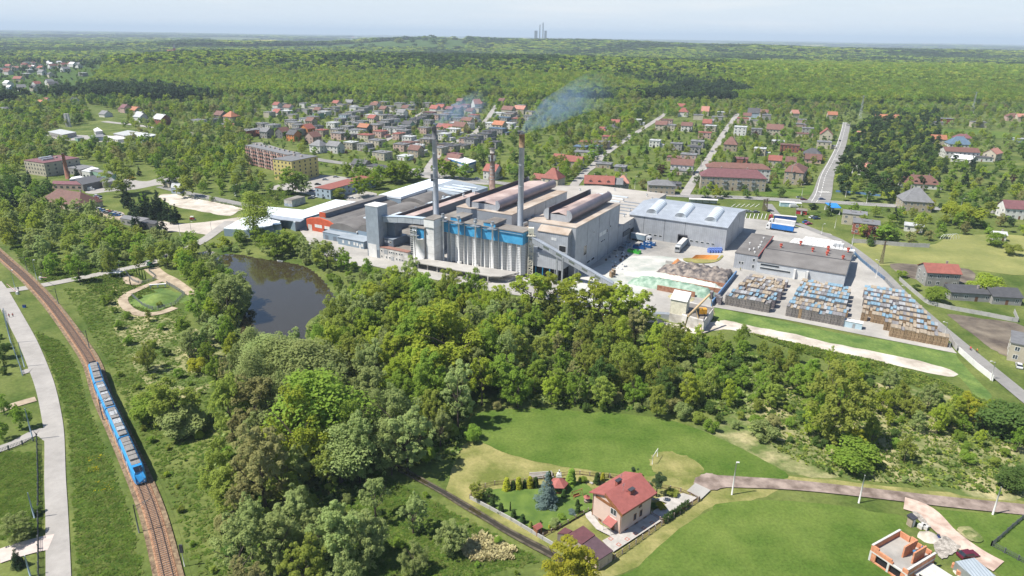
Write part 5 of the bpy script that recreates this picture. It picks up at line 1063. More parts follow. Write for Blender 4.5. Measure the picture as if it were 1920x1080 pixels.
def put(x,y,h,shape,color,seed=None,wd=1.0,sp=3):
 TREES.append((x,y,h,shape,color,rnd.randrange(5)if seed is None else seed,wd));cell.setdefault((int(x//12),int(y//12)),[]).append((x,y,sp))
def scatter(poly,sp,mix,hr,n=None,hc=6,tries=26,m=1.0,zoom=None,world=False):
 P=poly if world else gl(zs(zoom,poly)if zoom else poly,hc);x0,x1,y0,y1=min(p[0]for p in P),max(p[0]for p in P),min(p[1]for p in P),max(p[1]for p in P)
 area=abs(sum(P[i][0]*P[(i+1)%len(P)][1]-P[(i+1)%len(P)][0]*P[i][1]for i in range(len(P))))/2
 want=n or int(area/(sp*sp*.86));got=0;names=[q[:2]for q in mix];w=[q[2]for q in mix]
 for _ in range(want*tries):
  if got>=want:break
  x,y=rnd.uniform(x0,x1),rnd.uniform(y0,y1)
  if not inpoly(x,y,P)or not ok(x,y,sp)or not clear(x,y,m):continue
  s,c=rnd.choices(names,w)[0];h=rnd.uniform(*hr)*(1 if s!='bush' else .38)*(1.05 if s=='poplar' else 1)
  put(x,y,h,s,c,wd=rnd.uniform(.85,1.2)*(.82 if y<300 and s!='bush' else 1),sp=sp);got+=1
def T(u,v,ut,vt,shape,color,wd=1.0,seed=None):
 x,y=G(u,v);put(x,y,max(2,hgt(u,v,ut,vt)),shape,color,seed,wd,4)
T(478,446,480,358,'poplar','olive',1.35,0)
T(1558,828,1562,668,'broad','olive',.85,1);T(790,700,780,570,'broad','fresh',1.0);T(840,720,850,560,'broad','lime',1.25)
T(615,505,612,452,'loose','olive',1.5,1);T(520,480,525,432,'broad','fresh',1.5);T(575,490,572,450,'broad','willow',1.2);T(545,478,545,428,'broad','olive',1.4);T(455,452,452,430,'bush','willow',1.2);T(500,460,497,436,'broad','lime',1.2);T(420,470,415,440,'broad','gold' if 0 else 'lime',1.2)
T(430,600,415,512,'broad','willow',1.15,2);T(445,590,455,525,'loose','willow',1.2);T(395,560,380,480,'broad','fresh',1.0);T(350,500,340,462,'broad','lime',1.1);T(315,500,312,450,'broad','olive',1.1);T(375,600,370,540,'broad','fresh',1.0);T(405,640,395,590,'broad','willow',1.3);T(360,660,350,615,'broad','willow',1.4)
T(645,1060,640,935,'broad','willow',1.0,0);T(545,1050,540,935,'loose','willow',1.1);T(500,960,500,790,'loose','bud',.95);T(560,900,555,715,'broad','lime',.75);T(590,860,585,700,'poplar','fresh',1.7);T(480,820,470,700,'loose','bud',1.1)
for u,v,ut,vt in((505,720,500,628),(530,735,527,632),(560,745,556,640),(585,755,583,640),(545,700,545,650)):T(u,v,ut,vt,'poplar','willow',1.7)
T(775,1000,765,925,'loose','willow',1.0);T(705,975,700,890,'loose','willow',.9);T(845,1035,850,975,'broad','willow',1.15);T(775,1075,770,1015,'broad','willow',.95);T(640,905,640,800,'poplar','willow',1.6);T(765,880,760,760,'loose','willow',1.1)
T(1060,1130,1065,1008,'broad','gold',1.0,1);LBL_GOLD=len(TREES)-1
T(330,800,325,705,'broad','olive',1.25,0);T(290,790,285,740,'bush','fresh',1.5);T(345,815,345,765,'bush','willow',1.5);T(370,700,373,670,'bush','gold',1.1)
for u,v,ut,vt,c in((995,590,985,505,'lime'),(1030,580,1030,512,'lime'),(1075,600,1065,515,'lime'),(1110,605,1105,520,'lime'),(1145,600,1140,525,'lime'),(1180,620,1170,535,'lime'),(1205,610,1195,545,'lime'),(1010,560,1000,510,'fresh'),(1130,615,1125,540,'lime'),(1060,575,1058,520,'lime')):T(u,v,ut,vt,'loose',c,1.35)
for u,v,ut,vt,c in((830,570,815,525,'fir'),(870,580,860,530,'lime'),(790,560,785,515,'deep'),(930,600,925,550,'lime'),(735,600,720,515,'lime'),(700,620,690,530,'lime'),(655,600,650,545,'fresh'),(905,590,900,545,'fresh')):T(u,v,ut,vt,'broad',c,1.2)
T(1810,790,1812,735,'broad','gold',1.2);T(1600,850,1605,800,'broad','gold',.9);T(1590,870,1590,825,'bush','fresh',1.9);T(1430,825,1425,790,'bush','willow',1.3);T(1880,990 if 0 else 820,1880,760,'bush','deep',1.6);T(1900,920,1900,880,'bush','deep',1.2)
T(1868,461,1866,434,'bush','fresh',1.4);T(1895,478,1893,456,'bush','olive',1.5);T(1655,454,1650,420,'broad','fresh',1.6);T(1840,550,1840,512,'bush','lime',1.6);T(1755,570,1750,538,'bush','fresh',1.4);T(1690,520,1685,505,'bush','fresh',1.2);T(1718,545,1716,532,'bush','deep',1.2)
for u,v,ut,vt in((1630,460,1630,432),(1552,405,1550,378),(1632,462,1634,440)):T(u,v,ut,vt,'spruce','deep',.9)
for u,v,ut,vt in((1520,405,1518,380),(1530,398,1530,385),(1505,412,1502,398)):T(u,v,ut,vt,'pine','pine',1.3)
for u,v,ut,vt,c in((233,365,232,295,'olive'),(320,350,322,296,'fresh'),(350,370,352,325,'olive')):T(u,v,ut,vt,'broad',c,1.2)
for u,v,ut,vt in((145,332,144,310),(262,330,266,310),(300,410,302,358),(290,412,288,368),(280,405,278,362),(315,412,320,372),(325,420,326,385),(306,405,306,370),(250,408,248,375),(275,398,270,360)):T(u,v,ut,vt,'spruce','fir',1.0)
for u,v,ut,vt,c in((680,370,677,333,'beech'),(550,365,552,315,'fresh'),(570,365,575,330,'willow'),(638,372,638,356,'bush'),(705,355,702,325,'beech'),(735,345,730,315,'beech'),(755,342,755,305,'beech'),(765,338,768,312,'beech'),(833,335,833,300,'beech'),(848,335,848,305,'olive'),(872,337,873,308,'fresh'),(785,337,786,315,'fresh')):
 T(u,v,ut,vt-5,'broad' if c!='bush' else 'bush','olive' if c=='bush' else c,1.35)
T(920,320 if 0 else 345,937,303,'poplar','deep',1.5)if 0 else None
T(1320,372,1320,348,'broad','fresh',1.3);T(1342,372,1342,350,'broad','lime',1.2);T(1360,370,1360,357,'bush','deep',1.3);T(1400,372,1398,354,'broad','deep',1.3)
T(1790,420,1795,365,'weep','lime',1.5);T(1820,425,1815,378,'weep','lime',1.4);T(1665,376,1668,350,'weep','lime',1.4);T(1735,395,1750,370,'bush','gold',1.2)
T(1592,235,1598,204,'broad','willow',1.2)
MIXW=[('broad','willow',3),('broad','fresh',3),('loose','willow',2),('broad','olive',2),('broad','lime',2),('loose','bud',.6),('bush','willow',1),('broad','deep',.8)]
scatter([(640,570),(750,530),(860,540),(960,560),(960,680),(880,770),(800,770),(690,720),(620,660)],6.0,[('broad','olive',3),('loose','lime',1.5),('broad','lime',4),('broad','fresh',3),('loose','willow',2),('broad','willow',1)],(13,20),hc=8)
scatter([(960,575),(1120,600),(1220,625),(1290,660),(1300,760),(1180,770),(1040,765),(950,740)],6.2,[('broad','olive',4),('broad','lime',2),('broad','fresh',2),('broad','deep',1),('loose','bud',.8),('bush','willow',2)],(9,15),hc=6)
scatter([(1270,640),(1360,640),(1480,680),(1560,710),(1530,800),(1470,790),(1400,720),(1340,790),(1280,780)],5.2,[('broad','lime',2),('broad','olive',3),('bush','fresh',3),('bush','deep',2),('broad','fresh',2)],(7,11),hc=4)
scatter([(470,670),(600,640),(700,720),(780,780),(760,860),(650,860),(560,800),(480,760)],6.2,[('broad','willow',3),('loose','willow',4),('loose','fresh',1.5),('poplar','fresh',1),('broad','fresh',1),('poplar','willow',1)],(13,20),hc=8)
scatter([(430,740),(560,780),(620,860),(600,1000),(600,1100),(430,1100),(440,980),(400,880)],6.6,[('loose','bud',1.6),('loose','olive',2),('broad','willow',1.5),('loose','willow',3),('broad','olive',2)],(11,18),hc=7)
scatter([(560,980),(700,1000),(720,1100),(540,1110)],7,[('broad','willow',3),('broad','fresh',1)],(9,14),hc=5)
scatter([(760,760),(880,740),(890,800),(860,830),(790,850)],5.5,[('broad','willow',2),('loose','willow',1),('bush','fresh',3)],(8,13),hc=4)
scatter([(480,700),(640,600),(900,560),(1200,640),(1400,680),(1540,740),(1500,800),(1300,800),(1100,785),(900,775),(870,830),(700,870),(620,1000),(430,1080),(420,860)],4.2,[('bush','willow',3),('bush','fresh',3),('bush','deep',2),('bush','bud',1),('bush','olive',2)],(6,12),hc=1,n=520)
scatter([(1480,690),(1620,700),(1760,720),(1900,790),(1930,840),(1760,800),(1640,780),(1560,770)],4.4,[('broad','fresh',2),('bush','deep',2),('broad','willow',1),('broad','lime',2),('bush','fresh',3),('broad','olive',2)],(5,10),hc=3)
scatter([(1560,775),(1650,770),(1700,800),(1700,860),(1650,870),(1600,850),(1500,830)],5,[('bush','deep',2),('bush','fresh',3),('broad','olive',1)],(5,10),hc=2)
scatter([(1780,800),(1930,810),(1930,900),(1850,860),(1780,850)],5.5,[('bush','deep',2),('bush','fresh',2),('bush','olive',2)],(6,11),hc=2)
scatter([(1440,780),(1930,880),(1930,930),(1700,900),(1500,880)],9,[('bush','deep',2),('bush','fresh',2),('bush','willow',2)],(2.5,7),hc=1,n=70)
scatter([(1270,622),(1330,624),(1500,662),(1640,698),(1780,726),(1830,790),(1640,760),(1480,715),(1330,680)],5.2,[('broad','fresh',2),('broad','olive',3),('loose','lime',2),('bush','fresh',3),('bush','willow',2)],(6,10.5),hc=3)
scatter([(540,325),(640,330),(700,335),(780,325),(700,318),(590,320)],9,[('broad','fresh',3),('broad','beech',3),('broad','deep',2)],(9,14),hc=5)
scatter([(300,460),(350,450),(400,490),(460,540),(440,640),(480,700),(440,740),(360,670),(380,600),(370,540)],6.2,MIXW,(8,14),hc=4)
scatter([(395,455),(480,440),(560,452),(640,480),(700,500),(740,520),(640,560),(610,520),(560,492),(480,470),(420,470)],5.6,[('broad','willow',3),('broad','fresh',2),('bush','willow',4),('bush','fresh',3)],(6,10),hc=2,m=.2)
scatter([(190,540),(300,560),(330,640),(400,720),(300,740),(220,640)],9,[('bush','fresh',3),('broad','willow',1),('bush','deep',1),('bush','olive',2),('broad','olive',1)],(5,11),hc=1)
scatter([(330,600),(400,620),(420,700),(360,700)],6,[('broad','fresh',1),('broad','willow',2),('bush','deep',2)],(6,10),hc=2)
scatter([(200,700),(420,720),(450,1080),(350,1080),(280,900),(250,780)],6.5,[('bush','fresh',3),('bush','olive',2),('bush','lime',2)],(2,6),hc=0,n=90)
scatter([(620,880),(760,900),(1000,1060),(980,1090),(660,1090)],7.5,[('bush','fresh',3),('bush','willow',2)],(2,6),hc=0,n=34)
scatter([(0,395),(80,375),(180,400),(230,440),(300,440),(320,470),(230,495),(150,510),(100,505),(60,470),(0,440)],7,[('broad','fresh',3),('broad','olive',3),('broad','willow',3),('broad','lime',1),('bush','willow',2)],(8,14),hc=5)
scatter([(0,440),(60,470),(120,520),(40,500)],12,[('bush','fresh',1),('bush','deep',1)],(4,8))
scatter([(0,340),(90,340),(110,395),(0,400)],8,[('broad','fresh',2),('broad','deep',2),('spruce','fir',1),('broad','plum',.3)],(8,13),hc=4)
scatter([(230,370),(330,390),(330,430),(240,420)],9,[('spruce','fir',3),('broad','fresh',1)],(8,14),hc=4,n=14)
BAND=[('broad','fresh',3),('broad','lime',2),('broad','olive',2),('broad','deep',2),('broad','willow',2),('broad','bud',.7)]
scatter([(0,185),(150,180),(170,215),(100,235),(90,260),(220,268),(360,262),(380,280),(230,300),(120,285),(60,300),(0,330)],8.6,BAND,(8,13),hc=6)
scatter([(230,255),(300,240),(450,235),(470,260),(460,320),(520,340),(470,365),(380,355),(330,330),(260,290)],8,BAND+[('bush','fresh',4)],(7,13),hc=4)
scatter([(330,345),(470,350),(560,340),(500,385),(400,372)],13,[('broad','fresh',2),('bush','willow',2)],(6,11),hc=3)
scatter([(240,205),(470,215),(470,240),(330,238),(230,232)],9.5,BAND,(6,10),hc=5)
scatter([(130,180),(300,195),(470,190),(470,215),(250,205)],9,BAND,(10,16),hc=6)
TOWN=[('broad','fresh',3),('broad','deep',3),('broad','olive',2),('broad','lime',1.5),('bush','fresh',3),('bush','deep',2),('spruce','fir',1.2),('broad','bud',.8),('bush','gold',.12),('broad','plum',.12)]
scatter([(380,195),(1010,190),(1060,300),(920,330),(760,310),(560,330),(440,260)],10.5,TOWN,(4,8.5),hc=2,m=.5)
scatter([(880,240),(1060,215),(1120,250),(1200,225),(1240,200),(1100,310),(1060,335),(1000,340),(930,330),(870,290)],9,BAND,(7,13),hc=4,m=.5)
scatter([(1010,195),(1220,195),(1180,230),(1070,260),(1000,300)],9,BAND,(10,17),hc=6)
scatter([(1140,250),(1600,200),(1580,300),(1510,370),(1300,360),(1100,345)],9,TOWN,(4,9.5),hc=2,m=.5)
scatter([(1215,195),(1570,200),(1560,215),(1230,215)],9,BAND,(7,12),hc=4)
scatter([(1590,250),(1640,215),(1760,210),(1760,290),(1700,360),(1640,370),(1575,365),(1570,330)],7.6,[('pine','pine',5),('broad','deep',2),('pine','olive',2),('broad','fresh',1)],(9,14),hc=6)
scatter([(1700,290),(1800,300),(1930,310),(1930,420),(1800,430),(1760,400),(1790,370),(1700,350)],9,TOWN+[('pine','pine',3)],(6,12),hc=4)
scatter([(1700,205),(1930,205),(1930,300),(1800,290),(1690,240)],13,BAND,(6,12),hc=4)
scatter([(1600,380),(1700,390),(1750,430),(1740,455),(1640,455),(1590,410)],7.5,TOWN,(5,10),hc=3,m=.3)
scatter([(1720,400),(1930,415),(1930,448),(1860,445),(1760,440)],8,TOWN,(5,10),hc=3)
scatter([(420,180),(700,178),(1000,184),(1250,188),(1600,194),(1920,196),(1920,206),(1600,206),(1200,201),(900,196),(600,194),(420,197)],8.5,BAND,(7,14),hc=6)
scatter([(0,620),(50,650),(40,700),(0,700)],6,[('broad','deep',2),('bush','deep',2)],(5,8),hc=1)
scatter([(0,760),(60,780),(40,820),(0,830)],5.5,[('broad','fresh',2)],(5,8),hc=1,n=5)
T(40,1010,38,965,'broad','willow',1.5);T(35,1062,33,1030,'spruce','fir',1.3);T(70,965,70,950,'bush','deep',1.2)
FOREST=[]
def wood(P,sp,mixf,hr,far=False):
 x0,x1,y0,y1=min(p[0]for p in P),max(p[0]for p in P),min(p[1]for p in P),max(p[1]for p in P);y=y0
 while y<y1:
  x=x0+rnd.random()*sp
  while x<x1:
   X,Y=x+rnd.uniform(-.45,.45)*sp,y+rnd.uniform(-.45,.45)*sp
   if inpoly(X,Y,P)and abs(X)<.80*Y+60 and clear2(X,Y):
    mix=mixf(X,Y);s,c=rnd.choices([q[:2]for q in mix],[q[2]for q in mix])[0]
    FOREST.append((X,Y,gz(X,Y),rnd.uniform(*hr)*(.5 if any(inpoly(X,Y,P_)for P_ in vill)else 1),s,c,rnd.uniform(.85,1.25)))
   x+=sp
  y+=sp*.9
HP2={}
for hx,hy,r in HPOS:HP2.setdefault((int(hx//40),int(hy//40)),[]).append((hx,hy,r))
def clear2(x,y):
 for i in(-1,0,1):
  for j in(-1,0,1):
   for a,b,r in HP2.get((int(x//40)+i,int(y//40)+j),()):
    if abs(a-x)<r+2 and b-y<r*1.0 and y-b<r+2 and(a-x)**2+(b-y)**2<(r+9)**2:return False
 return True
from mathutils import noise as mn
def noise2(x,y):return mn.noise((x*.0026,y*.0021,1.7))*3.0+mn.noise((x*.011,y*.010,5.1))*1.1
def fmix(x,y):
 n_=noise2(x,y);u,v=pix(x,y,gz(x,y)+15)
 if u+70*mn.noise((x*.006,y*.006,3))>1370 and y<2300 and 108+9*mn.noise((x*.004,2,2))<v:return[('broad','beech',8),('broad','lime',2),('broad','fresh',1)]
 if y>1500 and rnd.random()<.38:return[('broad','deep',2),('pine','pine',2)]
 if n_>.45:return[('pine','pine',4),('spruce','fir',2),('broad','deep',1)]
 if n_>.05:return[('broad','fresh',3),('broad','deep',3),('pine','pine',2),('broad','olive',1)]
 if n_>-.4:return[('broad','fresh',4),('broad','olive',3),('broad','lime',1),('broad','deep',1)]
 return[('broad','beech',3),('broad','lime',3),('broad','fresh',2)]
EDGE=gl([(-60,215),(60,190),(150,186),(300,192),(480,186),(620,182),(760,186),(860,188),(900,183),(1000,190),(1100,196),(1220,194),(1330,193),(1450,196),(1560,200),(1660,200),(1760,198),(1860,200),(1990,204)])
_E=[]
for i in range(len(EDGE)-1):
 for k in range(12):
  t=k/12;X,Y=EDGE[i][0]+(EDGE[i+1][0]-EDGE[i][0])*t,EDGE[i][1]+(EDGE[i+1][1]-EDGE[i][1])*t;_E.append((X,Y+55*mn.noise((X*.012,3,1))+22*mn.noise((X*.05,1,4))))
EDGE=_E+[EDGE[-1]]
NEARF=EDGE+[(1900,2300),(-1900,2300)]
vill=[gl(P)for P in([(-60,119),(196,121),(200,150),(160,172),(60,190),(-60,190)],[(190,119),(305,121),(320,139),(195,139)])]
BPOLY2=vill
def wood_ok(P,*a):wood(P,*a)
_w=clear2
def clear2(x,y):
 if any(inpoly(x,y,P)for P in vill):return rnd.random()<.16 and _w(x,y)
 return _w(x,y)
wood(NEARF,8.6,fmix,(13,21))
for i in range(len(EDGE)-1):
 (ax,ay),(bx,by)=EDGE[i],EDGE[i+1];n_=int(math.hypot(bx-ax,by-ay)/5)
 for k in range(n_):
  t=rnd.random();X,Y=ax+(bx-ax)*t,ay+(by-ay)*t-abs(rnd.gauss(0,18))+6
  if clear2(X,Y):q=rnd.random();FOREST.append((X,Y,gz(X,Y),rnd.uniform(4,7)if q<.5 else rnd.uniform(8,14),'bush' if q<.5 else 'broad',rnd.choice(['fresh','lime','olive','deep','fresh']),rnd.uniform(.9,1.4)))
wood([(-2100,2300),(2100,2300),(2900,3600),(-2900,3600)],15,fmix,(16,24))
def fmix2(x,y):
 return fmix(x,y)
_TP=[gl([(300,97),(570,95),(880,94),(880,105),(560,108),(300,110)]),gl([(1360,93),(1620,93),(1640,104),(1360,104)]),gl([(1620,102),(1930,104),(1930,114),(1640,110)])]
_c2=clear2
def clear2(x,y):return _c2(x,y)and not(any(inpoly(x,y,P)for P in _TP)and rnd.random()<.97)
wood([(-2900,3600),(2900,3600),(4800,6200),(-4800,6200)],29,fmix2,(20,30))
FIELDS=gl([(0,72),(420,74),(640,77),(600,84),(380,88),(0,90)])
def clear2(x,y):return noise2(x*.35,y*.25)>(.05 if not inpoly(x,y,FIELDS)else 1.3)
wood([(-4800,6200),(4800,6200),(9500,12000),(-9500,12000)],62,fmix2,(20,32))
wood([(-9500,12000),(9500,12000),(24000,30000),(-24000,30000)],190,fmix2,(22,40))
TREES_I=sorted([(t[2]/math.hypot(t[0],t[1]),i)for i,t in enumerate(TREES)if t[3]!='bush' and 0<pix(t[0],t[1],t[2]/2)[0]<1920 and pix(t[0],t[1],t[2])[1]<1080],reverse=True)
BUSH_I=sorted([(t[2]/math.hypot(t[0],t[1]),i)for i,t in enumerate(TREES)if t[3]=='bush' and 0<pix(t[0],t[1],t[2]/2)[0]<1920 and pix(t[0],t[1],t[2])[1]<1080],reverse=True)
indiv=set(i for _,i in TREES_I[:300])|set(i for _,i in BUSH_I[:300])
SRC={}
for i in sorted(indiv):
 x,y,h,s,c,sd_,wd=TREES[i];dd=math.hypot(x,y)
 b=tree(x,y,h,s,c,sd_,wd,'near',rnd.uniform(0,6.28),gz(x,y),group='trees of the works surroundings' if s!='bush' else 'shrubs of the scrub land')
REST=[(t[0],t[1],gz(t[0],t[1]),t[2],t[3],t[4],t[6])for i,t in enumerate(TREES)if i not in indiv]
def woodland(name,pts,detailf,lab):
 """one object: a point cloud mesh whose geometry nodes put a crown on every point"""
 kinds={}
 for p in pts:kinds.setdefault((p[4],p[5],detailf(p),rnd.randrange(2)),[]).append(p)
 keys=sorted(kinds);P=[];K=[];S=[];RZ=[]
 for k,key in enumerate(keys):
  for p in kinds[key]:
   P.append((p[0],p[1],p[2]));K.append(k);q=1.0 if p[1]<2300 else(1.0 if p[1]<3600 else 1.0)
   f=1 if p[1]<2300 else(1.65 if p[1]<3600 else(3.0 if p[1]<6200 else(6.0 if p[1]<12000 else 14.0)))
   S.append((p[3]*p[6]*f,p[3]*p[6]*f,p[3]));RZ.append(rnd.uniform(0,6.28))
 me=bpy.data.meshes.new(name);me.vertices.add(len(P));me.vertices.foreach_set('co',np.array(P,dtype=np.float32).ravel())
 a=me.attributes.new('kind_id','INT','POINT');a.data.foreach_set('value',K)
 a=me.attributes.new('size','FLOAT_VECTOR','POINT');a.data.foreach_set('vector',np.array(S,dtype=np.float32).ravel())
 a=me.attributes.new('turn','FLOAT','POINT');a.data.foreach_set('value',RZ);me.update()
 o=obj(name,me);tag(o,lab,'woodland',None,'stuff')
 ng=bpy.data.node_groups.new(name,'GeometryNodeTree');ng.interface.new_socket('Geometry',in_out='INPUT',socket_type='NodeSocketGeometry');ng.interface.new_socket('Geometry',in_out='OUTPUT',socket_type='NodeSocketGeometry')
 N,L=ng.nodes.new,ng.links.new;gi=N('NodeGroupInput');go=N('NodeGroupOutput');jn=N('GeometryNodeJoinGeometry')
 def attr(nm,dt):n=N('GeometryNodeInputNamedAttribute');n.data_type=dt;n.inputs['Name'].default_value=nm;return n.outputs['Attribute']
 kid,siz,trn=attr('kind_id','INT'),attr('size','FLOAT_VECTOR'),attr('turn','FLOAT');cx=N('ShaderNodeCombineXYZ');L(trn,cx.inputs['Z'])
 for k,(s,c,dt,sd_)in enumerate(keys):
  src=source(s,sd_,c,dt);oi=N('GeometryNodeObjectInfo');oi.inputs['Object'].default_value=src;oi.inputs['As Instance'].default_value=True;oi.transform_space='ORIGINAL'
  cp=N('FunctionNodeCompare');cp.data_type='INT';cp.operation='EQUAL'
  ia=[q for q in cp.inputs if q.type=='INT'];L(kid,ia[0]);ia[1].default_value=k
  ip=N('GeometryNodeInstanceOnPoints');L(gi.outputs[0],ip.inputs['Points']);L(cp.outputs[0],ip.inputs['Selection']);L(oi.outputs['Geometry'],ip.inputs['Instance']);L(cx.outputs[0],ip.inputs['Rotation']);L(siz,ip.inputs['Scale']);L(ip.outputs[0],jn.inputs[0])
 L(jn.outputs[0],go.inputs[0]);md=o.modifiers.new('woodland','NODES');md.node_group=ng
 return o
def source(s,sd_,c,dt):
 """a real tree of the scene stands for its kind; the nodes reuse its crown"""
 key=(s,sd_,c,dt)
 if key in SRC:return SRC[key]
 pool=[p for p in SRCPTS if p[4]==s and p[5]==c]
 p=pool.pop()if pool else SRCPTS[0];SRCPTS.remove(p)
 b=obj('woodland_tree',crown(s,sd_,c,dt),None,(p[0],p[1],p[2]));f=1 if p[1]<2300 else 1.65;b.scale=(p[3]*f,p[3]*f,p[3]);tag(b,None,'tree','far trees in the forest');LABELS.append((b,'forest '+KD[c]+' '+SD[s]))
 SRC[key]=b;return b
SRCPTS=[p for p in FOREST if p[1]<2300][::7]
woodland('woodland',REST,lambda p:'mid' if math.hypot(p[0],p[1])>330 else 'near','garden, hedge and woodland trees in the middle distance')
woodland('forest',FOREST,lambda p:'mid' if p[1]<1500 else 'far','wide mixed forest covering the hills behind the town')
print('TREES',len(TREES),len(REST),'FOREST',len(FOREST),'src',len(SRC))
def ang_of(a,b):return math.atan2(b[1]-a[1],b[0]-a[0])
m_tyre=mat('tyre',(.02,.02,.02),.9,.1);m_carglass=mat('car_glass',(.02,.025,.03),.08,.2,spec=.8)
CARC={'white':(.62,.62,.62),'silver':(.36,.37,.38),'black':(.02,.02,.024),'dark blue':(.02,.04,.13),'blue':(.03,.12,.34),'red':(.35,.03,.03),'maroon':(.12,.015,.03),'grey':(.16,.165,.17),'green':(.03,.14,.07),'pink':(.45,.08,.15),'yellow':(.60,.42,.03)}
CARM={}
def car(x,y,ang,col,where,z=0,kind='car'):
 b=thing('parked_car' if kind=='car' else 'delivery_van',None,kind,(x,y,z+.03),ang,'cars and vans around the works and roads')
 L,Hh=(4.3,1.45)if kind=='car' else(5.6,2.3);key=(kind,col)
 if key not in CARM:
  m=mat('car_'+col,CARC[col],.25,.05,metal=.1,spec=.6)
  mb=MB();w=.88;z0,z1=.28,.85 if kind=='car' else 1.2
  pr=[(-L/2,z0),(L/2,z0),(L/2,z0+.38),(L/2-.25,z1-.05),(-L/2+.12,z1+.05),(-L/2,z1-.2)]
  mb.add([(a,-w,c)for a,c in pr]+[(a,w,c)for a,c in pr],[[0,1,2,3,4,5],[11,10,9,8,7,6]]+[[i,6+i,6+(i+1)%6,(i+1)%6]for i in range(6)]);mb.f=[f[::-1]for f in mb.f]
  if kind=='car':cp=[(-L/2+.25,z1+.01),(1.05,z1+.01),(.35,Hh-.05),(-1.35,Hh-.05)]
  else:cp=[(-L/2+.05,z1+.01),(L/2-.9,z1+.01),(L/2-1.5,Hh-.05),(-L/2+.1,Hh-.05)]
  g=MB();wi=[.82,.82,.68,.68];g.add([(a,-q,c)for(a,c),q in zip(cp,wi)]+[(a,q,c)for(a,c),q in zip(cp,wi)],[[3,2,1,0],[4,5,6,7],[0,1,5,4],[1,2,6,5],[2,3,7,6],[3,0,4,7]])
  r=MB();r.add([(cp[3][0]-.02,-.69,Hh-.045),(cp[2][0],-.69,Hh-.045),(cp[2][0],.69,Hh-.045),(cp[3][0]-.02,.69,Hh-.045),(cp[3][0]+.05,-.62,Hh),(cp[2][0]-.05,-.62,Hh),(cp[2][0]-.05,.62,Hh),(cp[3][0]+.05,.62,Hh)],[[0,1,5,4],[1,2,6,5],[2,3,7,6],[3,0,4,7],[4,5,6,7],[3,2,1,0]])
  wh=MB().tube([(0,-.1,0),(0,.1,0)],.33,12)
  hl=MB().box(L/2-.04,L/2+.01,-.16,.16,.56,.7)
  CARM[key]=(mb.mesh('body',m),g.mesh('cabin_glass',m_carglass if kind=='car' else m),r.mesh('roof',m),wh.mesh('wheel',m_tyre),hl.mesh('headlight',m_frame))
 M=CARM[key];obj('body',M[0],b);obj('cabin_glass',M[1],b);obj('roof',M[2],b)
 for sx in(-1,1):
  for sy in(-1,1):obj('wheel',M[3],b,(sx*L*.3,sy*.8,.33))
  obj('headlight',M[4],b,(0,sx*.62,0))
 if kind!='car':obj('windscreen',MB().box(1.55,1.6,-.7,.7,1.3,1.9).mesh('windscreen',m_carglass),b)
 b['label']='%s %s %s'%(col,'parked car' if kind=='car' else 'delivery van',where);b['category']=kind
 return b
for u,v,a,c,w in((1499,371.5,3,'silver','driving on the main road left of the junction'),(1507,375.5,3,'maroon','driving on the main road just past the silver car'),(1541,375,2,'dark blue','driving on the main road at the junction'),(1416,383,10,'blue','right of the lattice post by the warehouse lot')if 0 else(1444,397,10,'black','beside the double lattice post at the truck lot'),(1523,409,20,'white','parked by the hedge near the blue canopy'),(1531,411,10,'dark blue','parked by the hedge right of the white car'),(1511,418,20,'blue','right of the parked trucks'),(1516,421,20,'pink','next to the blue car right of the trucks'),(1403,398,5,'silver','in the row of parking bays behind the warehouse'),(1418,399,5,'grey','in the parking bays, right end of the row'),(610,338,10,'silver','in the car park behind the red office roof, farthest back'),(596,347,5,'black','in the car park left of the red office roof'),(585,359,5,'dark blue','at the left end of the red office roof'),(556,354,0,'maroon','under the trees at the car park edge'),(583,373,20,'grey','on the grass behind the graffiti substation, left one'),(588,371,20,'white','on the grass behind the graffiti substation, right one'),(610,372,20,'silver','below the white end wall of the long office'),(660,373,5,'white','between the office and the long white shed'),(630,333,5,'silver','near the upper end of the red office roof'),(283,499,-35,'green','on the gravel turn by the pond path, front one'),(279,495,-40,'white','on the gravel turn by the pond path, rear one'),(1910,688,60,'white','at the right edge beside the lane'),(1814,1044,12,'maroon','at the building site beside the steel shed'),(1427,343,0,'red','in the turning circle beside the plum roofed block'),(1434,344,5,'white','in the turning circle, right of the red one'),(1440,344,0,'black','in the turning circle, rightmost'),(877,331,0,'white','on the retail shed forecourt'),(895,336,5,'silver','parked beside the road behind the hangar'),(790,330,0,'grey','parked under trees behind the hangar roof'),(715,322,0,'blue','parked on the road above the office'),(1570,272,60,'white','parked at the side of the straight main road'),(1575,265,60,'black','behind the white car at the straight main road'),(1180,254,60,'white','on the middle street near the top'),(1385,404,5,'silver','left in the row of parking bays')):
 x,y=G(u,v);car(x,y,R(a),c,w)
for u,v,a,c,w in((247,336,20,'yellow','van with yellow roof under the big tree in the depot'),(169,357,10,'white','van beside the dark workshop roof'),(1488,389,5,'white','parked at the snack kiosk')):x,y=G(u,v);o=car(x,y,R(a),c,'',kind='van');o['label']=c+' '+w if w.startswith('van')else c+' van '+w
SC=[(750,775),(765,785),(780,782),(795,795),(815,790),(832,800),(848,797),(860,810),(880,805),(845,815),(895,815),(810,805),(870,822),(260,605),(285,608),(305,618),(255,620),(290,625),(730,690),(738,680),(725,678),(742,690)]
for i,(a,b_)in enumerate(SC):
 x,y=G(*zl(a,b_));cs=['white','blue','silver','grey','yellow','red','dark blue','white','silver','green','white','grey','blue'][i%13]
 o=car(x,y,R(rnd.uniform(-40,60)),cs,'x');o['group']='old cars in the scrap yard';LABELS.append((o,cs+(' old car in the scrap yard' if i<13 else ' car parked by the brown roofed hall')))
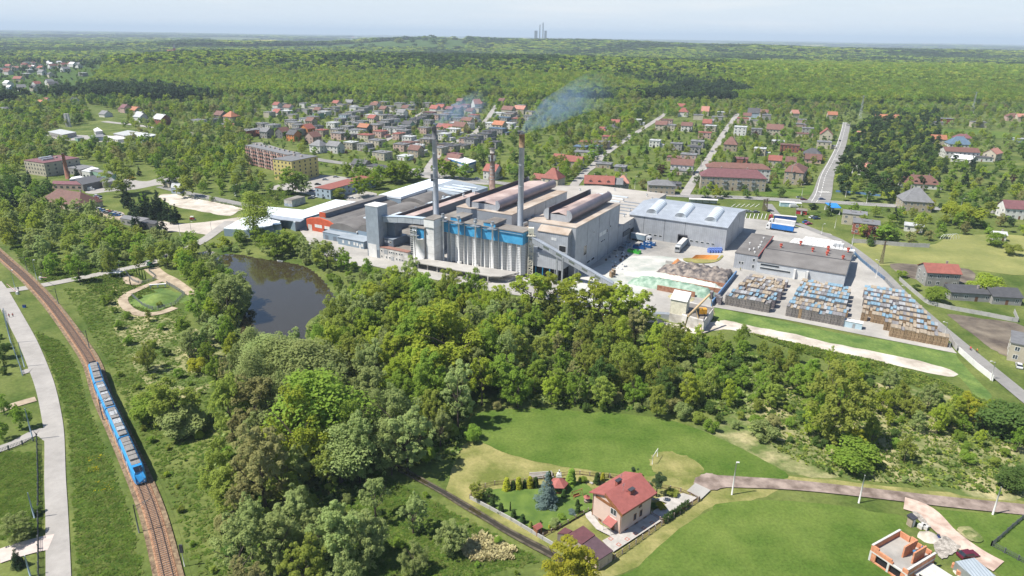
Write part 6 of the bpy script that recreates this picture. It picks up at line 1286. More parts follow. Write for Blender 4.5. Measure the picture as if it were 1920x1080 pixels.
def truck(x,y,ang,cab,trail,lab,roofc='white',L=13.6):
 b=thing('articulated_truck',lab,'truck',(x,y,.03),ang,'trucks in the works yard')
 mc,mt,mr=mat('cab_'+cab,CARC[cab],.35,.05,spec=.6),mat('trailer_'+trail,{'blue':(.02,.16,.50),'navy':(.02,.06,.20),'white':(.58,.58,.58),'grey':(.20,.27,.33)}[trail],.5,.1,.4),mat('trailer_roof_'+roofc,(.60,.57,.54)if roofc=='white' else(.45,.42,.40),.6,.08,.2)
 lpart('trailer',MB().box(-L,0,-1.25,1.25,1.15,3.85),mt,b);lpart('trailer_roof',MB().box(-L,0,-1.26,1.26,3.854,4.0),mr,b);lpart('chassis',MB().box(-L+.2,2.2,-.5,.5,.75,1.14),m_blk,b)
 pr=[(.75,.6),(2.9,.6),(3.0,1.8),(2.75,3.3),(2.2,3.75),(.75,3.75)];mb=MB();n=6
 mb.add([(a,-1.22,c)for a,c in pr]+[(a,1.22,c)for a,c in pr],[[5,4,3,2,1,0],[6,7,8,9,10,11]]+[[i,(i+1)%6,6+(i+1)%6,6+i]for i in range(6)])
 c=lpart('cab',mb,mc,b);lpart('windscreen',MB().add([(3.0,-1.1,1.9),(3.0,1.1,1.9),(2.83,1.05,3.0),(2.83,-1.05,3.0),(2.9,-1.1,1.9),(2.9,1.1,1.9),(2.7,1.05,3.0),(2.7,-1.05,3.0)],[[0,1,2,3],[7,6,5,4],[0,3,7,4],[1,5,6,2],[3,2,6,7],[0,4,5,1]]),m_carglass,c)
 for yy in(-1.23,1.2):lpart('side_window',MB().box(1.6,2.5,yy,yy+.03,2.0,2.8),m_carglass,c)
 if trail=='blue':lpart('stripe',MB().box(-L+.1,-.1,-1.27,-1.255,3.3,3.8),mr,b)
 for xx in(-L+1.5,-L+2.8,-L+4.1,-.3,2.3):
  for yy in(-1.1,.82):lpart('wheel',MB().tube([(xx,yy,.5),(xx,yy+.28,.5)],.5,12),m_tyre,b)
 return b
def tr2(pa,pb,*a,**k):
 A,B=G(*pa),G(*pb);n=math.hypot(B[0]-A[0],B[1]-A[1]);L=k.pop('L',max(7,n-3));an=ang_of(A,B);truck(B[0]-3*math.cos(an),B[1]-3*math.sin(an),an,*a,L=L)
tr2((1291,452),(1269,475),'silver','grey','truck with grey sided trailer backed into the warehouse dock door')
tr2((1184,449),(1220,457),'white','grey','truck with pale grey trailer at the dark bay left of the warehouse')
tr2((1487,437),(1436,429),'white','blue','nearest parked truck with bright blue curtain side trailer')
tr2((1490,428),(1441,421),'white','white','middle parked truck with plain white trailer',roofc='beige')
tr2((1492,419),(1440,414),'red','navy','farthest parked truck with red cab and navy trailer side')
def rail_at(s):
 i=int(s);i=max(0,min(len(RAIL)-2,i));t=s-i;a,b=RAIL[i],RAIL[i+1]
 return Vector((a[0]+(b[0]-a[0])*t,a[1]+(b[1]-a[1])*t))
def rail_idx(u,v):
 g=G(u,v,.8);return min(range(len(RAIL)),key=lambda i:math.hypot(RAIL[i][0]-g[0],RAIL[i][1]-g[1]))
i0,i1=rail_idx(180,694),rail_idx(261,906);seg=(i1-i0)/4
f=rail_at(i1);tb=thing('passenger_train','bright blue four car electric train on the single track, grey equipment on its roof','train',(f.x,f.y,.8))
m_tb=mat('train_blue',(.035,.27,.60),.3,.06,.5,spec=.6);m_tr=mat('train_roof',(.20,.19,.18),.7,.15,.5);m_tw=mat('train_glass',(.015,.02,.03),.08,.2,spec=.8);m_tu=mat('train_unit',(.34,.35,.36),.5,.25,1.5);m_tg=mat('train_white',(.55,.57,.60),.5,.1)
for k in range(4):
 A,B=rail_at(i0+seg*k),rail_at(i0+seg*(k+1));d=(B-A).normalized();n=Vector((d.y,-d.x));L=(B-A).length
 def P3(s,o,z):p=A+d*s+n*o;return(p.x,p.y,z)
 def tbx(mb,s0,s1,o0,o1,z0,z1):return mb.prism([P3(s0,o0,0)[:2],P3(s1,o0,0)[:2],P3(s1,o1,0)[:2],P3(s0,o1,0)[:2]],z0,z1)
 s0=.35 if k else 3.2;s1=L-.35 if k<3 else L-3.2
 prof=[(-1.42,.95),(1.42,.95),(1.48,2.2),(1.42,3.9),(1.15,4.35),(-1.15,4.35),(-1.42,3.9),(-1.48,2.2)]
 mb=MB();ends=[]
 secs=[(s0,1,0)]if k else[(.1,.72,.9),(1.2,.9,.45),(3.2,1,0)]
 secs+=[(s1,1,0)]if k<3 else[(L-3.2,1,0),(L-1.2,.9,.45),(L-.1,.72,.9)]
 vs=[]
 for s,q,dz in secs:vs+=[P3(s+(0 if z<2.5 else(1.1 if s<L/2 else-1.1)*(q<.95)),o*q,z-(dz if z>3 else 0))for o,z in prof]
 m_=8;mb.add(vs,[[i*m_+j,i*m_+(j+1)%m_,(i+1)*m_+(j+1)%m_,(i+1)*m_+j]for i in range(len(secs)-1)for j in range(m_)]+[list(range(m_-1,-1,-1)),[(len(secs)-1)*m_+j for j in range(m_)]])
 c=part('car_body',mb,m_tb,tb)
 for o in(-1.50,1.47):part('window_band',tbx(MB(),s0+1,s1-1,o,o+.03,2.35,3.2),m_tw,c)
 for s in(s0+(s1-s0)*.3,s0+(s1-s0)*.72):
  for o in(-1.515,1.485):part('door',tbx(MB(),s-.65,s+.65,o,o+.03,1.2,3.4),m_tg,c)
 part('roof_walkway',tbx(MB(),s0+.3,s1-.3,-.98,.98,4.354,4.42),m_tr,c)
 pat=[(0,'u'),(1,'w'),(2,'w'),(3,'u')][k][1];s=s0+.6;j=0
 while s<s1-2:
  l=[2.6,1.6,1.9,2.4,1.4][(j+k)%5];mm=m_tr if pat=='u' else(m_tu if j%2 else m_tr)
  part('roof_unit',tbx(MB(),s,min(s+l,s1-.3),-.85,.85,4.424,4.8+.1*(j%3)),mm,c);s+=l+.45;j+=1
 if k in(0,3):
  e=1 if k==3 else-1;sN=L-.1 if k==3 else .1
  q=[P3(sN-e*2.2,-.95,4.42),P3(sN-e*2.2,.95,4.42),P3(sN-e*1.12,.75,3.5),P3(sN-e*1.12,-.75,3.5)]
  off=Vector((d.x*e*.06,d.y*e*.06,.07));v8=[tuple(Vector(p)+off)for p in q]+[tuple(Vector(p)-off)for p in q]
  part('windscreen',MB().add(v8,[[3,2,1,0],[4,5,6,7],[0,1,5,4],[1,2,6,5],[2,3,7,6],[3,0,4,7]]),m_tw,c)
  for o in(-.7,.7):part('headlight',MB().ball(P3(sN-e*.02,o,1.5),.16),m_tg,c)
  part('coupler',tbx(MB(),sN-.1 if e>0 else sN-.5,sN+.5 if e>0 else sN+.1,-.2,.2,1.0,1.3),m_blk,c)
 for s in(s0+1.6,s1-1.6):part('bogie',tbx(MB(),s-1.5,s+1.5,-1.2,1.2,.80,.94),m_blk,c)
 if k<3:part('gangway',tbx(MB(),L-.36,L+.36,-1.15,1.15,1.0,4.1),m_blk,tb)
A=rail_at(i0+seg*2.3);part('pantograph',MB().tube([(A.x,A.y,4.9),(A.x+.9,A.y-.9,5.5),(A.x,A.y,6.1)],.06,5).tube([(A.x-.6,A.y-.5,6.1),(A.x+.6,A.y+.5,6.1)],.05,5),m_steel,tb)
def pole(kind,uv,tv,lab,cat,m,r=.14,arm=None,lamp=False,minh=4,group=None,lean=False):
 x,y=G(*uv);h=max(minh,hgt(*uv,*tv));b=thing(kind,None,cat,(x,y,0),0,group);mb=MB().tube([(0,0,0),(0,0,h)],[r,r*.6],8);lpart('post',mb,m,b)
 if arm:dx,dy=arm;lpart('arm',MB().tube([(0,0,h-.15),(dx,dy,h+.1)],[.07,.05],6),m,b)
 if lamp:
  dx,dy=arm or(0,0);lpart('lamp_head',MB().box(dx-.35,dx+.35,dy-.16,dy+.16,h+.06,h+.24),m_white,b)
 LABELS.append((b,lab));return b,h
m_cpole=mat('concrete_pole',(.52,.51,.48),.85,.08,.8);m_dpole=mat('dark_pole',(.10,.11,.11),.7,.15,1);m_bpole=mat('blue_grey_pole',(.28,.36,.42),.6,.1,1)
RL=[tuple(p)for p in RAIL]
for uv,tv in(((51.5,508),(43,480)),((110,571.5),(103,540)),((168,655),(160,619)),((193.5,789),(184,748)),((261,999),(250,946))):
 b,h=pole('catenary_mast',uv,tv,'dark railway mast beside the track','mast',m_dpole,.16,group='railway masts')
 i=min(range(len(RL)),key=lambda i:math.hypot(RL[i][0]-b.location.x,RL[i][1]-b.location.y));d=Vector((RL[i][0]-b.location.x,RL[i][1]-b.location.y))
 lpart('cantilever',MB().tube([(0,0,h-.6),(d.x,d.y,h-.4)],.06,5).tube([(0,0,h-1.6),(d.x,d.y,h-.4)],.05,5),m_dpole,b)
wire=sweep(RAIL[:],[(-.02,6.2),(0,6.24),(.02,6.2)],'',None);tag(obj('contact_wire',wire.mesh('contact_wire',m_dpole)),'thin dark overhead contact wire above the railway track','wire')
for uv,tv in(((70,527),(58,488)),((30,547),(22,507)),((226,516),(222,490))):pole('street_lamp',uv,tv,'slim grey crossing lamp post','lamp post',m_bpole,.1,(.6,.1),True,group='lamp posts')
for uv,tv in(((62,825),(50,766)),((46,688),(32,642)),((21,644),(3,581)),((65,972),(51,924)),((57,1080),(46,1042))):pole('utility_pole',uv,tv,'pale blue grey pole leaning over the left gardens','pole',m_bpole,.17,group='poles along the left road')
for i,(uv,tv)in enumerate((((1372,927.5),(1380,868)),((1610,943),(1618,891)),((1861,965),(1877,913)))):
 b,h=pole('utility_pole',uv,tv,'x','pole',m_cpole,.2,(.3,0)if i==0 else None,i==0,group='poles along the brown track');LABELS.pop();b['label']=['white pole with lamp beside the house drive and track','middle white concrete pole beside the brown track','rightmost white concrete pole beside the brown track'][i]
for uv,tv in(((1857,713),(1863,679)),((1770,633),(1780,605)),((1694,555),(1700,536)),((1642,522),(1652,488)),((1597,462),(1602,434))):pole('street_lamp',uv,tv,'white concrete lamp post by the lane','lamp post',m_cpole,.15,(-1.2,.3),True,group='lamp posts along the lane')
for uv,tv in(((1490,415),(1493,391)),((1565,428),(1570,402)),((1540,440),(1542,420)),((1585,370),(1587,346)),((1503,368),(1506,344)),((1624,383),(1627,360)),((1800,395),(1803,372)),((1190,354),(1192,331)),((1602,258),(1605,240)),((1243,215),(1244,198)),((443,367),(442,346)),((338,442),(337,424)),((359,437),(358,425)),((397,436),(396,418))):pole('street_lamp',uv,tv,'thin grey lamp post','lamp post',m_cpole,.12,(.9,0),True,minh=6,group='lamp posts')
def pylon(uv,tv,w,lab,m=None):
 x,y=G(*uv);h=hgt(*uv,*tv);b=thing('lattice_mast',lab,'mast',(x,y,0));mb=MB();lattice(mb,0,0,0,h,w,w*.25,9,.09*max(1,w/2.5));lpart('frame',mb,m or m_steel,b);lpart('crossarm',MB().box(-w*1.1,w*1.1,-.12,.12,h-2,h-1.75).box(-w*.8,w*.8,-.12,.12,h-.5,h-.3),m or m_steel,b)
pylon((1652,494),(1657,452),1.2,'rusty lattice mast between the lane and the ploughed field',mat('rusty_steel',(.12,.085,.06),.8,.2));pylon((1431,395),(1434,373),1.4,'left of two dark lattice masts at the truck lot',MT['rusty_steel']);pylon((1436,396),(1440,372),1.4,'right of two dark lattice masts at the truck lot',MT['rusty_steel'])
pylon((1612,222),(1622,179),3,'tall pale lattice pylon at the forest edge by the straight road',m_steel);pylon((1822,212),(1828,172),3,'tall faint lattice pylon at the forest edge far right',m_steel);pylon((441,366),(440,347),1.2,'double grey lattice mast near the upper road')
b,h=pole('railway_signal',(346,1062),(340,1024),'x','signal',m_cpole,.1);LABELS.pop();b['label']='black headed railway signal on white post beside the track';lpart('signal_head',MB().box(-.35,.35,-.12,.12,h-1.6,h+.3),m_blk,b)
for i,(a,b_)in enumerate(((25,537,0),(85,503,1))if 0 else(((33,552),(14,539)),((76,524),(92,538)))):
 A,B=G(*a),G(*b_);b=thing('barrier',['level crossing barrier with red white boom left of the track','level crossing barrier with white boom right of the track'][i],'barrier',(*A,0));m_rw=striped('barrier_paint',(.6,.58,.56),(.45,.05,.04),1.2,.6,0,'X',.5,frame=False)
 part('drive_box',MB().box(A[0]-.4,A[0]+.4,A[1]-.4,A[1]+.4,0,1.2),m_white,b);part('boom',MB().tube([(*A,1.0),(*B,1.6+2.5*i)],[.13,.09],6),m_rw,b);part('light_post',MB().cyl(A[0]+.8,A[1],0,3,.08,k=6).box(A[0]+.5,A[0]+1.1,A[1]-.1,A[1]+.1,2.4,3.1),m_dpole,b)
def fence(pts,h,m,lab,name='fence',th=.12,step=2.5,post=None,rails=None):
 L=resample([Vector(p)for p in pts],step)if step else pts;L=[tuple(p)for p in L]+[tuple(pts[-1])];b=thing(name,lab,'fence' if name!='wall' else 'wall',(*L[0],0));mb=MB()
 for i in range(len(L)-1):
  a,c=Vector(L[i]),Vector(L[i+1]);ln=(c-a).length
  if ln<.15:continue
  d=(c-a)/ln;n=Vector((-d.y,d.x))*th/2
  if rails:
   for z in rails:mb.prism([tuple(a-n*.5),tuple(c-n*.5),tuple(c+n*.5),tuple(a+n*.5)],z,z+.06)
   for t in np.arange(.2,ln,.32):p=a+d*t;mb.box(p.x-.03,p.x+.03,p.y-.03,p.y+.03,.1,h)
  else:mb.prism([tuple(a+d*.08-n),tuple(c-d*.08-n),tuple(c-d*.08+n),tuple(a+d*.08+n)],.02,h)
 part('panels',mb,m,b);mb=MB()
 for x,y in L:mb.box(x-.1,x+.1,y-.1,y+.1,0,h+.08)
 o=part('posts',mb,post or m,b);o['kind']='stuff';return b
m_cfence=mat('concrete_fence',(.36,.35,.33),.9,.12,.6)
fence(gl(zs(zm,[(155,425),(240,500),(330,575),(480,610),(700,650),(905,692),(880,632)])),1.7,m_cfence,'grey concrete panel fence around the red roofed house plot','concrete_fence')
fence(gl(zs(zm,[(530,880),(640,980),(745,1062)])),2.0,m_white,'white panel fence at the bottom end of the lane','white_fence');fence(gl(zs(zm,[(465,785),(500,850),(518,868)])),2,m_cfence,'short grey fence at the end of the crate rows','concrete_fence')
fence(gl(zs(zr,[(950,884),(1100,896),(1250,908),(1385,914)])),2.2,m_cfence,'long grey concrete fence along the top of the sports field','concrete_fence')
fence(gl(zs(z5,[(1185,330),(1240,390),(1300,440),(1375,500)])),1.7,mat('blue_fence',(.10,.20,.36),.6,.15,1),'blue steel fence between the crate yard and the lane','steel_fence',.06,2.5,None,(.3,1.5))
fence(gl(zs(z5,[(1375,500),(1500,640),(1650,800),(1740,880)])),1.8,m_steel,'thin steel mesh fence along the crate yard edge','mesh_fence',.05,3,None,(.4,1.0,1.6))
fence(gl(zs(zr,[(862,600),(1000,612),(1110,625)])),1.4,MT['blue_fence'],'bluish fence at the edge of the dark trees by the junction','fence')
fence(gl(zs(z6,[(745,590),(800,640),(870,668),(980,640),(1040,580),(985,545),(940,520)])),1.5,m_steel,'green grey mesh fence around the oval grass mound','mesh_fence',.05,2.5,None,(.3,.9,1.4))
fence(gl(zs(z6,[(705,450),(740,500),(790,520),(860,500),(880,480),(840,450)])),1.3,m_steel,'mesh fence around the small plot with slim conifers','mesh_fence',.05,2.5,None,(.3,.9,1.2))
fence(gl(zs(zt,[(145,548),(150,700),(150,860),(152,1080)])),1.4,m_dpole,'dark mesh fence along the lower left road','mesh_fence',.05,3,None,(.3,.8,1.3))
fence(gl(zs(zt,[(-20,610),(60,580),(130,555)])),1.3,m_dpole,'dark mesh fence along the branching garden lane','mesh_fence',.05,3,None,(.3,.8,1.2));fence(gl(zs(zt,[(15,50),(42,170),(80,270),(88,300)])),1.3,m_bpole,'garden fence at the far left roadside','mesh_fence',.05,3,None,(.3,.8,1.2))
fence(gl(zs(zc,[(1570,700),(1650,640),(1780,520),(1925,400)])),1.3,m_dpole,'dark garden fence at the right bottom corner','mesh_fence',.05,2.5,None,(.3,.8,1.2));fence(gl(zs(zc,[(1570,700),(1700,770),(1925,890)])),1.3,m_dpole,'dark fence running to the lower right edge','mesh_fence',.05,2.5,None,(.3,.8,1.2))
fence(gl(zs(zl,[(1320,655),(1560,705),(1825,755)])),1.2,m_cpole,'pale fence along the upper road beside the sand lot','mesh_fence',.06,4,None,(.4,1.0))
m_cr=[mat('crates_grey',(.15,.14,.145),.85,.3,2.4,col2=(.29,.255,.225),rand=.18),mat('crates_brown',(.24,.155,.085),.85,.3,2.4,col2=(.38,.27,.165),rand=.18),mat('crates_dark',(.12,.105,.12),.85,.3,2.4,col2=(.24,.21,.22),rand=.18)]
m_cv=[mat('cover_blue',(.12,.24,.34),.6,.3,1.6,col2=(.26,.37,.44),rand=.15),mat('cover_wood',(.30,.245,.18),.8,.2,1,rand=.15),mat('cover_white',(.34,.34,.34),.5,.1,1,rand=.1),mat('cover_grey',(.19,.18,.18),.8,.2,1,rand=.15)]
def stackmesh(dep,hh,k,seed):
 key=('stack',dep,hh,k,seed)
 if key not in HC:
  mb=MB();rg=random.Random(seed);n=int(round(hh/.36))
  for j in range(n):
   mb.mi=0;mb.box(-.53+rg.uniform(-.02,.02),.53,-dep/2+rg.uniform(-.03,.03),dep/2,.16+j*.36,.16+j*.36+.27)
  core=MB();mb.box(-.48,.48,-dep/2+.06,dep/2-.06,.1,hh+.05)
  HC[key]=mb.mesh('crates',m_cr[k])
 return HC[key]
def covermesh(dep,hh,k):
 key=('cover',dep,hh,k)
 if key not in HC:HC[key]=MB().box(-.55,.55,-dep/2-.02,dep/2+.02,0,.09).mesh('top_sheet',m_cv[k])
 return HC[key]
pal=MB().box(-.55,.55,-1.7,1.7,0,.14).mesh('pallet',mat('pallet_wood',(.34,.25,.15),.85,.2,2))
ROWS=[]
for j,(u0,u1,tone,cw,h)in enumerate(((96.5,114.5,0,(2,1,1,4),3.96),(97.5,115,0,(4,1,1,3),3.96),(98,115,2,(1,2,1,5),3.6),(98,115.5,2,(0,4,2,4),3.6),(98.5,115,1,(0,5,2,3),3.24),(98.5,114.5,1,(0,5,1,2),2.88),(99,115,2,(0,5,1,3),2.5))):ROWS.append((u0,u1,3.2+j*5.6,tone,cw,h,'left block'))
for j,(u0,u1,tone,cw,h)in enumerate(((119.5,140.5,0,(2,1,1,5),3.96),(119.5,141,0,(1,3,1,2),3.6),(120,141,1,(1,5,1,1),3.24),(120,140.5,0,(5,1,3,1),3.6),(120,140.5,0,(6,1,2,1),3.6),(120,140.5,0,(4,2,3,1),3.24),(120,140.5,1,(3,3,2,1),3.24),(120,139,1,(4,4,1,0),2.88))):ROWS.append((u0,u1,3.6+j*5.4,tone,cw,h,'middle block'))
for j,(u0,u1,tone,cw,h)in enumerate(((155,173.5,1,(0,6,1,1),3.6),(153,172,1,(1,3,2,2),3.24),(145,170.5,1,(2,6,1,1),3.24),(145,168.5,1,(2,5,2,1),3.24),(145,167,0,(4,3,1,1),3.24),(144.5,165.5,0,(2,3,3,1),3.24),(144.5,163.5,0,(5,2,1,1),3.24),(144,162,2,(1,2,3,2),3.24),(144,159.5,0,(4,2,1,1),2.88))):ROWS.append((u0,u1,2.6+j*5.6,tone,cw,h,'right block'))
def rown(k):return['front','second','third','fourth','fifth','sixth','seventh','eighth','ninth'][k]
STK=[];CRL=[]
for r,(u0,u1,v,tone,cw,h,blk)in enumerate(ROWS):
 n=int((u1-u0)/1.14)
 for i in range(n):
  if rnd.random()<.03 and 0<i<n-1 and tone!=0:continue
  STK.append((u0+.57+i*1.14,v+rnd.uniform(-.08,.08),tone if rnd.random()<.93 else rnd.randrange(3),rnd.choices(range(4),cw)[0],h if rnd.random()<.8 else h-rnd.choice([.36,.36,.72]),r,i,blk))
STK.sort(key=lambda s:math.hypot(*W(s[0],s[1])))
CN=['blue sheeted','wooden lidded','white sheeted','grey topped'];TN=['grey','brown','dark']
rest=MB()
for q,(u,v,tone,cv,h,r,i,blk)in enumerate(STK):
 x,y=W(u,v)
 if q<300:
  b=thing('crate_stack',None,'crate stack',(x,y,.03),FA-R(90)+rnd.gauss(0,.015),'crate stacks in the storage yard');obj('pallet',pal,b);c=obj('crates',stackmesh(3.6,round(h,2),tone,i%4),b);obj('top_sheet',covermesh(3.6,h,cv),b,(rnd.uniform(-.03,.03),0,h+.2))
  CRL.append((b,'%s %s stack, %s row of %s'%(CN[cv],TN[tone],rown(r if blk[0]=='l' else(r-7)if blk[0]=='m' else r-15),blk)))
 else:
  rest.mi=tone;rest.fbox(u-.53,u+.53,v-1.8,v+1.8,.05,h+.2);rest.mi=3+cv;rest.fbox(u-.55,u+.55,v-1.82,v+1.82,h+.21,h+.3)
if rest.v:tag(obj('distant_crate_stacks',rest.mesh('distant_crate_stacks',m_cr+m_cv)),'far rows of crate stacks beside the dark roofed workshop','crate stacks',None,'stuff')
x,y=G(1602,617);b=thing('container_hut','pale blue container hut in front of the crate rows','hut',(x,y,.02),FA-R(90));lpart('wall',MB().box(-4.3,2.3,0,2.4,0,2.5),mat('pale_blue_hut',(.42,.54,.60),.6,.08),b);lpart('roof',MB().box(-4.45,2.45,-.15,2.55,2.5,2.65),m_white,b);lpart('door',MB().box(-.9,0,-.05,0,0,2),m_steel,b)
for i,(a,b_)in enumerate(((1342,565),(1346,568),(1350,571),(1333,560))):x,y=G(a,b_);o=thing('crate_stack',['dark crate stack beside the crane, nearest the row end','dark crate stack beside the crane, second','dark crate stack beside the crane, third','single dark crate stack left of the crate rows'][i],'crate stack',(x,y,.03),FA-R(90));obj('crates',stackmesh(2.2,2.88,2,i),o);obj('top_sheet',covermesh(2.2,2.88,3),o,(0,0,3.1))
m_wrap=mat('white_wrap',(.52,.55,.57),.35,.12,.8,col2=(.70,.71,.72),spec=.5);wm_=MB().box(-.75,.75,-1.2,1.2,.12,3.9).mesh('wrapped_load',m_wrap);wt_=MB().box(-.76,.76,-1.21,1.21,3.904,4.0).mesh('film_cap',m_white)
WP=[]
for r in range(7):
 for i in range(17 if r<3 else 11):
  u,v=107+i*1.75+r*.3+(4 if r>4 else 0),92.5+r*3.0
  if u+(v-92)*.62>141:continue
  x,y=W(u,v);WP.append((r,i));b=thing('wrapped_pallet',None,'wrapped pallet',(x,y,.03),FA-R(90)+rnd.gauss(0,.05),'film wrapped pallets behind the workshop');obj('wrapped_load',wm_,b);obj('film_cap',wt_,b);CRL.append((b,'white film wrapped pallet, %s row behind the dark workshop'%rown(r)))
def heap(name,lab,cells,hfun,m,res=1.0):
 """noisy heap over a frame rectangle"""
 u0,u1,v0,v1=cells;nu,nv=int((u1-u0)/res),int((v1-v0)/res);vs=[];fs=[]
 for j in range(nv+1):
  for i in range(nu+1):
   u,v=u0+(u1-u0)*i/nu,v0+(v1-v0)*j/nv;edge=0 if i in(0,nu)or j in(0,nv)else 1
   x,y=W(u+(rnd.uniform(-.3,.3)if not edge else 0),v+(rnd.uniform(-.3,.3)if not edge else 0));vs.append((x,y,max(.03 if edge==0 else .05,hfun(u,v)*edge*rnd.uniform(.9,1.1))))
 for j in range(nv):
  for i in range(nu):a=j*(nu+1)+i;fs.append([a,a+1,a+nu+2,a+nu+1])
 return solo(name,MB().add(vs,fs,True),m,lab,'heap',None,(*W(u0,v0),0))
def bell(u,v,a,b,su,sv):return math.exp(-((u-a)/su)**2-((v-b)/sv)**2)
for P in((1239,491),(1350,507),(1308,552)):pass
_pit=[WI(*G(u,v))for u,v in((1239,491),(1240,487),(1352,507),(1305,553),(1240,545),(1200,530))]
print('PIT',[(round(a,1),round(b,1))for a,b in _pit])
m_h1=mat('mixed_cullet',(.10,.09,.095),.9,.3,.45,col2=(.28,.235,.20),detail=12,bump=.6,lo=.4,hi=.62);m_h2=mat('pale_cullet',(.42,.50,.42),.7,.1,.5,col2=(.66,.66,.60),detail=10,bump=.5)
m_h3=mat('green_cullet',(.14,.26,.18),.7,.2,.5,col2=(.33,.42,.34),detail=10,bump=.6);m_h4=mat('sandy_cullet',(.30,.28,.12),.85,.2,.8,col2=(.48,.42,.26),detail=10,bump=.6);m_h5=mat('orange_soil',(.36,.14,.05),.9,.2,.6,col2=(.50,.26,.12),detail=10,bump=.5);m_retw=mat('retaining_wall',(.26,.11,.06),.85,.2,.8,col2=(.36,.19,.12))
heap('mixed_cullet_heap','large grey brown heap of broken glass in the walled bay',(60,92,22,40),lambda u,v:4.2*min(1,(u-59)/9,1)*(.55+.45*bell(u,v,78,32,20,8))*min(1,(v-21)/4,(40.5-v)/3)*(1+.2*math.sin(u*1.1)*math.sin(v*.8)),m_h1,.8)
heap('soil_heap','small orange topped heap on the left end of the mixed glass heap',(63,70,34,40),lambda u,v:4.6*bell(u,v,66.5,37,2.6,2.2),m_h5,.7)
heap('pale_cullet_heap','long low pale greenish heap between grey and green glass heaps',(48,92,14.5,21.5),lambda u,v:3.0*min(1,(u-47)/12,(92.5-u)/4)*bell(u,v,70,17.6,40,3.2),m_h2,.7)
heap('green_cullet_heap','mint green heap of broken glass in the middle bay',(54,91,4,13),lambda u,v:3.6*min(1,(u-53)/7,(91.5-u)/4)*bell(u,v,70,8.8,40,4.2),m_h3,.7)
heap('sandy_heap','small pointed yellowish heap at the front corner of the bays',(74,85,-4,3.2),lambda u,v:2.9*bell(u,v,79.5,0,3.4,2.4),m_h4,.6)
for n_,P,h,m,lab in(('bay_wall',(92.2,92.7,-3,41),2.2,MT['blue_fence'],'blue topped retaining wall along the right side of the glass bays'),('bay_wall',(60,92.1,40.6,41.1),1.6,m_cfence,'grey retaining wall behind the large mixed heap'),('bay_wall',(66,92.1,21.6,22.0),1.9,m_retw,'brown dividing wall between mixed and pale heaps'),('bay_wall',(66,92.1,13.4,13.9),2.1,m_retw,'brown dividing wall between pale and green heaps'),('bay_wall',(68,84,3.3,3.8),2.4,m_retw,'brown dividing wall in front of the green heap')):
 solo(n_,MB().fbox(*P,0,h),m,lab,'wall',None,(*W(P[0],P[2]),0))
def skip(u,v,L,w,h,m,lab,fill=None,ang=0,name='skip'):
 x,y=W(u,v);b=thing(name,lab,'skip',(x,y,.03),FA-R(90)+ang,'skips and bins beside the furnace hall');mb=MB()
 mb.box(-L/2,L/2,-w/2,-w/2+.08,0,h).box(-L/2,L/2,w/2-.08,w/2,0,h).box(-L/2,-L/2+.08,-w/2+.08,w/2-.08,0,h).box(L/2-.08,L/2,-w/2+.08,w/2-.08,0,h).box(-L/2+.08,L/2-.08,-w/2+.08,w/2-.08,0,.1)
 lpart('shell',mb,m,b)
 for k in range(int(L/1.1)):lpart('rib',MB().box(-L/2+.5+k*1.1,-L/2+.6+k*1.1,-w/2-.06,-w/2,.1,h),m,b)
 mb=MB();rg=random.Random(int(u*10))
 for k in range(9):mb.ball((rg.uniform(-L/2+.5,L/2-.5),rg.uniform(-w/2+.4,w/2-.4),h-.3),rg.uniform(.3,.5),6,4)
 o=lpart('load',mb,fill or m_wrap,b);o['kind']='stuff'
m_sk=mat('skip_green',(.06,.42,.05),.5,.1);m_skb=mat('skip_blue',(.01,.10,.30),.5,.15)
_sp=[WI(*G(*p))for p in((1200,466),(1195,475),(1175,484),(1160,487),(1140,475),(1147,470),(1160,460),(1145,515),(1125,500),(1290,485))]
print('SP',[(round(a,1),round(b,1))for a,b in _sp])
skip(43.5,66,6,2.3,1.7,m_skb,'upper open blue skip full of white bags near the truck',R(0)and None);skip(43,61.5,6,2.3,1.6,m_skb,'middle blue skip beside the furnace hall wall');skip(41,57.5,6,2.3,1.5,m_skb,'lower blue skip with dark scrap beside the furnace hall',m_blk);skip(41.5,49,6.5,2.4,1.6,m_sk,'bright green open skip beside the furnace hall',m_blk,R(-8))
skip(34.5,49.5,2.6,2.2,1.8,m_darkw,'dark grey bin by the hall wall, lower one',m_blk,0,'metal_bin');skip(34.5,54,2.6,2.2,1.8,m_blueg,'blue grey bin by the hall wall, middle one',m_blk,0,'metal_bin');skip(34.5,59,3,2.2,2,m_blueg,'blue grey bin by the hall wall, upper one',m_blk,0,'metal_bin');skip(34.2,42,2.2,2,1.9,m_cfence,'concrete coloured bin near the front hall corner',m_blk,0,'metal_bin')
rg=random.Random(5)
for k in range(26):
 u,v=rg.uniform(34,41),rg.uniform(28,46)
 if k>17:u,v=rg.uniform(40,46),rg.uniform(20,28)
 x,y=W(u,v);m,c=rg.choice([(m_wrap,'white'),(m_blk,'black'),(m_darkw,'dark grey'),(MT['rusty_steel'],'rusty')]);s=rg.uniform(.4,.7);o=solo('big_bag',MB().ball((x,y,s*.9),(s,s,s*.9),8,5,.15,rg).box(x-.08,x+.08,y-.08,y+.08,s*1.6,s*2.1),m,None,'big bag','bags and scrap beside the hall',(x,y,0));CRL.append((o,c+' bulging big bag beside the furnace hall'))
for i,(a,b_)in enumerate(((1146,520),(1150,516))):x,y=G(a,b_);o=thing('crate_stack',['brown crate pile at the foot of the conveyor, left','brown crate pile at the foot of the conveyor, right'][i],'crate stack',(x,y,.03),.3);obj('crates',stackmesh(2.2,2.5,1,i),o);obj('top_sheet',covermesh(2.2,2.5,1),o,(0,0,2.7))
m_or=mat('orange_beam',(.62,.24,.05),.6,.15)
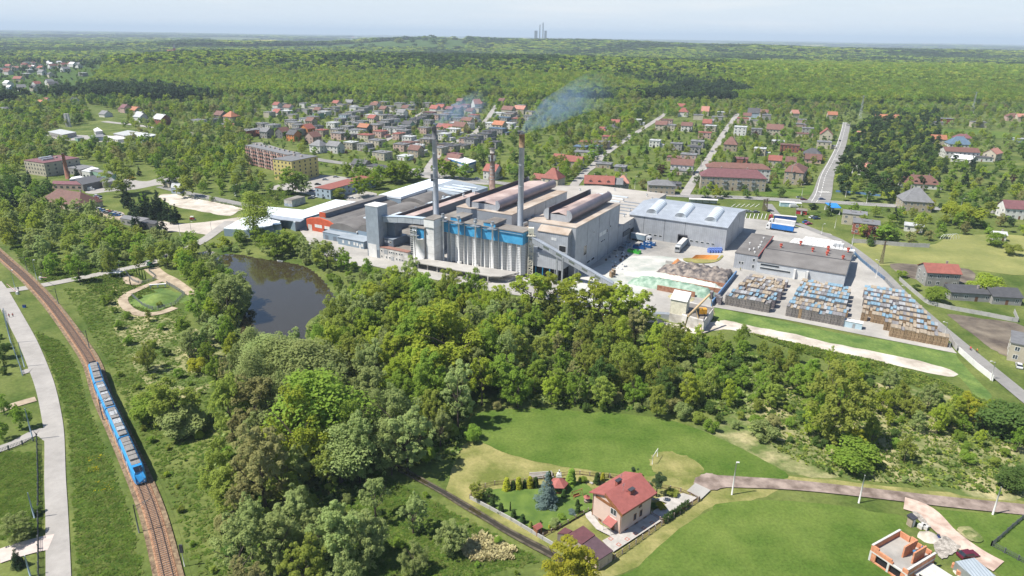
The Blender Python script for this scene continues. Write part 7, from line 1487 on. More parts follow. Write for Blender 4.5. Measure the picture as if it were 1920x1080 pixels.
sheet('grass_island',gl([(1281,489),(1288,485),(1340,487),(1352,480),(1356,482),(1345,491),(1325,495),(1295,494)]),m_dry,block=False)
for k in range(7):
 A,B=G(1295+k*1.5,487-k*1.2),G(1343+k*.7,488-k*1.3);o=solo('steel_beam',MB().tube([(*A,.35),(*B,.35)],.22,4),m_or,None,'beam','orange beams by the grass island',(*A,0));CRL.append((o,'long orange beam lying by the grass island'))
for k in range(10):
 x,y=G(1330+(k%5)*5,474-(k//5)*3.5);b=solo('blue_drum',MB().tube([(x-.6,y-.6,.9),(x+.6,y+.6,.9)],[.85,.85],12),mat('drum_blue',(.12,.20,.50),.4,.2,1),None,'reel','blue reels by the warehouse corner',(x,y,0));CRL.append((b,'blue reel by the warehouse corner'))
x,y=G(1480,387);b=thing('snack_kiosk','pale blue and white roadside kiosk on a grass island','kiosk',(x,y,0),R(-8));lpart('wall',MB().box(-6,3,-1.5,1.5,0,2.6),mat('kiosk_blue',(.30,.52,.60),.6,.2,.5,col2=(.55,.66,.68)),b);lpart('roof',MB().box(-6.2,3.2,-1.7,1.7,2.6,2.8),m_white,b);lpart('awning',MB().prism([(3.3,-2),(7,-2),(7,1),(3.3,1)],2.5,2.7).cyl(6.8,-1.8,0,2.5,.06,k=5),m_white,b)
x,y=G(1502,401);b=thing('red_kiosk','small red kiosk with dull roof beside the spruce trees','kiosk',(x,y,0),R(-20));lpart('wall',MB().box(-3,3,-1.6,1.6,0,2.4),mat('kiosk_red',(.40,.03,.04),.6),b);lpart('roof',MB().prism([(-3.3,-1.9),(3.3,-1.9),(3.3,1.9),(-3.3,1.9)],2.4,[2.5,2.5,3.1,3.1]),m_felt2,b);lpart('door',MB().box(-.4,.5,-1.66,-1.6,0,2),m_frame,b)
x,y=G(1318,382);b=thing('bus_stop','long white roofed bus shelter behind the big warehouse','shelter',(x,y,0),R(-9));lpart('roof',MB().box(-9,9,-1.8,1.8,2.8,3.1),m_white,b)
for k in range(5):lpart('post',MB().box(-8.6+k*4.2,-8.4+k*4.2,1.3,1.5,0,2.8),m_dpole,b)
lpart('back_panel',MB().box(-8.8,8.8,1.55,1.65,.3,2.5),m_skyl,b)
b=thing('hoop_frame','white bare greenhouse hoops at the top of the sports field','hoop frame',(*G(*zr(1500,865)),0));
for k in range(5):x,y=G(*zr(1470+k*17,868));part('hoop',MB().tube([(x+2.2*math.cos(t),y+.3*k,3.0*math.sin(t))for t in np.linspace(0,math.pi,11)],.09,5,False),m_frame,b)
A,B=G(*zh(1487,262)),G(*zh(1522,208));b=thing('football_goal','white football goal frame standing on the mown meadow','goal',(*A,0));gh=2.4
for p in(A,B):part('goal_post',MB().cyl(p[0],p[1],0,gh,.075,k=8),m_white,b)
part('crossbar',MB().tube([(*A,gh),(*B,gh)],.075,8),m_white,b)
def person(x,y,z,ang,top,legs,lab,pose='stand',skin=(.42,.26,.18)):
 V={'stand':dict(hip=(0,0,.93),ch=(0,0,1.32),nk=(0,0,1.50),hd=(.01,0,1.66),ll=((0,.1,.88),(.04,.11,.48),(.02,.12,.06),(.14,.12,.03)),rl=((0,-.1,.88),(-.02,-.11,.48),(-.1,-.12,.08),(.02,-.12,.03)),la=((0,.2,1.40),(.03,.27,1.12),(.12,.25,.88)),ra=((0,-.2,1.40),(-.02,-.27,1.12),(.06,-.26,.87))),'ride':dict(hip=(-.15,0,1.0),ch=(.12,0,1.32),nk=(.22,0,1.46),hd=(.30,0,1.60),ll=((-.15,.1,.95),(.20,.12,.72),(.10,.12,.36),(.22,.12,.33)),rl=((-.15,-.1,.95),(.14,-.12,.60),(-.02,-.12,.20),(.1,-.12,.17)),la=((.16,.19,1.38),(.34,.24,1.18),(.52,.22,1.05)),ra=((.16,-.19,1.38),(.34,-.24,1.18),(.52,-.22,1.05)))}[pose]
 vs=[V['hip'],V['ch'],V['nk'],V['hd'],(V['hd'][0]+.01,0,V['hd'][2]+.08)];rr=[.15,.17,.06,.10,.085];es=[(0,1),(1,2),(2,3),(3,4)]
 for key in('ll','rl'):
  o=len(vs);vs+=V[key];rr+=[.095,.065,.045,.04];es+=[(0,o),(o,o+1),(o+1,o+2),(o+2,o+3)]
 for key in('la','ra'):
  o=len(vs);vs+=V[key];rr+=[.06,.045,.035];es+=[(1,o),(o,o+1),(o+1,o+2)]
 me=bpy.data.meshes.new('person');me.from_pydata(vs,es,[]);mt_=mat('cloth_'+top[0],top[1],.9,.1,5,rand=.05)
 m=bpy.data.materials.new('person_clothes');m.use_nodes=True;n=m.node_tree;p=n.nodes['Principled BSDF'];p.inputs['Roughness'].default_value=.85;tc=n.nodes.new('ShaderNodeTexCoord');sx=n.nodes.new('ShaderNodeSeparateXYZ');cr=n.nodes.new('ShaderNodeValToRGB');mu=n.nodes.new('ShaderNodeMath');mu.operation='DIVIDE';mu.inputs[1].default_value=1.8
 n.links.new(tc.outputs['Object'],sx.inputs[0]);n.links.new(sx.outputs['Z'],mu.inputs[0]);n.links.new(mu.outputs[0],cr.inputs[0]);cr.color_ramp.interpolation='CONSTANT';E=cr.color_ramp.elements;E[0].position=0;E[0].color=(.03,.03,.03,1);E[1].position=.05;E[1].color=(*legs,1)
 for q,c in((.53,top[1]),(.84,skin),(.93,(.06,.04,.03))):e=E.new(q);e.color=(*c,1)
 n.links.new(cr.outputs[0],p.inputs['Base Color']);me.materials.append(m)
 o=obj('person',me,None,(x,y,z));o.rotation_euler.z=ang;md=o.modifiers.new('skin','SKIN');md.use_smooth_shade=True
 for i,r in enumerate(rr):me.skin_vertices[0].data[i].radius=(r,r*(1.25 if i==1 else 1))
 me.skin_vertices[0].data[0].use_root=True;sb=o.modifiers.new('sub','SUBSURF');sb.levels=1;sb.render_levels=2
 return tag(o,lab,'person')
def bike(x,y,ang,lab):
 b=thing('bicycle',lab,'bicycle',(x,y,.03),ang)
 for xx in(-.52,.52):lpart('wheel',MB().tube([(xx+.33*math.cos(t),0,.34+.33*math.sin(t))for t in np.linspace(0,2*math.pi,19)],.022,5,False),m_tyre,b)
 lpart('frame',MB().tube([(-.52,0,.34),(-.08,0,.3),(.38,0,.85),(-.2,0,.85),(-.08,0,.3)],.025,5).tube([(-.52,0,.34),(-.2,0,.85)],.02,5).tube([(.52,0,.34),(.38,0,.95)],.022,5),m_dpole,b);lpart('handlebar',MB().tube([(.42,-.25,1.0),(.40,0,.97),(.42,.25,1.0)],.02,5),m_dpole,b);lpart('saddle',MB().box(-.32,-.1,-.07,.07,.9,.95),m_blk,b)
ra=ang_of(G(1760,613),G(1850,688))
for(u,v),top,lab,bl in(((1819,658),('red',(.55,.04,.05)),'cyclist in red top riding down the lane','bicycle under the red topped rider'),((1831,662),('orange',(.40,.16,.04)),'cyclist in brownish top riding right of the red one','bicycle under the brownish topped rider')):
 x,y=G(u,v);bike(x,y,ra+math.pi,bl);person(x,y,.03,ra+math.pi,top,(.03,.03,.05),lab,'ride')
for(u,v),top,lab in(((18,596),('red',(.4,.08,.08)),'pedestrian in dark red on the left road, left one'),((25,595),('rose',(.5,.16,.12)),'pedestrian in rose top on the left road, right one'),((1388,508),('hiviz',(.4,.35,.08)),'worker in yellowish vest near the workshop corner')):
 x,y=G(u,v);person(x,y,.03,R(-70),top,(.04,.05,.09),lab)
L_,F_,R_=Vector(G(1108.4,968)),Vector(G(1162.6,1004.5)),Vector(G(1218,968))
X=(R_-F_).normalized();Y=Vector((-X.y,X.x));wL=(R_-F_).length;wD=(L_-F_).dot(Y);hw=6.3;ang=math.atan2(X.y,X.x)
print('HOUSE',wL,wD,(L_-F_).dot(X),hgt(1162.6,1004.5,1167,958))
pb=thing('pink_house','pink rendered two storey house with red two level roof and wooden gable trim','house',(F_.x,F_.y,0),ang)
m_pk=mat('pink_render',(.56,.42,.35),.85,.06,.4);m_rr=mat('red_tile',(.30,.095,.08),.7,.12,1.0);m_wd=mat('brown_wood',(.24,.10,.04),.7,.2,2);m_plinth=mat('plinth',(.33,.27,.23),.9,.1)
lpart('wall',MB().box(0,wL,0,wD,.8,hw),m_pk,pb);lpart('plinth',MB().box(-.04,wL+.04,-.04,wD+.04,0,.796),m_plinth,pb)
r0=wD*.52;rise=1.9
for xx in(0,wL-.25):lpart('gable',MB().add([(xx,0,hw+.004),(xx,wD,hw+.004),(xx,r0,hw+rise),(xx+.25,0,hw+.004),(xx+.25,wD,hw+.004),(xx+.25,r0,hw+rise)],[[0,2,1],[3,4,5],[0,1,4,3],[0,3,5,2],[1,2,5,4]]),m_pk,pb)
def slope(y0,z0,y1,z1,x0,x1,m,name='roof'):
 t=.22;v=[(x0,y0,z0),(x1,y0,z0),(x1,y1,z1),(x0,y1,z1)];v+=[(a,b,c+t)for a,b,c in v]
 f=[[4,5,6,7],[3,2,1,0],[0,1,5,4],[1,2,6,5],[2,3,7,6],[3,0,4,7]]
 if y1<y0:f=[q[::-1]for q in f]
 return lpart(name,MB().add(v,f),m,pb)
rA=slope(-.8,hw-.15,r0,hw+rise+.45,-.8,wL+.8,m_rr);rB=slope(wD+.8,hw-.35,r0-.2,hw+rise-.15,-.5,wL+1.6,m_rr)
for x0 in(-.84,wL+.8):lpart('barge_board',MB().add([(x0,-.8,hw-.7),(x0,-.8,hw+.02),(x0,r0,hw+rise+.6),(x0,r0,hw+rise-.3),(x0+.05,-.8,hw-.7),(x0+.05,-.8,hw+.02),(x0+.05,r0,hw+rise+.6),(x0+.05,r0,hw+rise-.3)],[[0,1,2,3],[7,6,5,4],[0,4,5,1],[1,5,6,2],[2,6,7,3],[3,7,4,0]]),m_wd,pb)
lpart('wood_cladding',MB().box(-.06,-.003,0,wD*.9,hw-.75,hw-.02),m_wd,pb)
lpart('eaves_board',MB().box(-.7,wL+.7,-.72,-.68,hw-.5,hw-.12),m_wd,pb)
for xx,yy,z0,z1,par in((wL*.45,wD*.62,hw+1.2,hw+2.7,rB),(wL*.5,wD*.22,hw+.8,hw+2.0,rA)):c=obj('chimney',MB().box(xx-.7,xx+.7,yy-.35,yy+.35,z0,z1).mesh('chimney',mat('chimney_red',(.25,.08,.06),.8,.2,2)),par);obj('chimney_cap',MB().box(xx-.8,xx+.8,yy-.45,yy+.45,z1+.25,z1+.33).box(xx-.6,xx-.3,yy-.2,yy+.2,z1+.003,z1+.249).box(xx+.3,xx+.6,yy-.2,yy+.2,z1+.003,z1+.249).mesh('chimney_cap',m_blk),c)
for xx,yy,z in((wL*.62,wD*.7,hw+1.1),(wL*.35,wD*.35,hw+1.4)):lpart('antenna',MB().cyl(xx,yy,z,z+2.4,.03,k=5).box(xx-.5,xx+.5,yy-.02,yy+.02,z+2.1,z+2.15).box(xx-.35,xx+.35,yy-.02,yy+.02,z+1.8,z+1.85),m_steel,pb)
lpart('roof_window',MB().add([(wL*.78,wD*.12,hw+.72),(wL*.9,wD*.12,hw+.72),(wL*.9,wD*.25,hw+1.27),(wL*.78,wD*.25,hw+1.27)],[[0,1,2,3]]),m_win,pb)
def hwin(face,t,z,w,h,frame=m_wd):
 if face=='g':a,b_=wD*t-w/2,wD*t+w/2;o=lpart('window',MB().box(-.05,0,a,b_,z,z+h),m_win,pb);q=MB().box(-.08,-.002,a-.12,b_+.12,z-.12,z-.002).box(-.08,-.002,a-.12,b_+.12,z+h+.002,z+h+.12).box(-.08,-.002,a-.12,a-.002,z,z+h).box(-.08,-.002,b_+.002,b_+.12,z,z+h).box(-.09,-.051,(a+b_)/2-.04,(a+b_)/2+.04,z,z+h)
 else:a,b_=wL*t-w/2,wL*t+w/2;o=lpart('window',MB().box(a,b_,-.05,0,z,z+h),m_win,pb);q=MB().box(a-.12,b_+.12,-.08,-.002,z-.12,z-.002).box(a-.12,b_+.12,-.08,-.002,z+h+.002,z+h+.12).box(a-.12,a-.002,-.08,-.002,z,z+h).box(b_+.002,b_+.12,-.08,-.002,z,z+h)
 obj('window_frame',q.mesh('window_frame',frame),o)
hwin('g',.27,4.1,1.5,1.4,m_frame);hwin('g',.27,1.7,1.5,1.4,m_frame);hwin('g',.7,.3,.6,.4);hwin('s',.62,4.4,.8,1.5);hwin('s',.46,1.9,.6,1.4);hwin('s',.66,1.9,.6,1.4);hwin('s',.2,.2,.8,.5);hwin('s',.52,.2,.8,.5);hwin('s',.82,.2,.8,.5)
lpart('door',MB().box(-.06,0,wD*.2,wD*.2+1.1,0,2.1),m_wd,pb);lpart('door_canopy',MB().add([(-2.0,wD*.12,2.3),(-2.0,wD*.42,2.3),(-.06,wD*.42,3.1),(-.06,wD*.12,3.1),(-2.0,wD*.12,2.42),(-2.0,wD*.42,2.42),(-.06,wD*.42,3.22),(-.06,wD*.12,3.22)],[[0,1,2,3],[7,6,5,4],[4,5,1,0],[5,6,2,1],[6,7,3,2],[7,4,0,3]]),m_rr,pb)
for yy in(wD*.14,wD*.4):lpart('canopy_post',MB().cyl(-1.85,yy,0,2.3,.07,k=6),m_white,pb)
for xx,yy in((-.08,.15),(-.08,wD-.2)):lpart('downpipe',MB().cyl(xx,yy,0,hw,.06,k=6),m_wd,pb)
m_pave=mat('paving',(.36,.34,.31),.9,.08,.8,col2=(.45,.42,.39));m_lawn=mat('garden_lawn',(.075,.14,.02),.95,.2,.25,col2=(.12,.18,.03),bump=.2)
sheet('garden_lawn',gl(zs(zh,[(290,490),(420,440),(700,440),(860,380),(1050,420),(1080,560),(960,640),(830,710),(720,720),(560,670),(400,570)])),m_lawn,block=False)
sheet('paving',gl(zs(zh,[(1030,640),(1022,615),(1060,595),(1130,690),(1265,755),(1480,615),(1500,590),(1590,540),(1500,510),(1700,470),(1800,500),(1560,655),(1215,880),(1140,800),(1200,770),(1100,720)])),m_pave,closed=False,block=False)
sheet('concrete_apron',gl(zs(zh,[(1725,455),(1785,400),(1890,450),(1825,512)])),m_conc,closed=False,block=False)
mb=MB();layer[0]+=.006
for k in range(5):
 for s,q in((.55,1),(.3,0)):
  c=Vector(G(*zh(1255+k*58,828-k*38)));c2=Vector(G(*zh(1200+k*8,788)))if k==0 else None
  for cc in(c,c2):
   if cc is not None:mb.add([(cc.x-s*1.2,cc.y,layer[0]+.004*(1-q)),(cc.x,cc.y-s*1.2,layer[0]+.004*(1-q)),(cc.x+s*1.2,cc.y,layer[0]+.004*(1-q)),(cc.x,cc.y+s*1.2,layer[0]+.004*(1-q))],[[0,1,2,3]]);mb.m[-1]=q
layer[0]+=.006
struct('paving_diamonds',mb,[m_pave,mat('red_paver',(.36,.16,.12),.9,.1)])
def hut(name,zpts,h,m,mroof,lab,over=1.03):
 P=[G(*zh(*p),h)for p in zpts];b=thing(name,lab,name.replace('_',' '),(*P[0],0));part('wall',MB().prism(P,0,h-.2),m,b);c=(sum(p[0]for p in P)/len(P),sum(p[1]for p in P)/len(P));part('roof',MB().prism([(c[0]+(p[0]-c[0])*over,c[1]+(p[1]-c[1])*over)for p in P],h-.198,h),mroof,b)
 A,B=Vector(P[0]),Vector(P[-1]);n=(B-A).normalized();nn=Vector((n.y,-n.x));nn=nn if(Vector(c)-A).dot(nn)<0 else-nn;part('door',MB().prism([tuple(A+n*.6),tuple(A+n*3),tuple(A+n*3+nn*.05),tuple(A+n*.6+nn*.05)],0,2.1),m_wd,b);return b
m_mr=mat('maroon_felt',(.115,.045,.05),.85,.15,.8);m_mr2=mat('plum_felt',(.085,.05,.06),.85,.15,.8)
hut('garage',[(905,745),(1000,812),(1090,748),(1010,685)],2.9,m_plinth,m_mr,'garage with maroon felt roof, the upper of the two behind the yellow tree')
hut('garage',[(1002,815),(1105,930),(1215,858),(1092,757)],2.7,mat('beige_wall',(.48,.38,.29),.85,.1),m_mr2,'beige garage with plum felt roof at the fence corner')
hut('garden_shed',[(832,738),(900,742),(935,720),(882,697)],2.3,m_plinth,m_mr,'small lean-to with maroon roof left of the garages')
x,y=G(*zh(693,742));b=thing('tool_shed','tiny brown wooden tool shed with red roof at the garden edge','shed',(x,y,0),ang);lpart('wall',MB().box(-.7,.7,-.6,.6,0,1.9),m_wd,b);lpart('roof',MB().add([(-.9,-.8,1.9),(.9,-.8,1.9),(.9,.8,1.9),(-.9,.8,1.9),(-.9,0,2.5),(.9,0,2.5)],[[0,1,5,4],[2,3,4,5],[1,2,5],[3,0,4],[3,2,1,0]]),m_rr,b);lpart('door',MB().box(-.3,.3,-.63,-.6,0,1.6),m_blk,b)
x,y=G(*zh(840,470));b=thing('gazebo','red roofed garden gazebo behind the blue spruce','gazebo',(x,y+1.2,0));oc=[(1.9*math.cos(R(60*k)),1.9*math.sin(R(60*k)))for k in range(6)];mb=MB();mb.add([(a*1.2,c*1.2,2.3)for a,c in oc]+[(0,0,3.7)],[[i,(i+1)%6,6]for i in range(6)]+[[5,4,3,2,1,0]]);lpart('roof',mb,m_rr,b)
for a,c in oc:lpart('post',MB().cyl(a,c,0,2.3,.09,k=6),m_wd,b)
for k in range(1,6):a,c=oc[k],oc[(k+1)%6];lpart('railing',MB().prism([(a[0]*.97,a[1]*.97),(c[0]*.97,c[1]*.97),(c[0]*.93,c[1]*.93),(a[0]*.93,a[1]*.93)],.1,.95),m_wd,b)
x,y=G(*zh(1033,530));b=thing('garden_well','round garden well with small red conical roof','well',(x,y,0));lpart('ring',MB().cyl(0,0,0,.9,.65,k=14),m_plinth,b);lpart('roof',MB().cyl(0,0,1.7,2.3,.8,.05,k=10),m_rr,b)
for sx in(-.5,.5):lpart('post',MB().cyl(sx,0,.9,1.75,.05,k=6),m_wd,b)
x,y=G(*zh(965,492));b=thing('garden_swing','wooden frame swing on the garden lawn','swing',(x,y,0),.5)
for s in(-1.3,1.3):lpart('leg',MB().tube([(s,-.8,0),(s,0,2.0),(s,.8,0)],.06,5),m_wd,b)
lpart('beam',MB().tube([(-1.6,0,2.02),(1.6,0,2.02)],.07,6),m_wd,b);lpart('seat',MB().box(-.8,.8,-.25,.25,.5,.58).box(-.8,.8,.25,.31,.5,1.0).cyl(-.75,0,.58,2,.02,k=4).cyl(.75,0,.58,2,.02,k=4),m_wd,b)
x,y=G(*zh(845,400));b=thing('garden_oven','small white masonry garden oven behind the gazebo','oven',(x,y+2,0));lpart('body',MB().box(-.6,.6,-.5,.5,0,1.2).prism([(-.5,-.4),(.5,-.4),(.5,.4),(-.5,.4)],1.204,1.7),m_white,b);lpart('flue',MB().cyl(0,0,1.7,2.6,.22,.18),m_white,b)
x,y=G(*zh(715,345));b=thing('timber_pile','long pile of pale boards behind the garden conifers','timber pile',(x,y,0),.15)
for k in range(9):lpart('board',MB().box(-3+k*.05,3,-1.1+k*.25,-.9+k*.25,.1+.05*(k%3),.5+.05*(k%3)),m_cv[1]if k%2 else m_cfence,b)
m_fw=mat('fence_brown',(.16,.075,.045),.8,.2,1)
fence(gl(zs(zh,[(1128,985),(1300,868),(1560,680),(1812,515)])),1.25,m_fw,'brown steel front fence with stone base along the pink house plot','garden_fence',.08,2.2,m_plinth,(.3,1.1));fence(gl(zs(zh,[(1812,515),(1700,458),(1540,425),(1250,362),(1100,350),(960,330),(800,352)])),1.2,m_fw,'brown steel fence at the back of the pink house plot','garden_fence',.08,2.4,m_plinth,(.3,1.0))
fence(gl(zs(zh,[(800,352),(640,385),(400,405),(260,440),(225,500)])),1.2,m_fw,'dark fence behind the conifer hedge of the garden','garden_fence',.08,2.4,m_plinth,(.3,1.0));fence(gl(zs(zh,[(225,500),(500,645),(700,765),(810,830)])),.9,m_cfence,'low grey garden wall above the ditch','garden_wall',.2,3)
fence(gl(zs(zh,[(1480,618),(1560,668)])),1.2,m_fw,'short brown gate across the paved drive','garden_gate',.08,2.4,m_plinth,(.3,1.0));fence(gl(zs(zh,[(730,765),(870,690),(1045,590)])),1.0,m_fw,'brown fence between garden lawn and house path','garden_fence',.08,2.4,m_plinth,(.3,.9))
gr='clipped conifers of the garden'
for zx,zb,zt_,c in((480,445,355,'gold'),(523,440,375,'hedge'),(563,435,350,'gold'),(603,425,370,'hedge'),(640,425,345,'gold'),(680,418,350,'hedge'),(775,370,310,'hedge'),(1105,395,320,'hedge'),(1145,372,320,'gold'),(1190,350,322,'hedge'),(380,562,500,'hedge'),(440,597,530,'hedge'),(527,644,575,'hedge'),(590,677,608,'hedge'),(645,705,655,'olive'),(715,678,650,'hedge'),(775,712,680,'gold'),(875,497,435,'hedge'),(970,558,505,'hedge'),(972,604,545,'hedge'),(925,405,292,'fresh'),(505,592,520,'hedge')):
 a,b_=zh(zx,zb);x,y=G(a,b_);h=max(1.1,hgt(a,b_,*zh(zx,zt_)));tree(x,y,h,'column',c,0,2.1 if zx!=505 else .6,'near',zx,group=gr,trunk=False)
for k in range(9):a,b_=zh(1575+k*19,660-k*13);x,y=G(a,b_);tree(x,y,1.9,'bush','hedge',k%3,.8,'mid',k,desc='small dark ball shrub along the paved drive',group='ball shrubs along the drive')
x,y=G(*zh(755,540));tree(x,y,hgt(*zh(755,540),*zh(762,318)),'spruce','silver',1,1.25,'near',desc='silvery blue spruce in the middle of the garden',group='garden trees')
for zx,zb,zt_,s,c,w,lab in((1515,485,335,'pine','pine',1.3,'open dark pine right of the pink house'),(1360,352,285,'pine','pine',1.3,'small pine behind the red house roof'),(1615,480,425,'bush','olive',1.5,'round olive shrub behind the paved drive'),(1545,570,520,'bush','gold',1.2,'golden round shrub at the right house wall'),(1500,560,530,'bush','deep',1.5,'dark shrub at the right house wall'),(280,500,385,'loose','olive',1.6,'low spreading old tree at the garden corner by the ditch'),(360,520,430,'loose','deep',1.4,'flat topped pine at the left garden end'),(1000,385,345,'bush','fresh',1.5,'round shrub in the rockery by the back fence'),(935,605,575,'bush','silver',1.8,'grey green shrub by the inner garden fence'),(815,690,640,'bush','willow',1.4,'grey green shrub near the garages'),(860,640,600,'bush','fresh',1.3,'green shrub at the lawn edge near the garages')):
 x,y=G(*zh(zx,zb));tree(x,y,max(1,hgt(*zh(zx,zb),*zh(zx,zt_))),s,c,1,w,'near',zx,desc=lab,group='garden trees')
rg=random.Random(3)
for k in range(16):x,y=G(*zh(*rg.choice([(rg.uniform(960,1080),rg.uniform(385,415)),(rg.uniform(1490,1640),rg.uniform(480,515)),(rg.uniform(640,700),rg.uniform(590,620))])));s=rg.uniform(.2,.4);o=solo('garden_stone',MB().ball((x,y,s*.5),(s,s*.8,s*.6),7,4,.2,rg),m_cfence if k%3 else m_retw,None,'stone','stones of the rockery',(x,y,0));LABELS.append((o,'pale garden rockery stone' if k%3 else 'reddish garden rockery stone'))
def Zc(x,y,h=0):return G(*zc(x,y),h)
hb=hgt(*zc(275,845),*zc(310,680));print('SITE h',hb)
Lc,Bc,Rc,Fc=[Vector(Zc(*p,hb))for p in((310,680),(600,517),(990,785),(705,940))]
Xs=(Fc-Lc).normalized();Ys=Vector((-Xs.y,Xs.x));sw,sd2=(Fc-Lc).length,(Bc-Lc).dot(Ys);sang=math.atan2(Xs.y,Xs.x);print('SITE',sw,sd2)
sb_=thing('unfinished_house','unfinished orange brick house shell with white concrete bands and open top floor','building site',(Lc.x,Lc.y,0),sang)
m_ob=mat('orange_block',(.50,.20,.10),.85,.12,1.6,col2=(.60,.28,.16));m_cb=mat('concrete_band',(.50,.49,.46),.85,.1,.8)
fl=hb-1.5
mb=MB();zb=fl-3.0
for(a,b_)in((0,1.3),(4.2,sw*.5),(sw*.5+2.6,sw)):mb.box(a,b_,0,.35,max(0,zb),fl-.3)
mb.box(0,sw,0,.35,0,max(.3,zb+.8));lpart('front_wall',mb,m_ob,sb_)
lpart('side_wall',MB().box(0,.35,.36,sd2,0,fl-.3),m_ob,sb_);lpart('side_wall',MB().box(sw-.35,sw,.36,sd2,0,fl-.3),m_ob,sb_);lpart('back_wall',MB().box(.36,sw-.36,sd2-.35,sd2,0,fl-.3),m_ob,sb_)
lpart('ring_beam',MB().box(-.03,sw+.03,-.03,sd2+.03,fl-.298,fl),m_cb,sb_);lpart('interior_shade_block',MB().box(.36,sw-.36,.5,sd2-.4,0,fl-.31),m_dark,sb_)  # solid near-black block gives the unlit inside of the shell as colour
for a in(0,sw*.5-.1,sw-.35):lpart('corner_column',MB().box(a-.04,a+.36,-.05,.3,0,fl-.3),m_cb,sb_)
lpart('left_parapet',MB().box(0,.35,.36,sd2,fl,fl+1.35),m_ob,sb_);lpart('parapet_cap',MB().box(-.03,.38,-.03,sd2+.03,fl+1.354,fl+1.5),m_cb,sb_);lpart('right_parapet',MB().box(sw-.35,sw,.36,sd2,fl,fl+1.1),m_ob,sb_);lpart('parapet_cap',MB().box(sw-.38,sw+.03,-.03,sd2+.03,fl+1.104,fl+1.25),m_cb,sb_)
for a,b_,h in((0,1.6,1.4),(1.6,4.4,.9),(4.4,sw*.6,.5),(sw*.6+2,sw,.8)):lpart('front_parapet',MB().box(a+.003,b_,0,.35,fl+.002,fl+h),m_ob,sb_)
for a,b_,h in((.4,2.5,1.3),(2.7,4,1.6),(4.1,7,1.1),(7.5,sw-.4,.7)):lpart('back_parapet',MB().box(a+.003,b_,sd2-.35,sd2,fl+.002,fl+h),m_ob,sb_)
for a in(sw*.55,sw*.8):
 p=Vector(((a),sd2*.35,fl));lpart('inner_wall',MB().box(a,a+.3,sd2*.38,sd2*.82,fl+.004,fl+2.7),m_ob,sb_)
lpart('concrete_floor',MB().box(.36,sw-.36,.36,sd2-.36,fl+.001,fl+.06),m_conc,sb_)
x,y=Fc+Ys*sd2*.45+Xs*.02;A=Vector((x,y));sx=thing('site_garage','brick garage with white slab roof joined to the unfinished house','garage',(A.x,A.y,0),sang);lpart('wall',MB().box(.02,4.6,-1.6,4.0,0,fl-.9),m_ob,sx);lpart('roof_slab',MB().box(.02,4.8,-1.8,4.1,fl-.89,fl-.65),m_cb,sx);lpart('opening',MB().box(.8,3.6,-1.65,-1.6,0,2.2),m_dark,sx)
P=[Zc(*p,2.4)for p in((1195,850),(1390,835),(1625,1035),(1440,1060))];b=thing('steel_shed','galvanised corrugated steel shed beside the maroon car','shed',(*P[0],0));part('wall',MB().prism(P,0,2.0),m_steel,b);part('roof',MB().prism(P,2.004,[2.1,2.7,2.7,2.1]),striped('corrugated',(.42,.47,.50),(.30,.34,.37),.6,.4,.3,'X',.3,frame=False),b)
x,y=Zc(715,480);b=thing('site_toilet','wooden site toilet with dark sloping roof behind the unfinished house','toilet',(x,y,0),.5);lpart('wall',MB().box(-.6,.6,-.6,.6,0,2.1),m_cv[1],b);lpart('roof',MB().prism([(-.8,-.8),(.8,-.8),(.8,.8),(-.8,.8)],2.1,[2.3,2.3,2.6,2.6]),m_blk,b);lpart('door',MB().box(-.35,.35,-.65,-.6,0,1.9),m_white,b)
x,y=Zc(1005,620);b=thing('water_barrel','bright blue plastic barrel beside the sand pile','barrel',(x,y,.03));lpart('body',MB().cyl(0,0,0,.95,.32,k=12),mat('barrel_blue',(.01,.08,.40),.4),b);lpart('rim',MB().cyl(0,0,.95,.99,.33,k=12),m_blk,b)
def pile(u,v,r,h,m,lab,name='sand_pile',sd_=1):
 x,y=Zc(u,v);g_=random.Random(sd_);mb=MB();n=16;rings=6;vs=[(x,y,h)]
 for k in range(1,rings+1):
  for j in range(n):rr=r*k/rings*g_.uniform(.9,1.1);vs.append((x+rr*math.cos(6.283*j/n),y+rr*math.sin(6.283*j/n)*.8,max(.03,h*math.cos(1.57*k/rings)**1.2*g_.uniform(.9,1.1))))
 fs=[[0,1+j,1+(j+1)%n]for j in range(n)]+[[1+(k-1)*n+j,1+k*n+j,1+k*n+(j+1)%n,1+(k-1)*n+(j+1)%n]for k in range(1,rings)for j in range(n)]
 return solo(name,mb.add(vs,fs,True),m,lab,'pile',None,(x,y,0))
pile(915,610,2.4,1.3,m_sand,'pale sand pile behind the brick shell');pile(1340,580,2.6,.6,m_scrub,'overgrown low earth mound beside the pink gravel track','earth_mound',2);pile(1250,985,1.4,.8,m_sand,'heap of pale planks and rubble beside the steel shed','rubble_heap',4)
for k,(a,b_)in enumerate(((820,510),(850,500),(870,520),(1180,930),(1210,950),(1230,1000),(1290,990))):x,y=Zc(a,b_);o=thing('brick_pallet',None,'brick pallet',(x,y,.03),sang+.1*k,'brick pallets on the building site');lpart('bricks',MB().box(-.5,.5,-.45,.45,.12,.9),m_ob if k>2 else m_cb,o);lpart('pallet',MB().box(-.55,.55,-.5,.5,0,.11),m_cv[1],o);LABELS.append((o,('orange' if k>2 else 'pale')+' block pallet on the building site'))
p1=Lc+Xs*sw*.62+Ys*sd2*.55;p2=Lc+Xs*5.4+Ys*sd2*.9
person(p1.x+.9,p1.y,fl+.06,1.2,('skyblue',(.05,.25,.50)),(.08,.08,.1),'builder in sky blue shirt between the two inner brick walls');person(p2.x,p2.y,fl+.06,2.2,('blue',(.03,.16,.42)),(.05,.05,.08),'builder in blue overalls at the back wall of the brick shell')
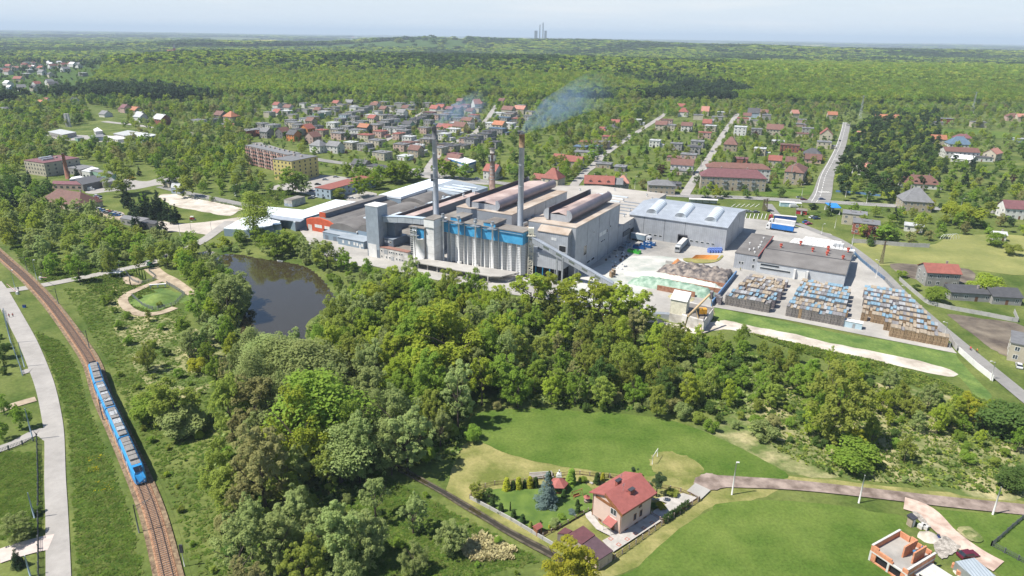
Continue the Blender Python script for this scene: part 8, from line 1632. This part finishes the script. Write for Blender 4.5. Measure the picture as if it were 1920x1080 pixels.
x,y=G(*z6(1170,345));b=thing('wooden_jetty','weathered wooden jetty at the far pond corner','jetty',(x,y,-.2),R(-25))
for k in range(8):lpart('plank',MB().box(-3.6,3.6,-2.4+k*.62,-1.9+k*.62,.35,.45),m_cv[1]if k%3 else m_white,b)
for sx in(-3,3):lpart('beam',MB().box(sx-.1,sx+.1,-2.5,2.6,.1,.34),m_wd,b)
x,y=G(*z6(1185,362));b=thing('rowing_boat','small pale boat moored at the wooden jetty','boat',(x,y,-.35),R(-30));pr=[(0,2.2,.5),(.55,1.1,.42),(.65,0,.4),(.6,-1.5,.42),(-.6,-1.5,.42),(-.65,0,.4),(-.55,1.1,.42)];mb=MB();mb.add(pr+[(a*.7,c*.85,.02)for a,c,z in pr],[[i,7+i,7+(i+1)%7,(i+1)%7]for i in range(7)]+[list(range(7,14))]);mb.f=[f[::-1]for f in mb.f];lpart('hull',mb,m_whr,b);lpart('thwart',MB().box(-.55,.55,-.3,0,.3,.35),m_wd,b)
x,y=G(*z6(1575,388));b=thing('rowing_boat','tiny white boat floating near the far pond bank','boat',(x,y,-.35),R(60));mb=MB();mb.add(pr+[(a*.7,c*.85,.02)for a,c,z in pr],[[i,7+i,7+(i+1)%7,(i+1)%7]for i in range(7)]+[list(range(7,14))]);mb.f=[f[::-1]for f in mb.f];lpart('hull',mb,m_white,b)
for k,(a,b_)in enumerate(((773,470),(788,480),(805,490),(822,500),(735,525))):x,y=G(*z6(a,b_));tree(x,y,4.4,'column','hedge',0,.42,'near',k,desc='slim dark column conifer in the fenced plot',group='slim conifers by the gravel loop')
heap_c=WI(*G(*z6(890,605)));heap('grass_mound','oval grassy mound inside the gravel loop',(heap_c[0]-11,heap_c[0]+11,heap_c[1]-9,heap_c[1]+9),lambda u,v:2.0*bell(u,v,heap_c[0],heap_c[1],6,5)if bell(u,v,heap_c[0],heap_c[1],6,5)>.05 else 0,MT['bank_grass'],.8)
x,y=G(*z6(890,540));b=thing('concrete_bench','long white concrete bench on the oval mound','bench',(x,y,1.0),R(15));lpart('slab',MB().box(-3.2,3.2,-.5,.5,.5,.75),m_white,b);
for sx in(-2.8,0,2.8):lpart('leg',MB().box(sx-.2,sx+.2,-.4,.4,-.6,.5),m_white,b)
x,y=G(*z6(655,478));b=thing('garden_canopy','small white canopy beside the slim conifers','canopy',(x,y,0));lpart('roof',MB().box(-2.6,2.6,-1.4,1.4,2.2,2.35),m_white,b)
for sx in(-2.3,2.3):
 for sy in(-1.2,1.2):lpart('post',MB().cyl(sx,sy,0,2.2,.06,k=5),m_steel,b)
x,y=G(140,649)if 0 else G(46,576.5);b=thing('blue_bin','small blue bin on the grass between road and railway','bin',(x,y,0));lpart('body',MB().box(-.5,.5,-.35,.35,0,1.0),mat('bin_blue',(.01,.07,.30),.5),b);lpart('lid',MB().box(-.53,.53,-.38,.38,1.0,1.08),m_blk,b)
x,y=G(361,413);b=thing('road_roller','small red machine on the gravel by the sand lot','machine',(x,y,0));lpart('body',MB().box(-1.2,1.2,-.7,.7,.6,1.5),CARM[('car','red')][0].materials[0],b);lpart('roof',MB().box(-1,.8,-.7,.7,2.2,2.3).cyl(-.9,0,1.5,2.2,.05,k=4).cyl(.7,0,1.5,2.2,.05,k=4),m_frame,b);lpart('roller',MB().tube([(1.1,-.6,.5),(1.1,.6,.5)],.5,12),m_steel,b);lpart('roller',MB().tube([(-1.1,-.6,.5),(-1.1,.6,.5)],.5,12),m_steel,b)
def cover(name,polys,n,size,cols,lab,hh=.5,seed=1,z=.0):
 g_=random.Random(seed);vs=[];fs=[];ms=[]
 Ps=[gl(P)for P in polys];tot=0
 for P in Ps:
  x0,x1,y0,y1=min(p[0]for p in P),max(p[0]for p in P),min(p[1]for p in P),max(p[1]for p in P);k=0;tries=0
  while k<n//len(Ps)and tries<n*6:
   tries+=1;x,y=g_.uniform(x0,x1),g_.uniform(y0,y1)
   if not inpoly(x,y,P)or not clear(x,y,.2):continue
   k+=1;s=size*g_.uniform(.5,1.5);m_=g_.randrange(len(cols))
   for q in range(4):
    a=g_.uniform(0,6.28);dx,dy=math.cos(a)*s,math.sin(a)*s;ox,oy=g_.gauss(0,s*.6),g_.gauss(0,s*.6);hz_=hh*g_.uniform(.5,1.2);o=len(vs)
    vs+=[(x+ox-dx*.5,y+oy-dy*.5,z),(x+ox+dx*.5,y+oy+dy*.5,z),(x+ox+dx*.7-dy*1.2,y+oy+dy*.7+dx*1.2,hz_),(x+ox-dx*.7-dy*1.2,y+oy-dy*.7+dx*1.2,hz_*.8)];fs.append([o,o+1,o+2,o+3]);ms.append(m_)
 me=bpy.data.meshes.new(name);me.from_pydata(vs,[],fs);[me.materials.append(LM[c])for c in cols];me.polygons.foreach_set('material_index',ms);return tag(obj(name,me),lab,'ground cover',None,'stuff')
LM['tufta']=leafmat('leaf_tuft_green',(.145,.215,.038));LM['tuftb']=leafmat('leaf_tuft_olive',(.195,.235,.062));LM['tuftc']=leafmat('leaf_tuft_dark',(.11,.18,.035))
GRZ=[[(60,620),(160,660),(230,900),(280,1080),(140,1080),(125,900),(100,700)],[(120,540),(330,560),(420,720),(440,1080),(340,1080),(270,880),(180,640)],[(0,850),(75,850),(80,1000),(0,1010)],[(660,860),(1010,1050),(900,1080),(640,1080)]]
cover('rough_grass',GRZ,17000,.36,['tufta','tuftb','tuftc','tufta'],'rough tufty grass around the railway and ditch',.2,4)
cover('rough_grass',[[(1440,690),(1640,720),(1900,800),(1930,930),(1600,900),(1480,860),(1400,800)],[(1340,600),(1560,650),(1780,720),(1860,760),(1700,720),(1500,660)]],7000,.36,['tufta','tuftb','olive','tuftc'],'tufty dry grass on the scrub slope',.4,5)
cover('rough_grass',[[(90,500),(230,480),(300,560),(200,560)],[(0,420),(50,470),(140,520),(60,530)],[(400,380),(560,350),(560,375),(470,400)]],4500,.4,['tufta','tuftb','tuftc'],'rough grass near the level crossing',.5,6)
cover('rough_grass',[[(380,560),(640,600),(900,760),(860,860),(700,880),(620,1080),(430,1080),(400,860),(440,700)],[(960,560),(1340,640),(1480,690),(1400,780),(1000,760)]],9000,.5,['tufta','tuftb','tuftc','willow'],'undergrowth of the central wood',.6,12)
cover('yellow_flowers',[gg for gg in[[(163,858),(190,852),(190,862),(165,866)],[(163,878),(186,870),(186,884),(165,886)],[(175,905),(215,900),(212,922),(176,926)]]],100,.13,['gold'],'patches of yellow flowers on the grass beside the train',.22,7)
FLW=leafmat('leaf_flower',(.62,.50,.02),.2);bpy.data.objects['yellow_flowers'].data.materials[0]=FLW
FLP=leafmat('leaf_straw',(.42,.36,.20),.3);LM['straw']=FLP
cover('reed_patch',[[(865,1030),(900,1000),(965,1030),(960,1050),(880,1052)]],420,.35,['straw'],'patch of pale dead reeds in the ditch meadow',.7,8)
def far_stack(u,topv,d,r,lab,m):
 a,b_,c=ray(u,topv);k=d/b_;x=a*k;h=CAMH+c*k;b=thing('power_station_stack',lab,'chimney',(x,d,gz(x,d)));lpart('shaft',MB().tube([(0,0,0),(0,0,h)],[r*1.4,r],12),m,b);lpart('rim',MB().tube([(0,0,h),(0,0,h+2)],[r*1.1,r*1.1],12),m,b)
m_fs=mat('far_concrete',(.16,.17,.19),.9,.1,.01)
far_stack(1018.5,44,8400,5.5,'taller of two hazy power station stacks on the horizon',m_fs);far_stack(1012.5,48,8400,5,'shorter of two hazy power station stacks on the horizon',m_fs)
for u,w in((1005,34),(1023,26)):a,b_,c=ray(u,59.5);k=8400/b_;h=CAMH+c*k;b=thing('boiler_house','hazy power station block %s of the stacks'%('left' if u<1010 else 'right'),'power station',(a*k,8400,gz(a*k,8400)));lpart('block',MB().box(-w/2,w/2,-20,20,0,h),m_fs,b);lpart('roof',MB().box(-w/2-2,w/2+2,-22,22,h,h+3),m_fs,b)
x,y=G(327,107.5);y_=y;b=thing('church','distant orange brick church with pointed tower above the left forest','church',(x,y,gz(x,y)),.3);hq=34;lpart('nave',MB().box(-22,0,-8,8,0,18),m_orange,b);lpart('nave_roof',MB().add([(-23,-9,18),(1,-9,18),(1,9,18),(-23,9,18),(-23,0,28),(1,0,28)],[[0,1,5,4],[2,3,4,5],[1,2,5],[3,0,4]]),roofm('o'),b);lpart('tower',MB().box(.1,9,-4.5,4.5,0,hq),m_orange,b);lpart('spire',MB().add([(0,-4.8,hq),(9.2,-4.8,hq),(9.2,4.8,hq),(0,4.8,hq),(4.6,0,hq+20)],[[0,1,4],[1,2,4],[2,3,4],[3,0,4]]),roofm('g'),b)
hz=MB().box(-43000,43000,-600,46000,-22,300);o=struct('haze',hz,None)if False else tag(obj('haze',hz.mesh('haze',[])),None,None,None,'stuff')
o['label']='pale blue summer haze over the whole landscape';o['category']='haze'
mh=bpy.data.materials.new('haze');mh.use_nodes=True;n=mh.node_tree;n.nodes.clear();out=n.nodes.new('ShaderNodeOutputMaterial');v=n.nodes.new('ShaderNodeVolumePrincipled')
v.inputs['Color'].default_value=(.72,.86,1,1);v.inputs['Density'].default_value=0.000078;v.inputs['Anisotropy'].default_value=0.0
n.links.new(v.outputs[0],out.inputs['Volume']);o.data.materials.append(mh);o.visible_shadow=True
def smoke(name,pts,rs,dens,lab,seed):
 mb=MB().tube(pts,rs,14);o=solo(name,mb,None,lab,'smoke',None,tuple(pts[0]));o['kind']='stuff'
 m=bpy.data.materials.new('smoke');m.use_nodes=True;n=m.node_tree;n.nodes.clear();out=n.nodes.new('ShaderNodeOutputMaterial');v=n.nodes.new('ShaderNodeVolumePrincipled')
 v.inputs['Color'].default_value=(.48,.72,1,1);v.inputs['Anisotropy'].default_value=0.2
 tc=n.nodes.new('ShaderNodeTexCoord');nz=n.nodes.new('ShaderNodeTexNoise');nz.inputs['Scale'].default_value=.16;nz.inputs['Detail'].default_value=4;nz.inputs['Roughness'].default_value=.65;nz.inputs['Distortion'].default_value=1.2
 mp=n.nodes.new('ShaderNodeMapping');mp.inputs['Location'].default_value=(seed,seed,0);n.links.new(tc.outputs['Object'],mp.inputs[0]);n.links.new(mp.outputs[0],nz.inputs['Vector'])
 r=n.nodes.new('ShaderNodeMapRange');r.inputs[1].default_value=.40;r.inputs[2].default_value=.70;r.inputs[3].default_value=0;r.inputs[4].default_value=dens
 ln=n.nodes.new('ShaderNodeVectorMath');ln.operation='LENGTH';n.links.new(tc.outputs['Object'],ln.inputs[0])
 f=n.nodes.new('ShaderNodeMapRange');f.inputs[1].default_value=0;f.inputs[2].default_value=(Vector(pts[-1])-Vector(pts[0])).length;f.inputs[3].default_value=1;f.inputs[4].default_value=0.0;n.links.new(ln.outputs['Value'],f.inputs[0])
 pw=n.nodes.new('ShaderNodeMath');pw.operation='POWER';pw.inputs[1].default_value=1.4;n.links.new(f.outputs[0],pw.inputs[0])
 mu=n.nodes.new('ShaderNodeMath');mu.operation='MULTIPLY';n.links.new(nz.outputs['Fac'],r.inputs[0]);n.links.new(r.outputs[0],mu.inputs[0]);n.links.new(pw.outputs[0],mu.inputs[1]);n.links.new(mu.outputs[0],v.inputs['Density'])
 n.links.new(v.outputs[0],out.inputs['Volume']);o.data.materials.clear();o.data.materials.append(m);return o
smoke('smoke_plume',[(c2x,c2y,H2+.4),(c2x+4,c2y+3,H2+4),(c2x+13,c2y+11,H2+9),(c2x+26,c2y+25,H2+14),(c2x+42,c2y+42,H2+18)],[1.3,3.2,6.5,8,11],.21,'bluish smoke drifting right from the rust topped chimney',3)
smoke('smoke_plume',[(c1x,c1y,H1+.4),(c1x+3,c1y+3,H1+3),(c1x+10,c1y+10,H1+6),(c1x+24,c1y+30,H1+11)],[1.1,2.4,4,7],.26,'faint bluish smoke drifting from the left grey chimney',9)
LMK=[(('the grey slim tower',),W(-62,-20)),(('the pink house',),(22,126)),(('the pond',),(-100,268)),(('the train',),(-82,125)),(('the big warehouse',),W(54,98)),(('the yellow apartment block',),(-218,470)),(('the retail shed',),G(890,300)),(('the rust topped chimney',),W(-4,10)),(('the blue shelter canopy',),G(1565,392)),(('the plum roofed block',),G(1370,345)),(('the steep grey tent roof',),G(1715,395)),(('the sports field',),G(1760,470)),(('the red brown villa roof',),G(1725,350)),(('the concrete stack',),G(129,238)),(('the red brick chimney',),G(127,335)),(('the white goal',),G(1222,868)),(('the crossing barriers',),G(90,535)),(('the hopper house',),G(1270,600)),(('the tall poplar',),G(478,446)),(('the unfinished brick house',),G(1700,1040)),(('the dark red house roof',),G(1755,531)),(('the straight main road',),G(1585,260)),(('the tan hall roof',),W(0,110)),(('the smoke',),G(1080,230)),(('the gravel loop',),G(290,555)),(('the orange hall',),W(-115,10)),(('the sand lot',),G(390,385)),(('the far village',),G(100,145)),(('the red office roof',),G(620,345)),(('the brick stack',),G(923,355))]
def near_phrase(x,y):
 best=None
 for(nm,),p in LMK:
  sc=math.hypot(x-p[0],y-p[1])/(60+.12*y)
  if best is None or sc<best[0]:best=(sc,nm,p)
 nm,p=best[1],best[2];u,v=pix(x,y);a,b=pix(*p)
 du,dv=u-a,(v-b)*1.8
 rel=('right of ' if du>0 else 'left of ')if abs(du)>abs(dv)else('in front of ' if dv>0 else 'behind ')
 return rel+nm
def ordinal(n):
 A='zeroth first second third fourth fifth sixth seventh eighth ninth tenth eleventh twelfth thirteenth fourteenth fifteenth sixteenth seventeenth eighteenth nineteenth'.split();T_={2:'twenty',3:'thirty',4:'forty',5:'fifty',6:'sixty'}
 return A[n]if n<20 else(T_[n//10][:-1]+'ieth' if n%10==0 else T_[n//10]+'-'+A[n%10])
bykey={}
for o,base in LABELS:
 bykey.setdefault(base,[]).append(o)
for base,L in bykey.items():
 if len(L)==1:L[0]['label']=base if len(base.split())>3 else base+' '+near_phrase(L[0].location.x,L[0].location.y);continue
 sub={}
 for o in L:sub.setdefault(base+' '+near_phrase(o.location.x,o.location.y),[]).append(o)
 for s,M in sub.items():
  if len(M)==1:M[0]['label']=s;continue
  M.sort(key=lambda o:pix(o.location.x,o.location.y)[0])
  for i,o in enumerate(M):o['label']=s+(', leftmost' if i==0 else ', rightmost' if i==len(M)-1 else ', %s from left'%ordinal(i+1))
sub={}
for o,base in CRL:sub.setdefault(base,[]).append(o)
for s_,M in sub.items():
 M.sort(key=lambda o:pix(o.location.x,o.location.y)[0])
 for i,o in enumerate(M):o['label']=s_+('' if len(M)==1 else ', leftmost' if i==0 else ', rightmost' if i==len(M)-1 else ', %s from left'%ordinal(i+1))
for o in bpy.data.objects:
 if o.parent is None and o.get('category')and not o.get('group'):
  g_={'house':'houses of the town','tree':'trees','shrub':'shrubs'}.get(o['category'])
  if g_:o['group']=g_
 if '_blk' in o:del o['_blk']
 if 'label' in o and len(o['label'].split())>16:print('LONG',len(o['label'].split()),o['label'])
